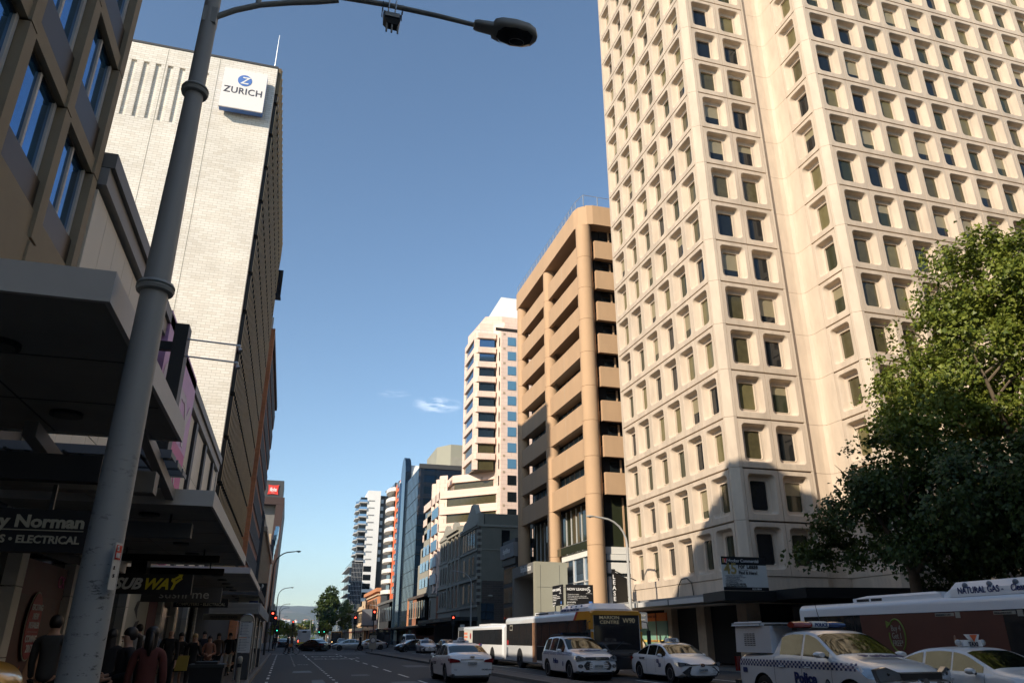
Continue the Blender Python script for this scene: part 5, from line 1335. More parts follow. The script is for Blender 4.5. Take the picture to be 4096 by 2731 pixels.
    def wheels(s, root, spokes=7, rm='rim', tw=.21):
        for wy in s.wh:
            for sd in (-1, 1):
                x1 = sd * (s.W / 2 - .035); x0 = x1 - sd * tw; w = MB(); r = s.wr
                w.lathe((min(x0, x1), wy, r), [(r * .62, 0), (r * .93, 0), (r, .03), (r, tw - .03), (r * .93, tw), (r * .66, tw)], 'tyre', 28, 'X')
                wo_ = w.build('wheel', root, smooth=40)
                f = MB(); xo = x1 + sd * .004
                f.lathe((xo - sd * .05, wy, r), [(r * .66, 0), (r * .64, sd * .05), (r * .60, sd * .05), (r * .58, 0)], rm, 24, 'X')
                f.lathe((xo - sd * .045, wy, r), [(r * .16, 0), (r * .16, sd * .03)], rm, 12, 'X')
                for k in range(spokes):
                    a = 2 * math.pi * k / spokes; a2 = a + .17; a3 = a - .17
                    f.ext([(xo - sd * .03, wy + r * .12 * math.cos(a + .9), r + r * .12 * math.sin(a + .9)), (xo - sd * .03, wy + r * .60 * math.cos(a2), r + r * .60 * math.sin(a2)), (xo - sd * .03, wy + r * .60 * math.cos(a3), r + r * .60 * math.sin(a3)), (xo - sd * .03, wy + r * .12 * math.cos(a - .9), r + r * .12 * math.sin(a - .9))], (sd * .022, 0, 0), rm)
                f.build('rim', wo_)
    def mirrors(s, root, y, z, w=.2):
        for sd in (-1, 1):
            x = sd * (s.sidex(y, s.belt(y)) + .02); b = MB()
            pts = []
            for (dy, k) in ((-.06, .8), (0, 1), (.08, .9), (.12, .6)):
                cx = x + sd * (w / 2 + .03); pts.append([(cx + sd * (w / 2) * k * math.cos(a), y + dy, z + .07 * k * math.sin(a)) for a in [2 * math.pi * q / 10 for q in range(10)]])
            b.loft(pts, s.m); b.tube([(x - sd * .05, y + .03, z - .06), (x + sd * .08, y + .03, z - .02)], .025, 'car_plastic', 6); b.build('mirror', root, smooth=50)
    def handles(s, root, ys, z):
        for sd in (-1, 1):
            for y in ys:
                x = s.sidex(y, z); b = MB(); b.tube([(sd * (x + .01), y - .09, z), (sd * (x + .03), y - .05, z), (sd * (x + .03), y + .05, z), (sd * (x + .01), y + .09, z)], .014, s.m, 6); b.build('handle', root)
    def seams(s, root, ys, z0, z1f):
        mb = MB()
        for sd in (-1, 1):
            for y in ys:
                zt = s.belt(y) if z1f is None else z1f
                col_ = []; N = 8
                for k in range(N + 1):
                    z = z0 + (zt - z0) * k / N; col_.append(z)
                for za, zb_ in zip(col_, col_[1:]):
                    i = len(mb.v)
                    mb.v += [s.deform((sd * (s.sidex(y, za) + .003), y - .005, za)), s.deform((sd * (s.sidex(y, za) + .003), y + .005, za)), s.deform((sd * (s.sidex(y, zb_) + .003), y + .005, zb_)), s.deform((sd * (s.sidex(y, zb_) + .003), y - .005, zb_))]
                    mb.f.append((i, i + 1, i + 2, i + 3)); mb.m.append('car_plastic')
        mb.build('door_seam', root, fix=False)
def side_text(car, root, s, size, y, z, m_, sd=-1, name='lettering', off=.012, **k):
    """lettering on a flank; sd -1 is the car's left (x<0)"""
    x = sd * (max(car.sidex(y, z), car.sidex(y, z + size * .6)) + off)
    text(s, size, m_, (x, y, z), (0, sd * 1, 0) if False else ((0, -1, 0) if sd < 0 else (0, 1, 0)), Z1, root, name, align='CENTER', **k)
def end_text(car, root, s, size, x, z, m_, end, **k):
    p = car.deform((x, end * (car.L / 2 + .03), z)); text(s, size, m_, (x, p[1] + end * .012, z), (end * -1, 0, 0), Z1, root, 'lettering', align='CENTER', **k)
def plate(car, root, s, z, end, x=0, w=.37, h=.12, tc_='decal_grey', out=.05):
    p = car.deform((x, end * (car.L / 2), z)); y = p[1] + end * out; b = MB(); b.box(x - w / 2, x + w / 2, min(y, y + end * .012), max(y, y + end * .012), z, z + h, 'plate'); o = b.build('number_plate', root)
    text(s, .095, tc_, (x, y + end * .014, z + .027), (-end, 0, 0), Z1, o, align='CENTER', bold=.002, sx=.85)
def checker(car, root, y0, y1, z, rows=3, q=.055, sides=(-1, 1), step=.066):
    for sd in sides:
        mb = MB(); y = y0; k = 0
        while y < y1 - .001:
            for r_ in range(rows):
                if (k + r_) % 2: continue
                za = z + r_ * q; zb = za + q; i = len(mb.v)
                mb.v += [car.deform((sd * (car.sidex(yy, zz) + .006), yy, zz)) for yy, zz in ((y, za), (y + step, za), (y + step, zb), (y, zb))]
                mb.f.append((i, i + 1, i + 2, i + 3)); mb.m.append('police_blue')
            y += step; k += 1
        mb.build('checker_band', root, fix=False)
def headlights(car, root, pts, m_='lamp_clear', end=1, nm='headlight', side=None, glow=None):
    for sd in (-1, 1):
        b = MB(); car.end_patch(root, [(sd * x, z) for x, z in pts], end, m_, nm, mb=b)
        if side: car.side_patch(root, side, m_, nm, sides=(sd,), mb=b, off=.012)
        o = b.build(nm, root)
        if end == 1 and m_ == 'lamp_clear':
            cx = sum(p[0] for p in pts) / len(pts); cz = sum(p[1] for p in pts) / len(pts); q = MB()
            p = car.deform((sd * cx, car.L / 2 + .03, cz)); q.sphere((p[0], p[1] - .02, cz), .032, 'glass_dark', 10, 6); q.build('bulb', o)
def rootat(name, label, cat, x, y, heading, group=None, z=0):
    return name, label, cat, (x, y, z), heading, group
# heading: 0 = driving away (+Y), pi = driving towards the camera (-Y); build at origin then move
SEDAN_TOP = [(-2.42, .78), (-2.36, .98), (-2.2, 1.04), (-1.72, 1.09), (-1.15, 1.33), (-.75, 1.43), (-.2, 1.465), (.25, 1.44), (.55, 1.37), (1.28, 1.02), (1.9, .93), (2.2, .83), (2.36, .70), (2.42, .60)]
SEDAN_BELT = [(-2.42, .82), (-2.2, .98), (-1.2, .97), (1.0, .92), (1.7, .86), (2.42, .58)]
def sedan(name, label, cat='taxi', m_='car_white', group=None, taxi=True, front=True, glass='glass_dark', sign='flat', text_=True):
    c = Car(4.84, 1.82, SEDAN_TOP, SEDAN_BELT, wheels=(1.38, -1.42), wr=.33, mat_=m_)
    r = thing(name, label, cat, (0, 0, 0), group); c.body(r)
    c.side_glass(r, [(-1.42, -.62), (-.55, .33), (.38, .95)][:2] + [(.40, .98)], 'car_glass') if False else c.side_glass(r, [(-1.55, -.70), (-.62, .12), (.17, .98)], 'car_glass')
    c.top_patch(r, 1.2, .5, .93, glass, f2=.95); c.top_patch(r, -1.68, -1.05, .93, glass, 'rear_window', f2=.95)
    c.wheels(r, 5); c.mirrors(r, .78, .98, .17); c.handles(r, (-.75, .12), .82); c.seams(r, (-.66, .16, 1.02), .3, None)
    headlights(c, r, [(.50, .64), (.87, .60), (.89, .76), (.62, .73), (.48, .68)], side=[(1.85, .72), (2.2, .60), (2.42, .60), (2.42, .70), (2.25, .75)])
    b = MB(); c.end_patch(r, [(-.62, .24), (.62, .24), (.80, .40), (.52, .60), (-.52, .60), (-.80, .40)], 1, 'car_plastic', 'grille', mb=b); g = b.build('grille', r)
    b = MB()
    for k in range(4): c.end_patch(r, [(-.60, .29 + k * .055), (.60, .29 + k * .055), (.60, .30 + k * .055), (-.60, .30 + k * .055)], 1, 'decal_grey', 'bar', mb=b, thick=.028)
    b.build('bar', g)
    b = MB(); c.end_patch(r, [(-.46, .63), (.46, .63), (.50, .68), (-.50, .68)], 1, 'car_plastic', 'g', mb=b, thick=.018); c.end_patch(r, [(-.44, .645), (.44, .645), (.46, .662), (-.46, .662)], 1, 'chrome', 'g', mb=b, thick=.03); c.end_patch(r, [(.085 * math.cos(a) * 1.15, .655 + .06 * math.sin(a)) for a in [R(30 * q) for q in range(12)]], 1, 'chrome', 'g', mb=b, thick=.04); b.build('badge', r)
    headlights(c, r, [(.46, .76), (.86, .73), (.87, .90), (.72, .88), (.52, .84)], 'lamp_red', -1, 'tail_light', side=[(-2.4, .75), (-2.05, .82), (-2.1, .9), (-2.4, .89)])
    b = MB(); c.end_patch(r, [(-.46, .83), (.46, .83), (.46, .865), (-.46, .865)], -1, 'chrome', 't', mb=b); c.end_patch(r, [(-.085, .93), (.085, .93), (.085, .98), (-.085, .98)], -1, 'chrome', 't', mb=b, thick=.03); b.build('boot_trim', r)
    b = MB(); c.end_patch(r, [(-.72, .22), (.72, .22), (.80, .34), (-.80, .34)], -1, 'car_plastic', 'd', mb=b); b.build('diffuser', r)
    return c, r
def place(r, x, y, heading): r.location = (x, y, 0); r.rotation_euler = (0, 0, heading)

# --- taxi driving away, nearest in the left lanes
c, r = sedan('taxi', 'white taxi seen from behind with blue rear window and arched roof sign, left of median', glass='car_glass')
b = MB(); b.ext([(-.33, -.28, 1.46), (-.33, -.28, 1.53), (-.16, -.28, 1.55), (-.13, -.28, 1.63), (0, -.28, 1.67), (.13, -.28, 1.63), (.16, -.28, 1.55), (.33, -.28, 1.53), (.33, -.28, 1.46)], (0, .12, 0), 'white'); o = b.build('roof_sign', r)
text('TAXI', .09, 'zur_text', (0, -.295, 1.565), X1, Z1, o, align='CENTER', bold=.002); text('13 CABS', .075, 'zur_text', (0, -.295, 1.48), X1, Z1, o, align='CENTER', bold=.002, sx=1.25)
plate(c, r, 'TAXI·2425', .66, -1); side_text(c, r, '13 CABS', .16, 1.0 - .35, .62, 'zur_text', bold=.004); side_text(c, r, '13 CABS', .13, -1.0, .62, 'decal_grey')
end_text(c, r, '13CABS.com.au', .075, .62, .47, 'zur_text', -1, bold=.002); end_text(c, r, 'Taxi', .07, -.66, .47, 'decal_grey', -1)
place(r, 7.2, 33.0, 0)
# --- taxi facing the camera in the second lane
c, r = sedan('taxi', 'white taxi facing the camera with box roof sign, between the two police vehicles', glass='car_glass')
b = MB(); b.ext([(-.30, -.05, 1.48), (-.27, -.05, 1.60), (-.22, -.05, 1.63), (.22, -.05, 1.63), (.27, -.05, 1.60), (.30, -.05, 1.48)], (0, .14, 0), 'white'); o = b.build('roof_sign', r)
text('TAXI', .14, 'zur_text', (0, .105, 1.50), -X1, Z1, o, align='CENTER', bold=.004, sx=1.05); text('TAXI', .14, 'zur_text', (0, -.065, 1.50), X1, Z1, o, align='CENTER', bold=.004)
b = MB(); b.box(.33, .45, -.1, .0, 1.45, 1.52, 'car_plastic'); b.build('roof_lamp', r)
plate(c, r, 'TAXI·2090', .42, 1)
for s_, z in (('13', .68), ('2', .66), ('211', .58)): pass
side_text(c, r, '132', .19, .42, .70, 'police_blue', 1, bold=.006, sx=.8); side_text(c, r, '211', .19, .60, .55, 'police_blue', 1, bold=.006, sx=.8); side_text(c, r, 'TAXI 2090', .12, -1.05, .80, 'zur_text', 1, bold=.003)
place(r, 15.75, 30.35, math.pi)
# --- taxi at the right edge
c, r = sedan('taxi', 'white taxi at the right edge, its roof sign with a red wedge', glass='car_glass')
b = MB(); b.ext([(-.28, -.1, 1.46), (-.25, -.1, 1.60), (.25, -.1, 1.60), (.28, -.1, 1.46)], (0, .16, 0), 'white'); b.ext([(-.14, 0, 1.6), (-.2, 0, 1.72), (.16, 0, 1.72), (.04, 0, 1.6)], (0, .1, 0), 'white'); b.ext([(.0, .11, 1.56), (-.12, .11, 1.71), (.1, .11, 1.71)], (0, .006, 0), 'orange_paint'); b.sphere((.35, .0, 1.54), .07, 'steel', 10, 6); b.sphere((-.35, .0, 1.54), .07, 'steel', 10, 6); o = b.build('roof_sign', r)
text('TAXI', .12, 'zur_text', (0, .075, 1.47), -X1, Z1, o, align='CENTER', bold=.004)
b = MB(); i = 0
for sd in (1,): c.side_patch(r, [(-.55, .45), (.12, .45), (.12, .74), (-.55, .74)], 'car_plastic', 'p', sides=(1,), mb=b)
b.build('decal', r, fix=False)
side_text(c, r, '13CABS', .26, -.18, .50, 'white', 1, bold=.004, sx=.72, off=.018)
place(r, 15.3, 14.75, math.pi)
# --- small taxi far across the median
c, r = sedan('taxi', 'small distant white taxi facing the camera beyond the median, left of the articulated bus')
b = MB(); b.ext([(-.28, -.05, 1.46), (-.22, -.05, 1.62), (.22, -.05, 1.62), (.28, -.05, 1.46)], (0, .14, 0), 'white'); o = b.build('roof_sign', r); text('TAXI', .12, 'zur_text', (0, .1, 1.5), -X1, Z1, o, align='CENTER'); plate(c, r, 'TAXI·13', .42, 1)
place(r, 15.8, 90.4, math.pi)
# --- other sedans
def plain(label, m_, x, y, h, cat='car'):
    c, r = sedan('parked_car' if False else 'car', label, cat, m_); plate(c, r, 'S123 ABC' if False else 'S402', .42, 1); place(r, x, y, h); return r
c0, r0 = sedan('car', 'white sedan crossing the far intersection from right to left', 'car', 'car_silver'); place(r0, 8.9, 111.8, R(88))
c1, r1 = sedan('car', 'dark sedan turning in the middle of the intersection beside the far bus', 'car', 'car_dark'); place(r1, 4.0, 107.5, R(38))
r2 = dup(r1, (15.6, 97.6, 0), R(100), 'dark silver grey sedan waiting side on left of the small distant taxi')
r3 = dup(r1, (18.6, 92, 0), math.pi, 'black car half hidden behind the small distant taxi')
r4 = dup(r1, (12.2, 176, 0), math.pi, 'small dark oncoming car right of the yellow fronted bus far away')
r5 = dup(r0, (12.4, 118.5, 0), R(92), 'pale car just behind the white sedan at the intersection')
r6 = dup(r1, (-.0, 152, 0), 0, 'dark car with lit tail lamps on the far left kerb left of the distant bus')
r7 = dup(r0, (6.8, 158, 0), 0, 'pale car waiting far down the street right of the distant bus')

# --- police wagon (tall, light bar)
SUV_TOP = [(-2.44, .95), (-2.38, 1.12), (-2.2, 1.45), (-2.0, 1.64), (-1.6, 1.70), (-.6, 1.73), (.0, 1.70), (.30, 1.62), (1.08, 1.17), (1.6, 1.10), (2.1, 1.00), (2.34, .86), (2.44, .72)]
SUV_BELT = [(-2.44, 1.02), (-1.8, 1.12), (-.5, 1.08), (1.1, 1.02), (2.0, .95), (2.44, .7)]
c = Car(4.88, 1.90, SUV_TOP, SUV_BELT, zb=.26, tumble=.34, wheels=(1.46, -1.40), wr=.365, nose=.20, tail=.10)
r = thing('police_wagon', 'white police wagon with low light bar in front of the orange fronted bus', 'police car'); c.body(r)
c.side_glass(r, [(-2.05, -1.22), (-1.1, -.30), (-.22, .72)], 'car_glass'); c.top_patch(r, 1.02, .26, .93, 'car_glass', f2=.95); c.top_patch(r, -2.36, -2.08, .85, 'glass_dark', 'rear_window')
c.wheels(r, 5); c.mirrors(r, .62, 1.13, .22); c.handles(r, (-.98, -.1), .98); c.seams(r, (-1.16, -.26, .78), .4, None); checker(c, r, -2.2, 1.75, .95, q=.045)
headlights(c, r, [(.52, .80), (.86, .74), (.90, .90), (.80, .96), (.56, .88)], side=[(1.8, .95), (2.2, .80), (2.44, .76), (2.44, .86), (2.2, .94)])
b = MB(); c.end_patch(r, [(-.52, .42), (.52, .42), (.62, .58), (.48, .74), (-.48, .74), (-.62, .58)], 1, 'car_plastic', 'g', mb=b); g = b.build('grille', r)
b = MB()
for k in range(4): c.end_patch(r, [(-.50, .47 + k * .07), (.50, .47 + k * .07), (.50, .49 + k * .07), (-.50, .49 + k * .07)], 1, 'chrome', 'bar', mb=b, thick=.03)
b.build('bar', g)
b = MB(); c.end_patch(r, [(-.50, .80), (.50, .80), (.50, .90), (-.50, .90)], 1, 'car_plastic', 'g', mb=b, thick=.02); c.end_patch(r, [(-.46, .83), (.46, .83), (.46, .85), (-.46, .85)], 1, 'chrome', 'g', mb=b, thick=.03); c.end_patch(r, [(.13 * math.cos(a), .845 + .05 * math.sin(a)) for a in [R(30 * q) for q in range(12)]], 1, 'chrome', 'g', mb=b, thick=.04); b.build('badge', r)
for sd in (-1, 1):
    b = MB(); c.end_patch(r, [(sd * (.74 + .10 * math.cos(a)), .56 + .07 * math.sin(a)) for a in [R(30 * q) for q in range(12)]], 1, 'car_plastic', 'f', mb=b, thick=.01); c.end_patch(r, [(sd * (.74 + .045 * math.cos(a)), .56 + .045 * math.sin(a)) for a in [R(30 * q) for q in range(12)]], 1, 'lamp_clear', 'f', mb=b, thick=.02); b.build('fog_lamp', r)
b = MB(); c.end_patch(r, [(-.8, .30), (.8, .30), (.7, .38), (-.7, .38)], 1, 'car_plastic', 'g', mb=b); b.build('lower_grille', r)
b = MB(); b.box(-.62, .62, -.42, -.12, 1.77, 1.86, 'glass_dark'); b.box(-.66, -.62, -.4, -.14, 1.78, 1.85, 'lightbar_red'); b.box(.62, .66, -.4, -.14, 1.78, 1.85, 'lightbar_blue'); b.box(-.5, .5, -.35, -.2, 1.71, 1.77, 'car_plastic'); b.build('light_bar', r)
b = MB(); b.tube([(.1, -.6, 1.72), (.1, -.62, 2.15)], .008, 'car_plastic', 5); b.build('aerial', r)
b = MB()
for sd in (-1, 1): b.tube([(sd * .60, -1.9, 1.70), (sd * .62, -1.5, 1.76), (sd * .62, -.5, 1.78), (sd * .6, -.1, 1.73)], .018, 'car_plastic', 6)
b.build('roof_rail', r)
side_text(c, r, 'Police', .27, .05 - .2, .62, 'police_blue', 1, bold=.008); side_text(c, r, 'Police', .27, -.15, .58, 'police_blue', -1, bold=.008); plate(c, r, 'S507·AQM', .50, 1)
b = MB(); fit_text(b, 'Police', .30, 'police_blue', (0, 1.62, 1.135), -X1, -Y1 * 1 + Z1 * .13, align='CENTER', bold=.008, sx=1.3); b.build('lettering', r, fix=False)
b = MB(); i = 0; cy, cz = .78, .62
x = c.sidex(cy, cz) + .012; b.ext([(x, cy + .07 * math.cos(R(a)), cz + .1 * math.sin(R(a))) for a in range(0, 360, 30)], (.003, 0, 0), 'police_blue'); b.build('crest', r)
place(r, 12.57, 33.2, math.pi)

# --- police utility with box canopy
UT_TOP = [(-2.67, 1.15), (-2.6, 1.28), (-1.2, 1.30), (-.98, 1.31), (-.92, 1.60), (-.80, 1.76), (-.4, 1.82), (.2, 1.81), (.50, 1.73), (1.22, 1.29), (1.6, 1.23), (2.25, 1.13), (2.55, 1.01), (2.67, .80)]
UT_BELT = [(-2.67, 1.15), (-1.0, 1.25), (-.2, 1.24), (1.2, 1.19), (2.0, 1.08), (2.67, .78)]
c = Car(5.35, 1.88, UT_TOP, UT_BELT, zb=.34, tumble=.32, wheels=(1.62, -1.5), wr=.40, nose=.26, tail=.06)
r = thing('police_ute', 'white police utility with louvred box canopy and red and blue light bar, lower right foreground', 'police vehicle'); c.body(r)
c.side_glass(r, [(-.78, .02), (.10, .98)], 'car_glass'); c.top_patch(r, 1.16, .46, .93, 'car_glass', f2=.95)
c.wheels(r, 6); c.mirrors(r, .92, 1.30, .26); c.handles(r, (-.7, .25), 1.02); c.seams(r, (-.98, .06, 1.08), .45, None); checker(c, r, -2.55, 1.9, 1.0, q=.05, step=.07)
b = MB(); W_ = .90
b.loft([[(-W_, -2.62, 1.30), (W_, -2.62, 1.30), (W_, -1.06, 1.30), (-W_, -1.06, 1.30)], [(-W_ + .02, -2.6, 1.92), (W_ - .02, -2.6, 1.92), (W_ - .02, -1.06, 1.92), (-W_ + .02, -1.06, 1.92)]], 'car_white'); cano = b.build('canopy', r)
b = MB(); b.prism([(-W_ - .03, -2.68), (W_ + .03, -2.68), (W_ + .03, -1.4), (-W_ - .03, -1.4)], 1.93, 2.0, 'pale_grey'); b.ext([(W_ + .03, -1.4, 1.93), (W_ + .03, -2.68, 1.93), (W_ - .05, -2.62, 2.03), (W_ - .05, -1.4, 2.03)], (.02, 0, 0), 'pale_grey'); b.box(-.8, .8, -1.4, -.7, 1.92, 1.96, 'dark_metal'); b.build('lid', cano)
b = MB()
for k in range(4):
    for j in range(7):
        for sd in (-1, 1): b.box(sd * (W_ - .003) - (.006 if sd < 0 else 0), sd * (W_ - .003) + (.006 if sd > 0 else 0), -2.2 + k * .13, -2.2 + k * .13 + .09, 1.46 + j * .045, 1.475 + j * .045, 'dark_metal')
b.build('louvre', cano)
headlights(c, r, [(.50, .88), (.88, .82), (.92, 1.05), (.74, 1.10), (.52, 1.0)], side=[(1.85, 1.06), (2.3, .88), (2.67, .84), (2.67, .98), (2.3, 1.06)])
b = MB(); c.end_patch(r, [(-.48, .86), (.48, .86), (.5, .99), (-.5, .99)], 1, 'car_plastic', 'g', mb=b); c.end_patch(r, [(-.55, .60), (.55, .60), (.50, .80), (-.50, .80)], 1, 'car_plastic', 'g', mb=b); g = b.build('grille', r)
b = MB()
for z0, z1, w in ((.84, .865, .5), (.985, 1.01, .52), (.58, .605, .58), (.795, .82, .52)): c.end_patch(r, [(-w, z0), (w, z0), (w, z1), (-w, z1)], 1, 'chrome', 'bar', mb=b, thick=.035)
c.end_patch(r, [(.07 * math.cos(a), .83 + .07 * math.sin(a)) for a in [R(30 * q) for q in range(12)]], 1, 'chrome', 'g', mb=b, thick=.05); b.build('chrome_bar', g)
for sd in (-1, 1):
    b = MB(); b.box(min(sd * .80, sd * .93), max(sd * .80, sd * .93), -2.70, -2.62, .85, 1.2, 'lamp_red'); b.build('tail_light', r)
b = MB(); b.box(-.9, .9, -2.82, -2.68, .48, .64, 'car_plastic'); b.build('bumper', r)
lb_ = MB()
def pod(x0, x1, m_):
    rr = []; n = 7
    for k in range(n):
        t = k / (n - 1); x = x0 + (x1 - x0) * t; e = min(t, 1 - t) * 2
        q = .8 + .2 * e if m_ != 'offwhite' else 1; rr.append([(x, -.42 + .17 * q * math.cos(a), 1.93 + .085 * q * math.sin(a)) for a in [2 * math.pi * j / 12 for j in range(12)]])
    lb_.loft(rr, m_)
pod(.22, .72, 'lightbar_red'); pod(-.22, .22, 'offwhite'); pod(-.72, -.22, 'lightbar_blue'); lb_.box(-.65, .65, -.5, -.3, 1.80, 1.86, 'car_plastic'); lo = lb_.build('light_bar', r, smooth=50)
text('POLICE', .11, 'police_blue', (0, -.243, 1.895), -X1, Z1, lo, align='CENTER', bold=.003)
text('POLICE', .11, 'police_blue', (0, -.597, 1.895), X1, Z1, lo, align='CENTER', bold=.003)
b = MB(); b.tube([(-.25, -.55, 1.8), (-.2, -.6, 2.25), (-.18, -.62, 2.5)], [.012, .008, .004], 'car_plastic', 5); b.build('aerial', r)
side_text(c, r, 'Police', .31, .18, .70, 'police_blue', 1, bold=.012, sx=1.05); side_text(c, r, 'Keeping SA Safe', .10, .2, .58, 'decal_grey', 1); side_text(c, r, '000', .16, -2.25, .84, 'police_blue', 1, bold=.008, sx=.8)
b = MB(); x = c.sidex(.95, .7) + .012; b.ext([(x, .93 + .085 * math.cos(R(a)), .70 + .12 * math.sin(R(a))) for a in range(0, 360, 30)], (.003, 0, 0), 'cloth_navy'); b.ext([(x + .004, .93 + .06 * math.cos(R(a)), .70 + .09 * math.sin(R(a))) for a in range(0, 360, 30)], (.003, 0, 0), 'decal_grey'); b.build('crest', r)
b = MB(); fit_text(b, 'Police', .33, 'police_blue', (0, 1.66, 1.27), -X1, -Y1 + Z1 * .15, align='CENTER', bold=.008, sx=1.3); b.build('lettering', r, fix=False)
place(r, 12.35, 15.85, math.pi)

# --- buses
def rrpoly(hw, z0, z1, rt, rb=.08, n=5):
    p = []
    for k in range(n + 1): a = R(90 * k / n); p.append((hw - rt + rt * math.cos(a), z1 - rt + rt * math.sin(a)))
    for k in range(n + 1): a = R(90 + 90 * k / n); p.append((-hw + rt + rt * math.cos(a), z1 - rt + rt * math.sin(a)))
    p += [(-hw, z0 + rb), (-hw + rb, z0), (hw - rb, z0), (hw, z0 + rb)]
    return p
def bus(name, label, L, H=2.85, W=2.5, fm='bus_white', wy=(), pod_=None, front='bus_orange', cat='bus', wins=True, wz=(1.2, 2.4), body_m='bus_white', rear_m=None):
    r = thing(name, label, cat); b = MB(); pts = rrpoly(W / 2, .3, H, .22)
    rings = []
    for y, k in ((-L / 2, .93), (-L / 2 + .05, .975), (-L / 2 + .14, 1), (L / 2 - .25, 1), (L / 2 - .08, .975), (L / 2, .93)):
        rings.append([(x * k, y, 1.5 + (z - 1.5) * k) for x, z in pts])
    b.loft(rings, body_m); b.build('body', r, smooth=35)
    hw = W / 2 + .008
    for sd in (-1, 1):
        x = sd * hw; xs = (min(x, x - sd * .02), max(x, x - sd * .02))
        b = MB(); b.box(*xs, -L / 2 + .35, L / 2 - .15, wz[0], wz[1], 'glass_shop'); b.build('window_band', r)
        b = MB(); xx = sd * (hw + .004)
        n = int(L / 1.45)
        for k in range(1, n): y = -L / 2 + .3 + k * (L - .6) / n; b.box(min(xx, xx - sd * .01), max(xx, xx - sd * .01), y - .02, y + .02, wz[0], wz[1], 'black')
        b.build('window_post', r)
        for y in wy:
            w = MB(); rr = .48; x1 = sd * (W / 2 + .012); w.lathe((min(x1, x1 - sd * .3), y, rr), [(rr * .6, 0), (rr * .95, 0), (rr, .04), (rr, .27), (rr * .95, .31), (rr * .62, .31)], 'tyre', 28, 'X'); wo_ = w.build('wheel', r, smooth=40)
            f = MB(); f.lathe((x1 - sd * .05, y, rr), [(rr * .6, 0), (rr * .58, sd * .055), (rr * .2, sd * .0), (rr * .18, sd * .06), (.01, sd * .06)], 'rim', 20, 'X'); f.build('rim', wo_, smooth=40)
            a = MB()
            pp = [(y + .62 * math.cos(R(t)), .46 + .62 * math.sin(R(t))) for t in range(0, 181, 15)]
            a.ext([(sd * (W / 2 + .002), q[0], q[1]) for q in pp] + [(sd * (W / 2 + .002), y - .62, .31), (sd * (W / 2 + .002), y + .62, .31)], (sd * .004, 0, 0), 'car_plastic'); a.build('wheel_arch', r)
    return r
def bus_front(r, L, H, W, col_, dest, sub=None, dtm='led'):
    y = L / 2
    b = MB(); b.ext([(-W / 2 + .12, y + .005, .95), (W / 2 - .12, y + .005, .95), (W / 2 - .12, y + .005, H - .12), (-W / 2 + .12, y + .005, H - .12)], (0, -.06, 0), 'glass_shop'); b.build('windscreen', r)
    b = MB(); pts = rrpoly(W / 2 + .01, H - .17, H + .015, .16, .02); b.loft([[(x, y - .9, z) for x, z in pts], [(x, y - .1, z) for x, z in pts], [(x * .96, y + .03, 1.5 + (z - 1.5) * .985) for x, z in pts]], col_)
    b.box(-W / 2 - .012, -W / 2 + .14, y - .75, y + .01, .5, 1.0, 'car_dark'); b.box(W / 2 - .14, W / 2 + .012, y - .75, y + .01, .5, 1.0, 'car_dark'); b.box(-W / 2 + .1, W / 2 - .1, y - .1, y + .03, .32, .95, 'car_dark'); b.box(-W / 2 + .0, -W / 2 + .09, y - .1, y + .04, .4, 1.9, col_); b.box(W / 2 - .09, W / 2, y - .1, y + .04, .4, 1.9, col_)
    b.box(-W / 2 - .012, -W / 2 + .10, y - .5, y + .02, 2.0, H - .1, col_); b.box(W / 2 - .10, W / 2 + .012, y - .5, y + .02, 2.0, H - .1, col_); b.build('front_panel', r)
    b = MB(); b.box(-W / 2 + .16, W / 2 - .16, y + .006, y + .012, H - .62, H - .16, 'black'); o = b.build('destination_display', r)
    b = MB(); fit_text(b, dest[0], .20, dtm, (-.35 * -1, y + .014, H - .36), -X1, Z1, align='CENTER', sx=1.3, bold=.002); fit_text(b, dest[1], .20, dtm, (.35, y + .014, H - .56), -X1, Z1, align='CENTER', sx=1.3, bold=.002); fit_text(b, dest[2], .30, dtm, (-.62, y + .014, H - .52), -X1, Z1, align='CENTER', bold=.002); b.build('lettering', o, fix=False)
    for sd in (-1, 1):
        m = MB(); m.tube([(sd * W / 2, y - .1, 2.35), (sd * (W / 2 + .22), y + .15, 2.3), (sd * (W / 2 + .25), y + .2, 1.9)], .025, 'car_plastic', 6); m.box(sd * (W / 2 + .25) - .07, sd * (W / 2 + .25) + .07, y + .14, y + .26, 1.35, 1.95, 'car_plastic'); m.build('mirror', r)
        h = MB(); h.sphere((sd * .85, y + .02, .68), .12, 'lamp_clear', 12, 6, (1, 1, .8)); h.build('headlight', r)
    b = MB(); b.tube([(.3, y + .03, 1.0), (-.3, y + .05, 1.5)], .012, 'black', 5); b.build('wiper', r)
def pod_mb(r, y0, y1, W, H, m_='bus_white', h=.36, name='roof_pod'):
    b = MB(); w = W / 2
    ring = lambda y, k, hh: [(-w * k, y, H - .02), (-w * k * .97, y, H + hh * .5), (-w * k * .72, y, H + hh), (w * k * .72, y, H + hh), (w * k * .97, y, H + hh * .5), (w * k, y, H - .02)]
    b.loft([ring(y0, .93, h * .35), ring(y0 + .35, 1, h), ring(y1 - .45, 1, h), ring(y1, .93, h * .3)], m_); o = b.build(name, r)
    return o
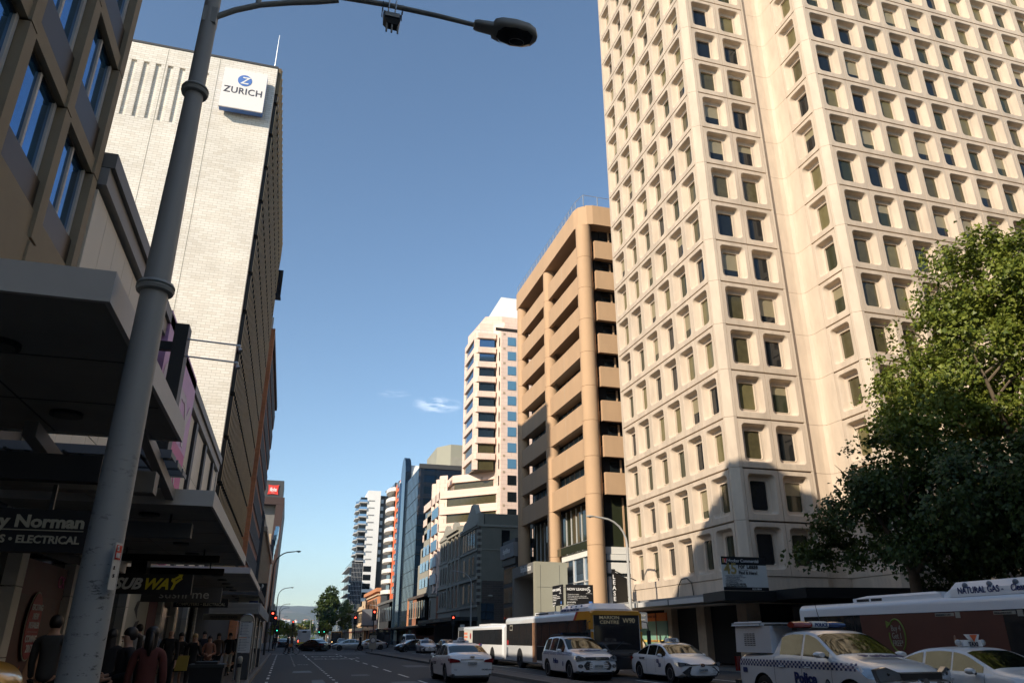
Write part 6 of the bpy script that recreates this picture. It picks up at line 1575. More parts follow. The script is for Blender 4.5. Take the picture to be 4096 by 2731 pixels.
# orange fronted articulated city bus
L = 14.6; r = bus('city_bus', 'white city bus with orange front facing the camera, sunlit rear half, behind the police wagon', L, 2.80, 2.5, wy=(-4.1, 4.2), wz=(1.22, 2.42))
bus_front(r, L, 2.80, 2.5, 'bus_orange', ('MARION', 'CENTRE', 'W90'))
o = pod_mb(r, 2.4, 6.9, 2.2, 2.8); b = MB(); fit_text(b, 'NATURAL GAS - Clean And Green', .17, 'police_blue', (1.105, 2.9, 2.87), Y1, Z1, bold=.002, shear=.2); b.build('lettering', o, fix=False)
b = MB()
for k in range(4): b.sphere((.95, 3.3 + k * .7, 3.06), .06, 'decal_grey', 8, 5)
b.build('vent', o)
b = MB(); b.box(-.9, .9, -2.2, 1.2, 2.78, 2.95, 'bus_white'); b.box(.9, .905, -2.0, .2, 2.83, 2.9, 'black'); b.build('air_conditioner', r)
b = MB(); b.box(1.25, 1.262, -1.6, -.85, .4, 2.42, 'ad_poster'); b.box(1.25, 1.262, -.85, 6.0, .5, 1.2, 'black'); b.ext([(1.262, 5.0, 2.42), (1.262, 5.3, 2.42), (1.262, 5.75, 2.8), (1.262, 5.45, 2.8)], (.003, 0, 0), 'bus_red'); b.ext([(1.262, 5.3, 2.42), (1.262, 7.2, 2.42), (1.262, 7.2, 2.78), (1.262, 5.75, 2.8)], (.003, 0, 0), 'bus_orange'); b.build('side_advert', r)
b = MB(); b.box(1.25, 1.264, -6.9, -6.6, .55, 1.1, 'decal_grey'); b.box(1.25, 1.264, -6.85, -6.5, 1.25, 1.5, 'bus_red'); b.box(1.25, 1.266, -6.2, -5.6, 2.05, 2.35, 'stone_trim'); b.box(1.25, 1.27, -6.14, -5.66, 2.1, 2.3, 'glass_shop'); b.build('vent_panel', r)
place(r, 14.7, 40.9, math.pi)
# white bus with poster behind it
L = 13.5; r = bus('city_bus', 'white and black bus with a pale poster side, queued behind the orange fronted bus', L, 2.42 + .0, 2.5, wy=(-4.0, 4.2), wz=(1.22, 2.15))
b = MB(); b.box(1.25, 1.264, -4.4, -1.6, 1.22, 2.15, 'offwhite'); o = b.build('poster', r)
b = MB()
for k, s in enumerate(('NEW LOOK', 'SAME GREAT', 'FEELING')): fit_text(b, s, .22, 'orange_paint', (1.266, -4.3, 1.86 - k * .24), Y1, Z1, sx=.9)
b.lathe((1.262, -2.2, 1.75), [(.22, 0), (.22, .01)], 'bus_red', 14, 'X'); b.build('lettering', o, fix=False)
b = MB(); b.ext([(1.26, -.6, .4), (1.26, -.2, .4), (1.26, .9, 1.25), (1.26, .5, 1.25)], (.004, 0, 0), 'bus_red'); b.ext([(1.26, -.2, .4), (1.26, .4, .4), (1.26, 1.4, 1.25), (1.26, .9, 1.25)], (.004, 0, 0), 'police_blue'); b.box(1.25, 1.262, -6.6, -4.7, 2.15, 2.4, 'decal_grey'); b.build('swoosh', r)
b = MB(); b.box(-.9, .9, -1.0, 2.4, 2.4, 2.55, 'bus_white'); b.build('air_conditioner', r)
place(r, 14.7, 55.6, math.pi)
# big bus on the right
L = 12.4; r = bus('city_bus', 'white bus with a brown meal poster on the right edge behind the police ute', L, 2.86, 2.5, wy=(-3.4, 2.7), wz=(1.12, 2.42))
bus_front(r, L, 2.86, 2.5, 'bus_orange', ('CITY', 'CENTRE', '174'))
o = pod_mb(r, 1.2, 5.2, 2.3, 2.86, h=.44)
b = MB(); fit_text(b, 'NATURAL GAS -', .27, 'police_blue', (1.135, 1.85, 2.93), Y1, Z1, bold=.004, sx=.85); fit_text(b, 'Clean And Green', .27, 'police_blue', (1.135, 3.75, 2.93), Y1, Z1, bold=.004, sx=.8, shear=.2); b.build('lettering', o, fix=False)
b = MB()
for y in (2.1, 3.0, 3.9): b.sphere((1.06, y, 3.17), .085, 'decal_grey', 10, 6)
b.build('vent', o)
b = MB(); b.box(-.95, .95, -3.2, 1.0, 2.84, 3.0, 'bus_white'); b.loft([[(-.9, -3.2, 3.0), (.9, -3.2, 3.0), (.9, .9, 3.0), (-.9, .9, 3.0)], [(-.8, -2.6, 3.08), (.8, -2.6, 3.08), (.8, .6, 3.08), (-.8, .6, 3.08)]], 'bus_white'); b.box(.95, .955, -3.0, -2.35, 2.88, 2.97, 'black'); b.box(.95, .955, -2.25, -1.7, 2.88, 2.97, 'black'); b.build('air_conditioner', r)
b = MB(); b.box(1.25, 1.264, -2.6, 3.4, 1.12, 2.4, 'ad_brown'); ad = b.build('side_advert', r)
b = MB(); b.box(1.25, 1.262, -6.0, 6.0, .42, 1.12, 'grey_clad'); b.build('skirt', r)
b = MB()
for a0, a1 in ((-60, 150), (170, 290)):
    pts = [(1.268, -.9 + .36 * math.cos(R(a)), 1.72 + .52 * math.sin(R(a))) for a in range(a0, a1, 10)]; b.tube(pts, .03, 'ad_green', 5)
b.ext([(1.268, -1.35, 1.95), (1.268, -1.12, 2.1), (1.268, -1.35, 2.2)], (.01, 0, 0), 'ad_green'); b.build('arrow', ad)
b = MB()
for k, s in enumerate(('Buy 4', 'Get 1', 'FREE*')): fit_text(b, s, .27, 'stone_trim', (1.268, -.93, 1.86 - k * .24), Y1, Z1, align='CENTER', sx=.72)
b.sphere((1.2, 1.5, 1.55), .55, 'ad_poster', 16, 6, (.16, 1, .5)); 
b.v = [(min(x, 1.275), y, z) for x, y, z in b.v]; b.build('lettering', ad, fix=False)
for yy in (.9, 3.1):
    b = MB(); b.box(1.25, 1.27, yy, yy + .75, 2.28, 2.38, 'stone_trim'); fit_text(b, 'EMERGENCY EXIT', .075, 'dark_grey', (1.272, yy + .03, 2.30), Y1, Z1); b.box(1.25, 1.272, yy + .8, yy + .98, 2.22, 2.4, 'stone_trim'); b.build('exit_label', r)
place(r, 21.55, 21.6, math.pi)
# distant ones
L = 12; r = bus('coach', 'dark tan coach facing the camera just past the right signal, one lamp lit', L, 3.1, 2.5, wy=(-3.4, 3.8), wz=(1.2, 2.6), body_m='rust_panel', cat='bus'); bus_front(r, L, 3.1, 2.5, 'car_dark', ('CITY', 'LOOP', '98')); b = MB(); b.sphere((.95, 6.05, .8), .09, 'lit_white', 8, 6); b.build('lit_headlight', r); place(r, 16.9, 147, math.pi)
L = 12; r = bus('city_bus', 'pale grey bus seen from behind far down the middle of the street', L, 3.1, 2.5, wy=(-3.4, 3.8), wz=(1.2, 2.6), cat='bus')
b = MB(); b.box(-1.1, 1.1, -6.01, -5.98, .9, 2.9, 'pale_grey'); b.box(-.4, .4, -6.02, -6.01, 2.55, 2.85, 'black'); b.box(-1.15, 1.15, -6.03, -5.98, .35, .8, 'yellow'); b.build('rear_panel', r)
for sd in (-1, 1): b = MB(); b.box(sd * 1.05 - .08, sd * 1.05 + .08, -6.03, -6.0, .85, 1.15, 'lit_red'); b.build('tail_light', r)
place(r, 3.9, 168, 0)
L = 12; r = bus('city_bus', 'white and yellow fronted bus far away beneath the trees on the median', L, 3.0, 2.5, wy=(-3.4, 3.8), cat='bus'); bus_front(r, L, 3.0, 2.5, 'bus_orange', ('CITY', '', '141')); b = MB(); b.sphere((.9, 6.05, .7), .1, 'lit_warm', 8, 6); b.build('lit_headlight', r); place(r, 11.9, 196, math.pi)
# white van
VT = [(-2.4, 2.0), (-2.35, 2.15), (1.0, 2.18), (1.3, 2.1), (1.95, 1.25), (2.3, 1.05), (2.4, .7)]
c = Car(4.8, 1.9, VT, [(-2.4, 1.2), (1.6, 1.15), (2.4, .8)], zb=.25, tumble=.16, wheels=(1.6, -1.4), wr=.36, nose=.15, tail=.04)
r = thing('van', 'white high roof van facing the camera beside the tan coach', 'van'); c.body(r); c.side_glass(r, [(-2.2, -1.0), (-.9, .3), (.4, 1.3)], 'glass_dark', zcap=1.8); c.top_patch(r, 1.9, 1.35, .92, 'glass_dark'); c.wheels(r); c.mirrors(r, 1.35, 1.35)
headlights(c, r, [(.55, .8), (.88, .8), (.86, 1.02), (.6, .98)]); b = MB(); c.end_patch(r, [(-.45, .8), (.45, .8), (.42, .95), (-.42, .95)], 1, 'car_plastic', 'g', mb=b); b.build('grille', r); plate(c, r, 'S910', .45, 1); place(r, 19.4, 127, math.pi)
# ---------------------------------------------------------------- the near lamp post
r = thing('street_lamp', 'big scuffed grey lamp post with collars and long arm beside the camera', 'street lamp', (-1.5, 6.95, 0))
b = MB(); b.tube([(-1.5, 6.95, .1), (-1.5, 6.95, 1.2), (-1.5, 6.95, 4.6), (-1.5, 6.95, 7.1), (-1.5, 6.95, 9.4)], [.162, .155, .122, .088, .075], 'pole_worn', 40); b.build('pole', r, smooth=60)
for z, rr in ((4.70, .125), (7.02, .092)):
    b = MB(); b.lathe((-1.5, 6.95, z), [(rr, -.05), (rr + .035, -.04), (rr + .045, -.01), (rr + .03, .0), (rr + .028, .01), (rr + .045, .02), (rr + .03, .05), (rr - .02, .06)], 'pole_grey', 40); b.build('collar', r, smooth=40)
b = MB(); b.tube([(-1.5, 6.95, 8.63), (-.9, 6.9, 8.63), (-.2, 6.82, 8.62), (.4, 6.74, 8.58), (1.0, 6.66, 8.50), (1.48, 6.6, 8.42)], [.034, .034, .033, .031, .029, .027], 'pole_grey', 16)
b.tube([(-1.46, 6.94, 8.05), (-1.25, 6.92, 8.2), (-1.0, 6.9, 8.33), (-.7, 6.88, 8.43), (-.4, 6.85, 8.5), (-.15, 6.82, 8.57)], .032, 'pole_grey', 14)
b.tube([(-1.02, 6.9, 8.33), (-1.02, 6.9, 8.62)], .03, 'pole_grey', 12); b.box(-1.56, -1.42, 6.87, 7.0, 7.93, 8.14, 'pole_grey'); b.build('arm', r, smooth=50)
hd = MB(); hc = (1.88, 6.54, 8.36)
def hring(x, w, zt, zb, n=18):
    return [(x, hc[1] + w * math.cos(a), (zt if math.sin(a) > 0 else zb) * abs(math.sin(a)) ** .7 * (1 if math.sin(a) > 0 else 1) * (1 if math.sin(a) > 0 else 1) + hc[2]) for a in [2 * math.pi * k / n for k in range(n)]]
rings = []
for x, w, zt, zb in ((1.42, .06, .05, -.035), (1.46, .075, .06, -.045), (1.64, .085, .07, -.05), (1.66, .13, .10, -.06), (1.74, .16, .125, -.065), (1.9, .175, .135, -.07), (2.06, .165, .12, -.065), (2.15, .12, .09, -.05), (2.19, .05, .04, -.03)): rings.append(hring(x, w, zt, zb))
hd.loft(rings, 'pole_grey'); h = hd.build('lamp_head', r, smooth=50)
g = MB(); gr = []
for x, w, zb in ((1.70, .06, -.07), (1.76, .12, -.09), (1.9, .145, -.115), (2.04, .13, -.10), (2.12, .08, -.075)): gr.append([(x, hc[1] + w * math.cos(a), hc[2] - .055 + min(0, (zb + .055) * math.sin(a))) for a in [math.pi * k / 10 for k in range(11)]])
g.loft([[(p[0], p[1], hc[2] - .05 - abs(hc[2] - .055 - p[2]) * 1.0) for p in q] for q in gr], 'black_gloss', closed=False, caps=False); g.build('lens', h, smooth=60)
b = MB(); b.tube([(1.94 + .09 * math.cos(a), hc[1] + .055 * math.sin(a), hc[2] - .124) for a in [2 * math.pi * k / 20 for k in range(21)]], .003, 'mid_grey', 5); b.build('reflector_ring', h)
cm = thing('camera_cluster', 'dark boxed sensor bracket with three downward tubes strapped under the lamp arm', 'traffic sensor', (.45, 6.74, 8.5))
b = MB(); b.loft([[(.37, 6.70, 8.45), (.58, 6.70, 8.43), (.58, 6.80, 8.43), (.37, 6.80, 8.45)], [(.38, 6.68, 8.34), (.57, 6.68, 8.32), (.57, 6.82, 8.32), (.38, 6.82, 8.34)], [(.42, 6.70, 8.28), (.55, 6.70, 8.27), (.55, 6.80, 8.27), (.42, 6.80, 8.28)]], 'dark_metal'); b.box(.39, .56, 6.665, 6.68, 8.35, 8.41, 'pole_grey'); b.build('box', cm)
b = MB()
for x in (.36, .59):
    for y in (6.70, 6.80): b.tube([(x, y, 8.44), (x, y, 8.585)], .006, 'dark_metal', 5)
    b.tube([(x, 6.70, 8.44), (x, 6.80, 8.58)], .004, 'dark_metal', 5)
for x in (.43, .51): b.tube([(x, 6.7, 8.5), (x, 6.69, 8.62), (x, 6.79, 8.62), (x, 6.78, 8.5)], .008, 'steel', 5)
b.build('bracket', cm)
for x in (.42, .48, .55): b = MB(); b.tube([(x, 6.72, 8.32), (x, 6.72, 8.16)], .011, 'pole_grey', 10); b.build('tube', cm)
ps = thing('kerb_sign', 'white plate with red panel seen edge on, bolted to the big lamp post', 'sign', (-1.33, 6.9, 2))
b = MB(); q = Vector((.22, .975, 0)).normalized(); o_ = Vector((-1.365, 6.72, 2.0)); b.ext([o_, o_ + q * .12, o_ + q * .12 + Z1 * .36, o_ + Z1 * .36], q.cross(Z1) * -.006, 'offwhite'); b.build('panel', ps)
b = MB(); n_ = q.cross(Z1) * .004; b.ext([o_ + n_ + Z1 * .23 + q * .01, o_ + n_ + q * .11 + Z1 * .23, o_ + n_ + q * .11 + Z1 * .34, o_ + n_ + Z1 * .34 + q * .01], n_ * .2, 'red_sign'); b.build('band', ps)
b = MB(); fit_text(b, 'S\nNE', .055, 'white', o_ + n_ * 2 + Z1 * .295 + q * .015, q, Z1, sx=.9); fit_text(b, 'L', .04, 'dark_grey', o_ + n_ * 2 + Z1 * .15 + q * .01, q, Z1, sx=.9); fit_text(b, 'S', .04, 'dark_grey', o_ + n_ * 2 + Z1 * .09 + q * .02, q, Z1); b.build('lettering', ps, fix=False)

# ---------------------------------------------------------------- slim curved lamps
def lamp(name, label, x, y, h, out, m_='pole_light', group=None, r0=.09):
    r = thing(name, label, 'street lamp', (0, 0, 0), group)
    b = MB(); s = 1 if out > 0 else -1; o_ = abs(out)
    path = [(0, 0, .1), (0, 0, h * .55), (0, 0, h - o_ * .62)] + [(s * o_ * .62 * (1 - math.cos(R(a))), 0, h - o_ * .62 + o_ * .6 * math.sin(R(a))) for a in (15, 30, 45, 60, 75, 88)] + [(s * o_ * .78, 0, h + .01)]
    b.tube(path, [r0 * 1.15, r0, r0 * .75] + [r0 * .6] * 6 + [r0 * .5], m_, 12); b.build('pole', r, smooth=60)
    b = MB(); x0, x1 = s * o_ * .76, s * o_ * 1.0; b.loft([[(x0 + (x1 - x0) * t, .13 * w * math.cos(a), h + .02 + .07 * w * math.sin(a)) for a in [2 * math.pi * k / 12 for k in range(12)]] for t, w in ((0, .4), (.2, .5), (.3, .9), (.6, 1.1), (.9, .9), (1, .3))], m_); hd_ = b.build('lamp_head', r, smooth=50)
    g = MB(); g.sphere((x0 + (x1 - x0) * .62, 0, h - .0), .12, 'lamp_clear', 10, 6, (1, 1, .8)); g.build('lens', hd_)
    r.location = (x, y, 0); return r
lamp('street_lamp', 'slim pale curved street lamp in front of the cream tower corner', 21.9, 47.6, 9.3, -2.9, r0=.11)
lt = lamp('street_lamp', 'tall curved street lamp beside the left red signal, first down the left kerb', -1.6, 78, 9.5, 2.4, 'dark_metal', None)
q1 = dup(lt, (-1.6, 137, 0), 0, 'second curved lamp down the left kerb, in front of the hills'); q2 = dup(lt, (-1.6, 205, 0), 0, 'third curved lamp down the left kerb, in front of the hills')
q3 = dup(lt, (-1.6, 232, 0), 0, 'fourth curved lamp down the left kerb close behind the third'); q4 = dup(lt, (-1.6, 330, 0), 0, 'fifth curved lamp far down the left kerb')
ls = lamp('street_lamp', 'grey curved lamp against the old stone building front', 22.4, 96.5, 9.5, -2.6)
for y, l in ((206, 'pale curved lamp beside the billboard and red signal'), (286, 'pale curved lamp in front of the cream heritage front'), (376, 'pale curved lamp at the far end in front of the louvred block')): dup(ls, (23.4, y, 0), 0, l)
for k, (x, y, s) in enumerate(((9.9, 250, 1), (9.9, 285, 1), (9.9, 325, 1))):
    dup(ls, (x, y, 0), 0, ('nearest', 'middle', 'farthest')[k] + ' of the three pale lamps on the median under the dark green tree')
# ---------------------------------------------------------------- traffic signals
def signal(label, x, y, h, lit='lit_red', face=-1, arm=0, two=False, rz=0):
    r = thing('traffic_signal', label, 'traffic light', (0, 0, 0)); b = MB(); b.tube([(0, 0, .1), (0, 0, h + .5)], .06, 'dark_metal', 10); b.build('pole', r)
    def head(px, pz):
        b = MB(); b.box(px - .28, px + .28, -.16, -.14, pz - .65, pz + .65, 'black'); b.box(px - .16, px + .16, -.14, .08, pz - .5, pz + .5, 'sign_black'); hd_ = b.build('signal_head', r)
        for j, (dz, m1) in enumerate(((.33, 'lit_red'), (0, 'dark_grey'), (-.33, 'lit_green'))):
            b = MB(); mm = m1 if m1 == lit else 'dark_grey'; b.lathe((px, -.17, pz + dz), [(.11, 0), (.11, -.02)], mm, 14, 'Y'); b.tube([(px - .12, -.17, pz + dz), (px - .10, -.3, pz + dz + .08), (px, -.32, pz + dz + .12), (px + .10, -.3, pz + dz + .08), (px + .12, -.17, pz + dz)], .012, 'sign_black', 4); b.build('lens', hd_)
    head(.0, h - .1)
    if two: head(.6, h - .6)
    r.location = (x, y, 0); r.rotation_euler = (0, 0, rz); return r
signal('left kerb signal showing red beside the maroon number sign', -1.5, 98, 4.1)
signal('left far kerb signal showing red close behind the first', -1.35, 116.5, 4.0)
sg = signal('red signal on the median nose with round keep left disc below', 10.3, 96, 4.3)
signal('second red signal farther along the median', 10.3, 122.6, 4.25)
signal('green signal far down the median, left of two', 8.8, 212, 3.4, 'lit_green'); signal('green signal far down the median, right of two', 10.9, 230, 3.6, 'lit_green')
signal('tiny green signal at the far left kerb', -1.6, 192, 3.6, 'lit_green'); signal('tiny red signal right of the distant left lamps', 1.9, 196, 4.9)
signal('small red signal in front of the stone building awning', 21.6, 103.5, 3.9)
kl = thing('keep_left_sign', 'round keep left disc on a pale board at the median nose', 'sign', (10.1, 93.8, 0)); b = MB(); b.box(9.7, 10.5, 93.75, 93.8, .4, 1.9, 'stone_trim'); b.build('panel', kl); b = MB(); b.lathe((10.1, 93.74, 1.35), [(.3, 0), (.3, -.02)], 'police_blue', 20, 'Y'); b.lathe((10.1, 93.71, 1.35), [(.24, 0), (.24, -.01)], 'offwhite', 20, 'Y'); b.build('disc', kl)
nt_ = thing('regulation_sign', 'white kerb sign on a post before the stone building awning', 'sign', (21.8, 99, 0)); b = MB(); b.box(21.6, 22.2, 98.95, 99, 2.0, 3.2, 'offwhite'); b.build('panel', nt_); b = MB(); b.tube([(21.9, 99.03, .1), (21.9, 99.03, 3.2)], .03, 'steel', 6); b.build('post', nt_)
rs = thing('bus_stop_sign', 'pale bus stop plate on the slim lamp post by the tower', 'sign', (22.2, 47.5, 2.4)); b = MB(); b.box(22.1, 23.0, 47.45, 47.5, 2.2, 3.2, 'decal_grey'); b.build('panel', rs)
b = MB(); fit_text(b, 'BUS STOP', .16, 'offwhite', (22.16, 47.44, 2.95), X1, Z1); fit_text(b, 'NO PARKING', .11, 'offwhite', (22.16, 47.44, 2.7), X1, Z1); b.build('lettering', rs, fix=False)
hs = thing('no_standing_sign', 'tiny white plate strapped to the slim lamp post', 'sign', (21.7, 47.5, 2.5)); b = MB(); b.box(21.62, 21.80, 47.44, 47.46, 2.3, 3.1, 'offwhite'); b.build('panel', hs); b = MB(); b.box(21.65, 21.77, 47.43, 47.44, 2.85, 3.0, 'red_sign'); b.build('band', hs)
# yellow diamond far right
yd = thing('warning_sign', 'small yellow sign at the far right kerb under the trees', 'sign', (21.5, 300, 0)); b = MB(); b.box(20.9, 22.3, 300, 300.1, 4.6, 6.4, 'yellow'); b.build('panel', yd); b = MB(); b.tube([(21.6, 300.2, .1), (21.6, 300.2, 6)], .06, 'dark_metal', 6); b.build('post', yd)
# ---------------------------------------------------------------- bus shelter, timetable pillars, bollard, bin, box
def pillar(label, x, y):
    r = thing('timetable_pillar', label, 'timetable', (0, 0, 0))
    b = MB(); W_ = .26
    for s in (-1, 1): b.tube([(s * W_, 0, .1), (s * W_, 0, 2.25)], .03, 'gold' if False else 'steel', 8)
    b.tube([(W_ * math.cos(R(a)), 0, 2.25 + .26 * math.sin(R(a))) for a in range(0, 181, 15)], .028, 'steel', 8); b.build('frame', r)
    b = MB(); b.ext([(W_ * .9 * math.cos(R(a)), .01, 2.25 + .24 * math.sin(R(a))) for a in range(0, 181, 15)], (0, .02, 0), 'sign_cream'); b.box(-W_ * .92, W_ * .92, 0, .03, .1, 1.08, 'dark_grey'); b.build('panel', r)
    for z0, z1 in ((1.1, 1.63), (1.67, 2.2)):
        b = MB(); b.box(-W_ * .9, W_ * .9, -.02, .01, z0, z1, 'offwhite'); p_ = b.build('timetable', r); l = MB(); q = random.Random(int(z0 * 10))
        for k in range(8):
            z = z1 - .06 - k * .056; l.box(-W_ * .8, -W_ * .55, -.024, -.02, z, z + .03, 'decal_grey'); l.box(-W_ * .5, -W_ * .5 + q.uniform(.12, .3), -.024, -.02, z + .005, z + .018, 'decal_grey')
        l.build('print', p_)
    r.location = (x, y, 0); return r
p1 = pillar('tall arched bus timetable pillar with two white timetables nearest on the left footpath', -1.45, 33)
dup(p1, (-1.45, 47, 0), 0, 'second arched timetable pillar farther along under the shelter')
sh = thing('bus_shelter', 'long low bus shelter roof with ribbed metal edge behind the timetable pillar', 'bus shelter', (-2, 40, 0))
b = MB(); b.box(-3.0, -1.12, 34.0, 52, 2.62, 2.68, 'awning_metal'); b.box(-3.0, -1.1, 33.9, 34.0, 2.55, 2.98, 'awning_light'); b.box(-1.12, -1.06, 34, 52, 2.55, 2.98, 'awning_metal'); b.build('roof', sh)
b = MB()
for k in range(8): b.box(-3.0, -1.1, 33.87, 33.9, 2.58 + k * .05, 2.6 + k * .05, 'mid_grey')
b.box(-1.06, -1.04, 34.1, 52, 2.95, 2.98, 'pale_grey')
for k in range(30): b.box(-1.06, -1.03, 34.2 + k * .6, 34.26 + k * .6, 2.58, 2.96, 'pale_grey')
b.build('ribbed_edge', sh)
for y in (34.6, 40, 45.5, 51): b = MB(); b.tube([(-1.35, y, .1), (-1.35, y, 2.6)], .045, 'steel', 8); b.build('post', sh)
b = MB(); b.box(-2.6, -2.1, 36, 42, .5, .56, 'wood'); b.box(-2.5, -2.2, 36.5, 36.6, .1, .5, 'dark_metal'); b.box(-2.5, -2.2, 41.4, 41.5, .1, .5, 'dark_metal'); b.build('bench', sh)
ab = thing('a_frame_board', 'small arched white footpath board below the second timetable pillar', 'board', (-1.5, 43, 0)); b = MB(); b.ext([(-1.75, 43, .13), (-1.3, 43, .13), (-1.3, 43, .8), (-1.4, 43, 1.0), (-1.65, 43, 1.0), (-1.75, 43, .8)], (0, .05, 0), 'stone_trim'); b.build('panel', ab)
bo = thing('bollard', 'short pale bollard with dark band at the left kerb', 'bollard', (-1.33, 28.6, 0)); b = MB(); b.lathe((-1.33, 28.6, .1), [(.075, 0), (.07, .78), (.085, .8), (.085, .9), (.06, .95), (.02, .97)], 'stone_trim', 16); b.build('post', bo, smooth=40); b = MB(); b.lathe((-1.33, 28.6, .1), [(.078, .62), (.078, .74)], 'black', 16); b.build('band', bo)
bi = thing('litter_bin', 'square dark litter bin with a pale rim on the left footpath', 'bin', (-1.75, 18.6, 0)); b = MB(); b.loft([[(-1.8, 18.3, .13), (-1.22, 18.3, .13), (-1.22, 18.9, .13), (-1.8, 18.9, .13)], [(-1.85, 18.25, 1.05), (-1.17, 18.25, 1.05), (-1.17, 18.95, 1.05), (-1.85, 18.95, 1.05)]], 'black'); b.build('body', bi); b = MB(); b.box(-1.87, -1.15, 18.22, 18.98, 1.05, 1.12, 'dark_metal'); b.box(-1.75, -1.3, 18.3, 18.9, 1.12, 1.17, 'black'); b.build('lid', bi)
bx = thing('post_box', 'glossy golden yellow rounded box cut off at the bottom left corner', 'post box', (-2.95, 9.35, 0))
b = MB(); pts = []
for y in (9.0, 9.05, 9.65, 9.7):
    k = .97 if y in (9.0, 9.7) else 1
    pts.append([(-2.95 + .36 * k, y, .2), (-2.95 + .36 * k, y, 1.13)] + [(-2.95 + .36 * k * math.cos(R(a)), y, 1.13 + .3 * k * math.sin(R(a)) ** .75) for a in range(10, 171, 10)] + [(-2.95 - .36 * k, y, 1.13), (-2.95 - .36 * k, y, .2)])
b.loft(pts, 'golden_paint'); b.build('body', bx, smooth=40)
b = MB(); b.box(-3.28, -2.62, 8.985, 9.0, .98, 1.0, 'yellow'); b.box(-3.28, -2.62, 8.985, 9.0, .93, .95, 'yellow'); b.box(-3.2, -2.7, 8.98, 9.0, .75, .82, 'black'); b.build('slot', bx)

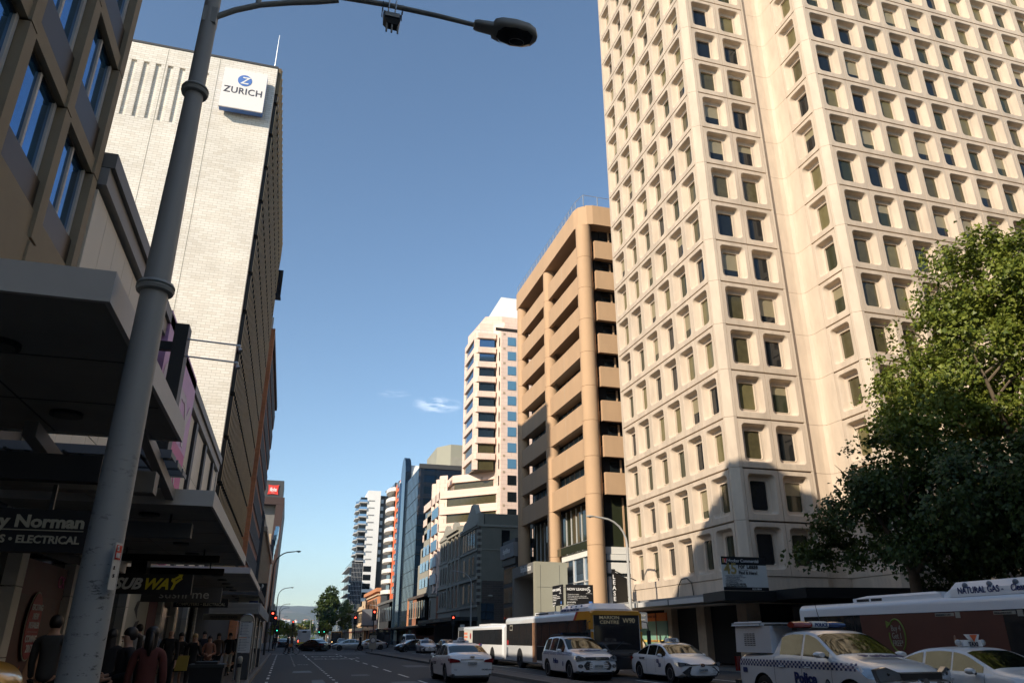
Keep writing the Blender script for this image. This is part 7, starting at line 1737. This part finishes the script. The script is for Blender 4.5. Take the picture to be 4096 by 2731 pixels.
# ---------------------------------------------------------------- people
def skinmesh(name, root, verts, edges, radii, m_, sub=2, root_i=0, parent_loc=None):
    me = bpy.data.meshes.new(name); me.from_pydata(verts, edges, []); me.materials.append(M[m_])
    o = link(me, name, root)
    md = o.modifiers.new('skin', 'SKIN'); md.use_smooth_shade = True
    for k, sv in enumerate(me.skin_vertices[0].data):
        rr = radii[k]; sv.radius = (rr, rr) if not isinstance(rr, tuple) else rr; sv.use_root = (k == root_i)
    ss = o.modifiers.new('sub', 'SUBSURF'); ss.levels = sub; ss.render_levels = sub
    return o
def person(label, x, y, rz, h=1.7, top='cloth_black', legs='cloth_black', hair='hair_dark', hairlen=0, female=False, stride=.12, arms='down', skirt=False, bald=False, sleeve=True, coat=False, pony=False, detail=True):
    s = h / 1.72
    r = thing('person', label, 'person', (0, 0, 0)); sw = (.175 if female else .20) * s
    V = {}; 
    def P(x_, y_, z_): return (x_ * s, y_ * s, z_ * s)
    st = stride
    ar = {'down': (((.225, -.03, 1.12), (.225, .05, .88)), ((-.225, .03, 1.12), (-.225, .12, .88))),
          'swing': (((.25, -.12, 1.12), (.27, -.10, .88)), ((-.25, .05, 1.10), (-.26, .22, .95))),
          'phone': (((.25, -.02, 1.10), (.27, .08, .86)), ((-.24, .05, 1.14), (-.13, .17, 1.45))),
          'bent': (((.24, .0, 1.12), (.10, .22, 1.10)), ((-.24, .0, 1.12), (-.10, .24, 1.06))),
          'bag': (((.25, .02, 1.10), (.22, .18, 1.02)), ((-.25, -.03, 1.10), (-.27, .02, .86)))}[arms]
    vv = [P(0, 0, .95), P(0, .0, 1.10), P(0, .01, 1.30), P(0, -.01, 1.44), P(0, .0, 1.52), P(0, .02, 1.60), P(0, .03, 1.68)]
    rr = [.085, .085, .10, .07, .05, .078, .062]; rr = [q * s for q in rr]; ed = [(0, 1), (1, 2), (2, 3), (3, 4), (4, 5), (5, 6)]
    hands = []
    for sd, (el, wr) in zip((1, -1), ar):
        i = len(vv); sh_ = (sd * (.165 if female else .19), 0, 1.41)
        vv += [P(*sh_), P(*el), P(*wr)]; rr += [.052 * s, .036 * s, .024 * s]; ed += [(3, i), (i, i + 1), (i + 1, i + 2)]
        d = (Vector(wr) - Vector(el)).normalized(); j = len(vv); pm = Vector(wr) + d * .07
        vv.append(P(*pm)); rr.append(.028 * s); ed.append((i + 2, j))
        side = Vector((0, 1, 0)) if abs(d.z) > .6 else Vector((0, 0, 1)); side = (side - d * side.dot(d)).normalized(); inn = d.cross(side) * sd
        if detail:
            for q, ln in ((-1.3, .065), (-.45, .078), (.4, .073), (1.2, .058)):
                k = len(vv); b0 = pm + side * q * .018 + d * .03; vv += [P(*b0), P(*(b0 + d * ln * .55)), P(*(b0 + d * ln - inn * .02))]; rr += [.0095 * s, .0085 * s, .007 * s]; ed += [(j, k), (k, k + 1), (k + 1, k + 2)]
            k = len(vv); b0 = pm + side * .035 - d * .02; vv += [P(*b0), P(*(b0 + side * .02 + d * .035))]; rr += [.011 * s, .009 * s]; ed += [(j, k), (k, k + 1)]
        hands.append(pm)
    LG = []
    for sd in (1, -1):
        i = len(vv); kn = (sd * .10, sd * st * .6 + .03, .52); an = (sd * .10, sd * st * 1.3, .09); LG.append((kn, an))
        vv += [P(sd * .09, 0, .90), P(*kn), P(*an), P(sd * .11, sd * st * 1.3 + .10, .045), P(sd * .11, sd * st * 1.3 + .18, .04)]; rr += [.062 * s, .048 * s, .036 * s, .04 * s, .03 * s]; ed += [(0, i), (i, i + 1), (i + 1, i + 2), (i + 2, i + 3), (i + 3, i + 4)]
    skinmesh('body', r, vv, ed, rr, 'skin')
    # top with sleeves
    c = [P(0, 0, .84 if not coat else .72), P(0, .0, 1.10), P(0, .01, 1.30), P(0, -.008, 1.43), P(0, -.005, 1.475)]; cr_ = [(.165 if not coat else .17) * s, .13 * s, .152 * s, .10 * s, .055 * s]; ce = [(0, 1), (1, 2), (2, 3), (3, 4)]
    for sd, (el, wr) in zip((1, -1), ar):
        i = len(c); e2 = Vector(el).lerp(Vector(wr), .85 if sleeve else .12)
        c += [P(sd * (.17 if female else .195), 0, 1.405), P(*el), P(*e2)]; cr_ += [.066 * s, .052 * s, .042 * s]; ce += [(3, i), (i, i + 1), (i + 1, i + 2)]
    skinmesh('coat' if coat else 'shirt', r, c, ce, cr_, top)
    if skirt:
        b = MB(); b.lathe((0, 0, 0), [(.13 * s, 1.0 * s), (.17 * s, .85 * s), (.21 * s, .66 * s), (.22 * s, .58 * s), (.20 * s, .58 * s)], legs, 20); b.build('skirt', r, smooth=60)
        sh2 = 'black'
    else:
        c = [P(0, 0, .97)]; cr_ = [.155 * s]; ce = []
        for sd, (kn, an) in zip((1, -1), LG):
            i = len(c); c += [P(sd * .092, 0, .86), P(*kn), P(*(Vector(kn).lerp(Vector(an), .92)))]; cr_ += [.112 * s, .076 * s, .060 * s]; ce += [(0, i), (i, i + 1), (i + 1, i + 2)]
        skinmesh('trousers', r, c, ce, cr_, legs)
    for sd, (kn, an) in zip((1, -1), LG):
        c = [P(an[0], an[1] - .04, .05), P(an[0] + sd * .01, an[1] + .08, .05), P(an[0] + sd * .01, an[1] + .19, .04)]; skinmesh('shoe', r, c, [(0, 1), (1, 2)], [.047 * s, .05 * s, .038 * s], 'black')
    # face
    f = MB()
    for sd in (-1, 1): f.sphere((sd * .032 * s, .104 * s, 1.625 * s), .0105 * s, 'hair_dark', 8, 5)
    f.build('eyes', r)
    f = MB(); f.loft([[(-.008 * s, .10 * s, 1.63 * s), (.008 * s, .10 * s, 1.63 * s), (0, .09 * s, 1.63 * s)], [(-.014 * s, .115 * s, 1.592 * s), (.014 * s, .115 * s, 1.592 * s), (0, .09 * s, 1.59 * s)]], 'skin'); f.build('nose', r)
    f = MB(); f.tube([(-.024 * s, .094 * s, 1.565 * s), (0, .103 * s, 1.562 * s), (.024 * s, .094 * s, 1.565 * s)], .006 * s, 'cloth_red', 6); f.build('mouth', r)
    if not bald:
        b = MB(); b.lathe((0, -.004 * s, 0), [(max(.09 * s * math.sin(math.pi * k / 10) ** .8, .002), 1.662 * s - .102 * s * math.cos(math.pi * k / 10)) for k in range(2, 11)], hair, 18)
        b.v = [(x_, y_ * 1.12 - (.03 * s if y_ > .02 * s and z_ < 1.66 * s else 0) * min(1, y_ / (.05 * s)), z_) for x_, y_, z_ in b.v]
        if hairlen:
            b.loft([[((.088 - .02 * abs(t - .4)) * s * math.cos(a), -.028 * s + .06 * s * math.sin(a) - .012 * t, 1.66 * s - (hairlen + .08) * t * s) for a in [2 * math.pi * q_ / 14 for q_ in range(14)]] for t in (0, .25, .5, .75, 1)], hair)
        if pony: b.tube([(0, -.09 * s, 1.66 * s), (0, -.15 * s, 1.62 * s), (0, -.15 * s, 1.5 * s), (0, -.13 * s, 1.38 * s)], [.03 * s, .04 * s, .04 * s, .015 * s], hair, 10)
        b.build('hair', r, smooth=80)
    r.location = (x, y, .13); r.rotation_euler = (0, 0, rz); r['_h'] = h
    return r
AW = 0.0; TO = math.pi       # walking away from / towards the camera
person('man in a grey jumper walking away between the post box and the lamp post', -3.33, 13.4, AW - .1, 1.80, 'cloth_grey', 'cloth_black', arms='down')
person('smiling woman with tied back dark hair and black coat left of the woman in red', -2.07, 12.2, TO - 1.1, 1.62, 'cloth_black', 'cloth_black', female=True, coat=True, pony=True, arms='bent')
person('woman in a dusty red jumper with long dark ponytail seen from behind', -1.67, 11.4, AW + .1, 1.62, 'cloth_red', 'cloth_black', female=True, pony=True, hairlen=.18)
person('man in a white short sleeved shirt and dark trousers walking away past the poster', -3.87, 24.0, AW + .15, 1.83, 'cloth_white', 'cloth_black', sleeve=False, arms='down')
person('person in dark clothes with dark hair just left of the smiling woman', -2.75, 14.6, AW, 1.62, 'cloth_black', 'cloth_black', hairlen=.2)
person('bald man in a black jacket facing the camera behind the dark haired women', -3.03, 24.0, TO, 1.74, 'cloth_black', 'cloth_navy', bald=True, coat=True)
wb_ = person('dark haired woman in a black knee length dress and coat facing the camera', -3.05, 26.6, TO + .1, 1.64, 'cloth_black', 'cloth_black', female=True, hairlen=.2, skirt=True, arms='bent', coat=True)
person('blonde woman in a black coat walking towards the camera with a phone at her ear', -2.63, 26.4, TO, 1.60, 'cloth_black', 'cloth_black', 'hair_blonde', .30, True, arms='phone', coat=True)
person('woman in a peach scarf and top behind the litter bin', -2.44, 29.5, TO, 1.56, 'cloth_peach', 'cloth_brown', female=True, hairlen=.12, arms='bent')
person('dark haired person in a navy top farther back behind the blonde woman', -2.95, 33, TO, 1.72, 'cloth_navy', 'cloth_black', detail=False)
person('person in a brown jacket standing by the shop doors left of the timetable', -2.6, 35.5, TO + .3, 1.66, 'cloth_brown', 'cloth_black', detail=False, hairlen=.1)
person('person in a black top and pale trousers walking by the timetable pillar', -2.25, 37, TO, 1.68, 'cloth_black', 'stone_trim', detail=False)
person('person in dark clothes with light hair right beside the timetable pillar', -2.1, 41, TO, 1.7, 'cloth_navy', 'cloth_black', 'hair_blonde', .15, detail=False)
person('person in black crossing the side street at the left kerb', -1.0, 104, AW, 1.75, 'cloth_black', 'cloth_black', detail=False, stride=.2)
person('person in dark clothes crossing the road with a tan bag, beside the bicycle', .5, 85.2, R(80), 1.72, 'cloth_black', 'cloth_black', detail=False, stride=.2)
person('person in a dark hooded top crossing behind the cyclist', .95, 88.5, R(80), 1.7, 'cloth_brown', 'cloth_black', detail=False, stride=.2)
person('tall person in a long black coat crossing at the median nose', 9.0, 97.5, R(95), 1.85, 'cloth_black', 'cloth_black', detail=False, stride=.25, coat=True)
bg_ = thing('shopping_bag', 'yellow paper shopping bag hanging between the two women', 'bag', (-2.95, 26.3, .8)); b = MB(); b.loft([[(-3.06, 26.1, .72), (-2.72, 26.1, .72), (-2.72, 26.24, .72), (-3.06, 26.24, .72)], [(-3.08, 26.08, 1.14), (-2.70, 26.08, 1.14), (-2.70, 26.26, 1.14), (-3.08, 26.26, 1.14)]], 'bag_yellow'); b.build('bag', bg_); b = MB(); b.tube([(-2.97, 26.08, 1.14), (-2.95, 26.1, 1.26), (-2.83, 26.1, 1.26), (-2.81, 26.08, 1.14)], .006, 'black', 5); b.build('handle', bg_)
tb_ = thing('tan_bag', 'small tan shoulder bag on the person crossing beside the bicycle', 'bag', (.75, 85.1, 1)); b = MB(); b.box(.62, .98, 85.0, 85.12, .78, 1.08, 'bag_tan'); b.build('bag', tb_)
cy = thing('bicycle', 'dark bicycle wheeled across the road in front of the far crossing', 'bicycle', (0, 0, 0))
for wy in (-.52, .52):
    b = MB(); b.tube([(0, wy + .33 * math.cos(R(a)), .35 + .33 * math.sin(R(a))) for a in range(0, 361, 20)], .018, 'tyre', 6, caps=False); w_ = b.build('wheel', cy); s_ = MB()
    for k in range(10): s_.tube([(0, wy, .35), (0, wy + .31 * math.cos(R(36 * k)), .35 + .31 * math.sin(R(36 * k)))], .003, 'steel', 3)
    s_.build('spokes', w_)
b = MB(); F = [((0, -.52, .35), (0, -.08, .32)), ((0, -.08, .32), (0, -.22, .88)), ((0, -.52, .35), (0, -.2, .8)), ((0, -.2, .8), (0, .34, .86)), ((0, -.08, .32), (0, .36, .76)), ((0, .33, .92), (0, .52, .35))]
for p, q in F: b.tube([p, q], .016, 'dark_metal', 6)
b.build('frame', cy); b = MB(); b.box(-.06, .06, -.34, -.12, .88, .93, 'black'); b.build('saddle', cy); b = MB(); b.tube([(-.25, .28, .98), (0, .33, .98), (.25, .28, .98)], .014, 'steel', 6); b.build('handlebar', cy)
cy.location = (.95, 86.6, 0); cy.rotation_euler = (0, 0, R(-75))
# ---------------------------------------------------------------- trees
def leafcloud(blobs, n, size, m_, seed, lobed=True, gap=-.04):
    """leaves on many small twig clusters spread through ellipsoid blobs; returns a mesh builder"""
    q = random.Random(seed); mb = MB(); tot = sum(bb[3] * bb[4] * bb[5] for bb in blobs)
    for (cx, cy, cz, rx, ry, rz) in blobs:
        nn = int(n * rx * ry * rz / tot); per = 34
        for c in range(max(1, nn // per)):
            while True:
                u = Vector((q.uniform(-1, 1), q.uniform(-1, 1), q.uniform(-1, 1)))
                if u.length <= 1: break
            rr = u.length; u = u.normalized() * (rr ** .6) if rr > 0 else u
            if mathutils.noise.noise(Vector((cx + u.x * rx, cy + u.y * ry, cz + u.z * rz)) * .62 + Vector((seed, 0, 0))) < gap: continue
            bump = 1 + .16 * mathutils.noise.noise(u * 2.3 + Vector((seed, cx, 0)))
            C_ = Vector((cx + u.x * rx * bump, cy + u.y * ry * bump, cz + u.z * rz * bump)); cr_ = q.uniform(.3, .7) * (.9 + size)
            for k in range(per):
                p = C_ + Vector((q.gauss(0, .5), q.gauss(0, .5), q.gauss(0, .38))) * cr_
                s = size * q.uniform(.6, 1.3); az = q.uniform(0, 6.283)
                nrm = (u * .75 + Vector((q.gauss(0, .55), q.gauss(0, .55), q.gauss(.35, .45)))).normalized()
                d = Vector((math.cos(az), math.sin(az), q.uniform(-.7, .3))); d = (d - nrm * d.dot(nrm)).normalized(); sdv = nrm.cross(d); up = nrm
                if lobed: shp = ((0, 0, 0), (.35, .5, .05), (.55, .28, .0), (1.0, .0, -.12), (.55, -.28, 0), (.35, -.5, .05))
                else: shp = ((0, 0, 0), (.5, .4, .06), (1, 0, -.08), (.5, -.4, .06))
                mb.face([p + d * (a * s) + sdv * (b_ * s) + up * (c_ * s) for a, b_, c_ in shp], m_)
    return mb
def limbs(base, tips, r0, m_='bark', seed=1, fork=None):
    q = random.Random(seed); b = MB(); f = fork or (base[0], base[1], base[2] + (min(t[2] for t in tips) - base[2]) * .6); f = Vector(f); B = Vector(base)
    b.tube([B, B.lerp(f, .3) + Vector((.05, .03, 0)), B.lerp(f, .7), f], [r0 * 1.25, r0, r0 * .88, r0 * .8], m_, 14)
    for t in tips:
        t = Vector(t); mid = f.lerp(t, .5) + Vector((q.uniform(-.4, .4), q.uniform(-.4, .4), q.uniform(0, .6)))
        b.tube([f - Vector((0, 0, .2)), f.lerp(mid, .6), mid, mid.lerp(t, .6) + Vector((q.uniform(-.2, .2), q.uniform(-.2, .2), 0)), t], [r0 * .5, r0 * .42, r0 * .3, r0 * .18, r0 * .06], m_, 8)
        for k in range(4):
            s = mid.lerp(t, q.uniform(0, .8)); e = s + Vector((q.uniform(-1.6, 1.6), q.uniform(-1.6, 1.6), q.uniform(.2, 1.6))); b.tube([s, s.lerp(e, .5) + Vector((0, 0, .15)), e], [r0 * .14, r0 * .09, r0 * .03], m_, 5)
    return b
def tree(name, label, base, tips, r0, blobs, n, size, m_, seed, group=None, lobed=True, fork=None, gap=-.04):
    r = thing(name, label, 'tree', base, group); limbs(base, tips, r0, seed=seed, fork=fork).build('trunk', r, smooth=60)
    leafcloud(blobs, n, size, m_, seed, lobed, gap).build('crown', r, fix=False); return r
tree('plane_tree', 'big plane tree with sunlit green top in front of the tower at the right edge', (30.91, 25.31, 0.10),
     [(29.12, 26.88, 15.48), (31.36, 23.52, 18.84), (34.72, 22.40, 15.48), (28.00, 23.52, 13.24), (32.48, 28.00, 14.36), (27.44, 28.56, 10.44), (33.60, 19.04, 16.60)], .42,
     [(29.45, 28.45, 15.0, 1.9, 1.7, 1.7), (28.9, 29.2, 12.3, 1.8, 1.7, 1.6), (31.36, 24.64, 13.58, 4.70, 4.03, 3.58), (30.46, 23.74, 17.27, 3.25, 2.69, 2.24), (32.03, 20.83, 15.03, 3.81, 3.81, 4.37), (28.67, 26.43, 11.67, 3.14, 2.58, 2.69), (33.15, 17.70, 15.26, 3.36, 3.58, 5.15), (31.92, 19.60, 9.32, 4.70, 4.70, 3.58), (29.01, 28.67, 13.47, 1.46, 1.34, 0.78), (27.78, 28.90, 11.23, 1.68, 1.46, 0.78), (30.91, 27.78, 17.95, 1.23, 1.01, 0.90), (32.70, 25.31, 19.07, 1.68, 1.46, 1.12), (29.57, 29.79, 15.37, 0.90, 0.78, 0.56), (30.69, 26.66, 16.27, 1.79, 1.46, 1.57), (28.67, 27.78, 8.31, 2.24, 2.24, 2.24)], 150000, .20, 'leaf', 5, fork=(30.91, 25.09, 5.96))
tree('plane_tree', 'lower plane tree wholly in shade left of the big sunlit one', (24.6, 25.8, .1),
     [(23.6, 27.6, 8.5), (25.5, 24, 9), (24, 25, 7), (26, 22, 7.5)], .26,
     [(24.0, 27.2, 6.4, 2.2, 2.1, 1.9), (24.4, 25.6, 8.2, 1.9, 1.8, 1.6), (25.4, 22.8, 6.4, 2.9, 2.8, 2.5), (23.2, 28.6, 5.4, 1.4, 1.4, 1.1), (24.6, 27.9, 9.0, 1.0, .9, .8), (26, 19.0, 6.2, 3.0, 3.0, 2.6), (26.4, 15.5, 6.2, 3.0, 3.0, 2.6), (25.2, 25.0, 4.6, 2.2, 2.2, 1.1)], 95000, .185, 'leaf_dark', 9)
def far_tree(label, x, y, h, w, m_='leaf_far', seed=1, name='street_tree', n=2600, size=.7, tall=1.0):
    q = random.Random(seed); bl = [(x, y, h * .62, w * .5, w * .5, h * .34)]
    for k in range(5): a = q.uniform(0, 6.28); bl.append((x + math.cos(a) * w * .32, y + math.sin(a) * w * .32, h * q.uniform(.42, .85), w * .28, w * .28, h * .17))
    return tree(name, label, (x, y, 0), [(x + q.uniform(-1, 1) * w * .25, y + q.uniform(-1, 1), h * q.uniform(.5, .85)) for k in range(4)], w * .035, bl, n, size, m_, seed, 'trees down the street', lobed=False)
far_tree('tall dense dark green tree standing above the others on the median', 17.5, 345, 23.5, 10.0, 'leaf_dark', 21, 'fig_tree', 12000, .75)
far_tree('darker lower tree crown just left of the tall one', 15.0, 310, 12, 6, 'leaf_dark', 22, n=5000)
far_tree('broad yellow green tree right of the tall dark one', 20.0, 290, 14, 6.5, 'leaf_far', 23, n=6000, size=.6)
far_tree('yellow green tree beside the dark glass podium', 22.4, 318, 16, 6, 'leaf_far', 24, n=3200, size=.6)
far_tree('light green tree on the median above the distant bus', 10.5, 420, 9.8, 9, 'leaf_far', 25, n=3500, size=.9)
far_tree('golden autumn tree left of the distant bus', 3.5, 380, 7.6, 8, 'leaf_gold', 26, n=3000, size=.8)
far_tree('dark green tree on the far left footpath', -1.5, 300, 8.0, 5, 'leaf', 27, n=2600)
far_tree('hazy green tree at the end of the street left', 6.5, 470, 9, 12, 'leaf_far', 28, n=3000, size=1.0)
far_tree('small green tree beyond the green signals', 12.5, 260, 6.5, 3.6, 'leaf', 29, n=1800, size=.5)
far_tree('dark green tree behind the dim left kerb lamps', -2.2, 240, 6.8, 3.4, 'leaf', 30, n=1800, size=.5)
# far-off wood closing the street
b = leafcloud([(x, 760, 3.5, 30, 14, 4.5) for x in range(-260, 320, 34)], 12000, 2.2, 'leaf_far', 40, lobed=False); o = b.build('woodland', fix=False); tag(o, 'hazy band of trees closing the street below the hills', 'woodland', kind='stuff')

# ---------------------------------------------------------------- the air
hzm = bpy.data.materials.new('haze'); hzm.use_nodes = True
ht = hzm.node_tree; ht.nodes.clear(); ho = ht.nodes.new('ShaderNodeOutputMaterial'); hv = ht.nodes.new('ShaderNodeVolumePrincipled')
hv.inputs['Color'].default_value = (.72, .84, 1.0, 1); hv.inputs['Density'].default_value = 8e-5; hv.inputs['Anisotropy'].default_value = .2
ht.links.new(hv.outputs[0], ho.inputs['Volume']); M['haze'] = hzm
b = MB(); b.box(-6400, 6400, -3300, 8900, -25, 520, 'haze'); o = b.build('haze'); o['kind'] = 'stuff'; o['label'] = 'thin blue haze over the street and hills'
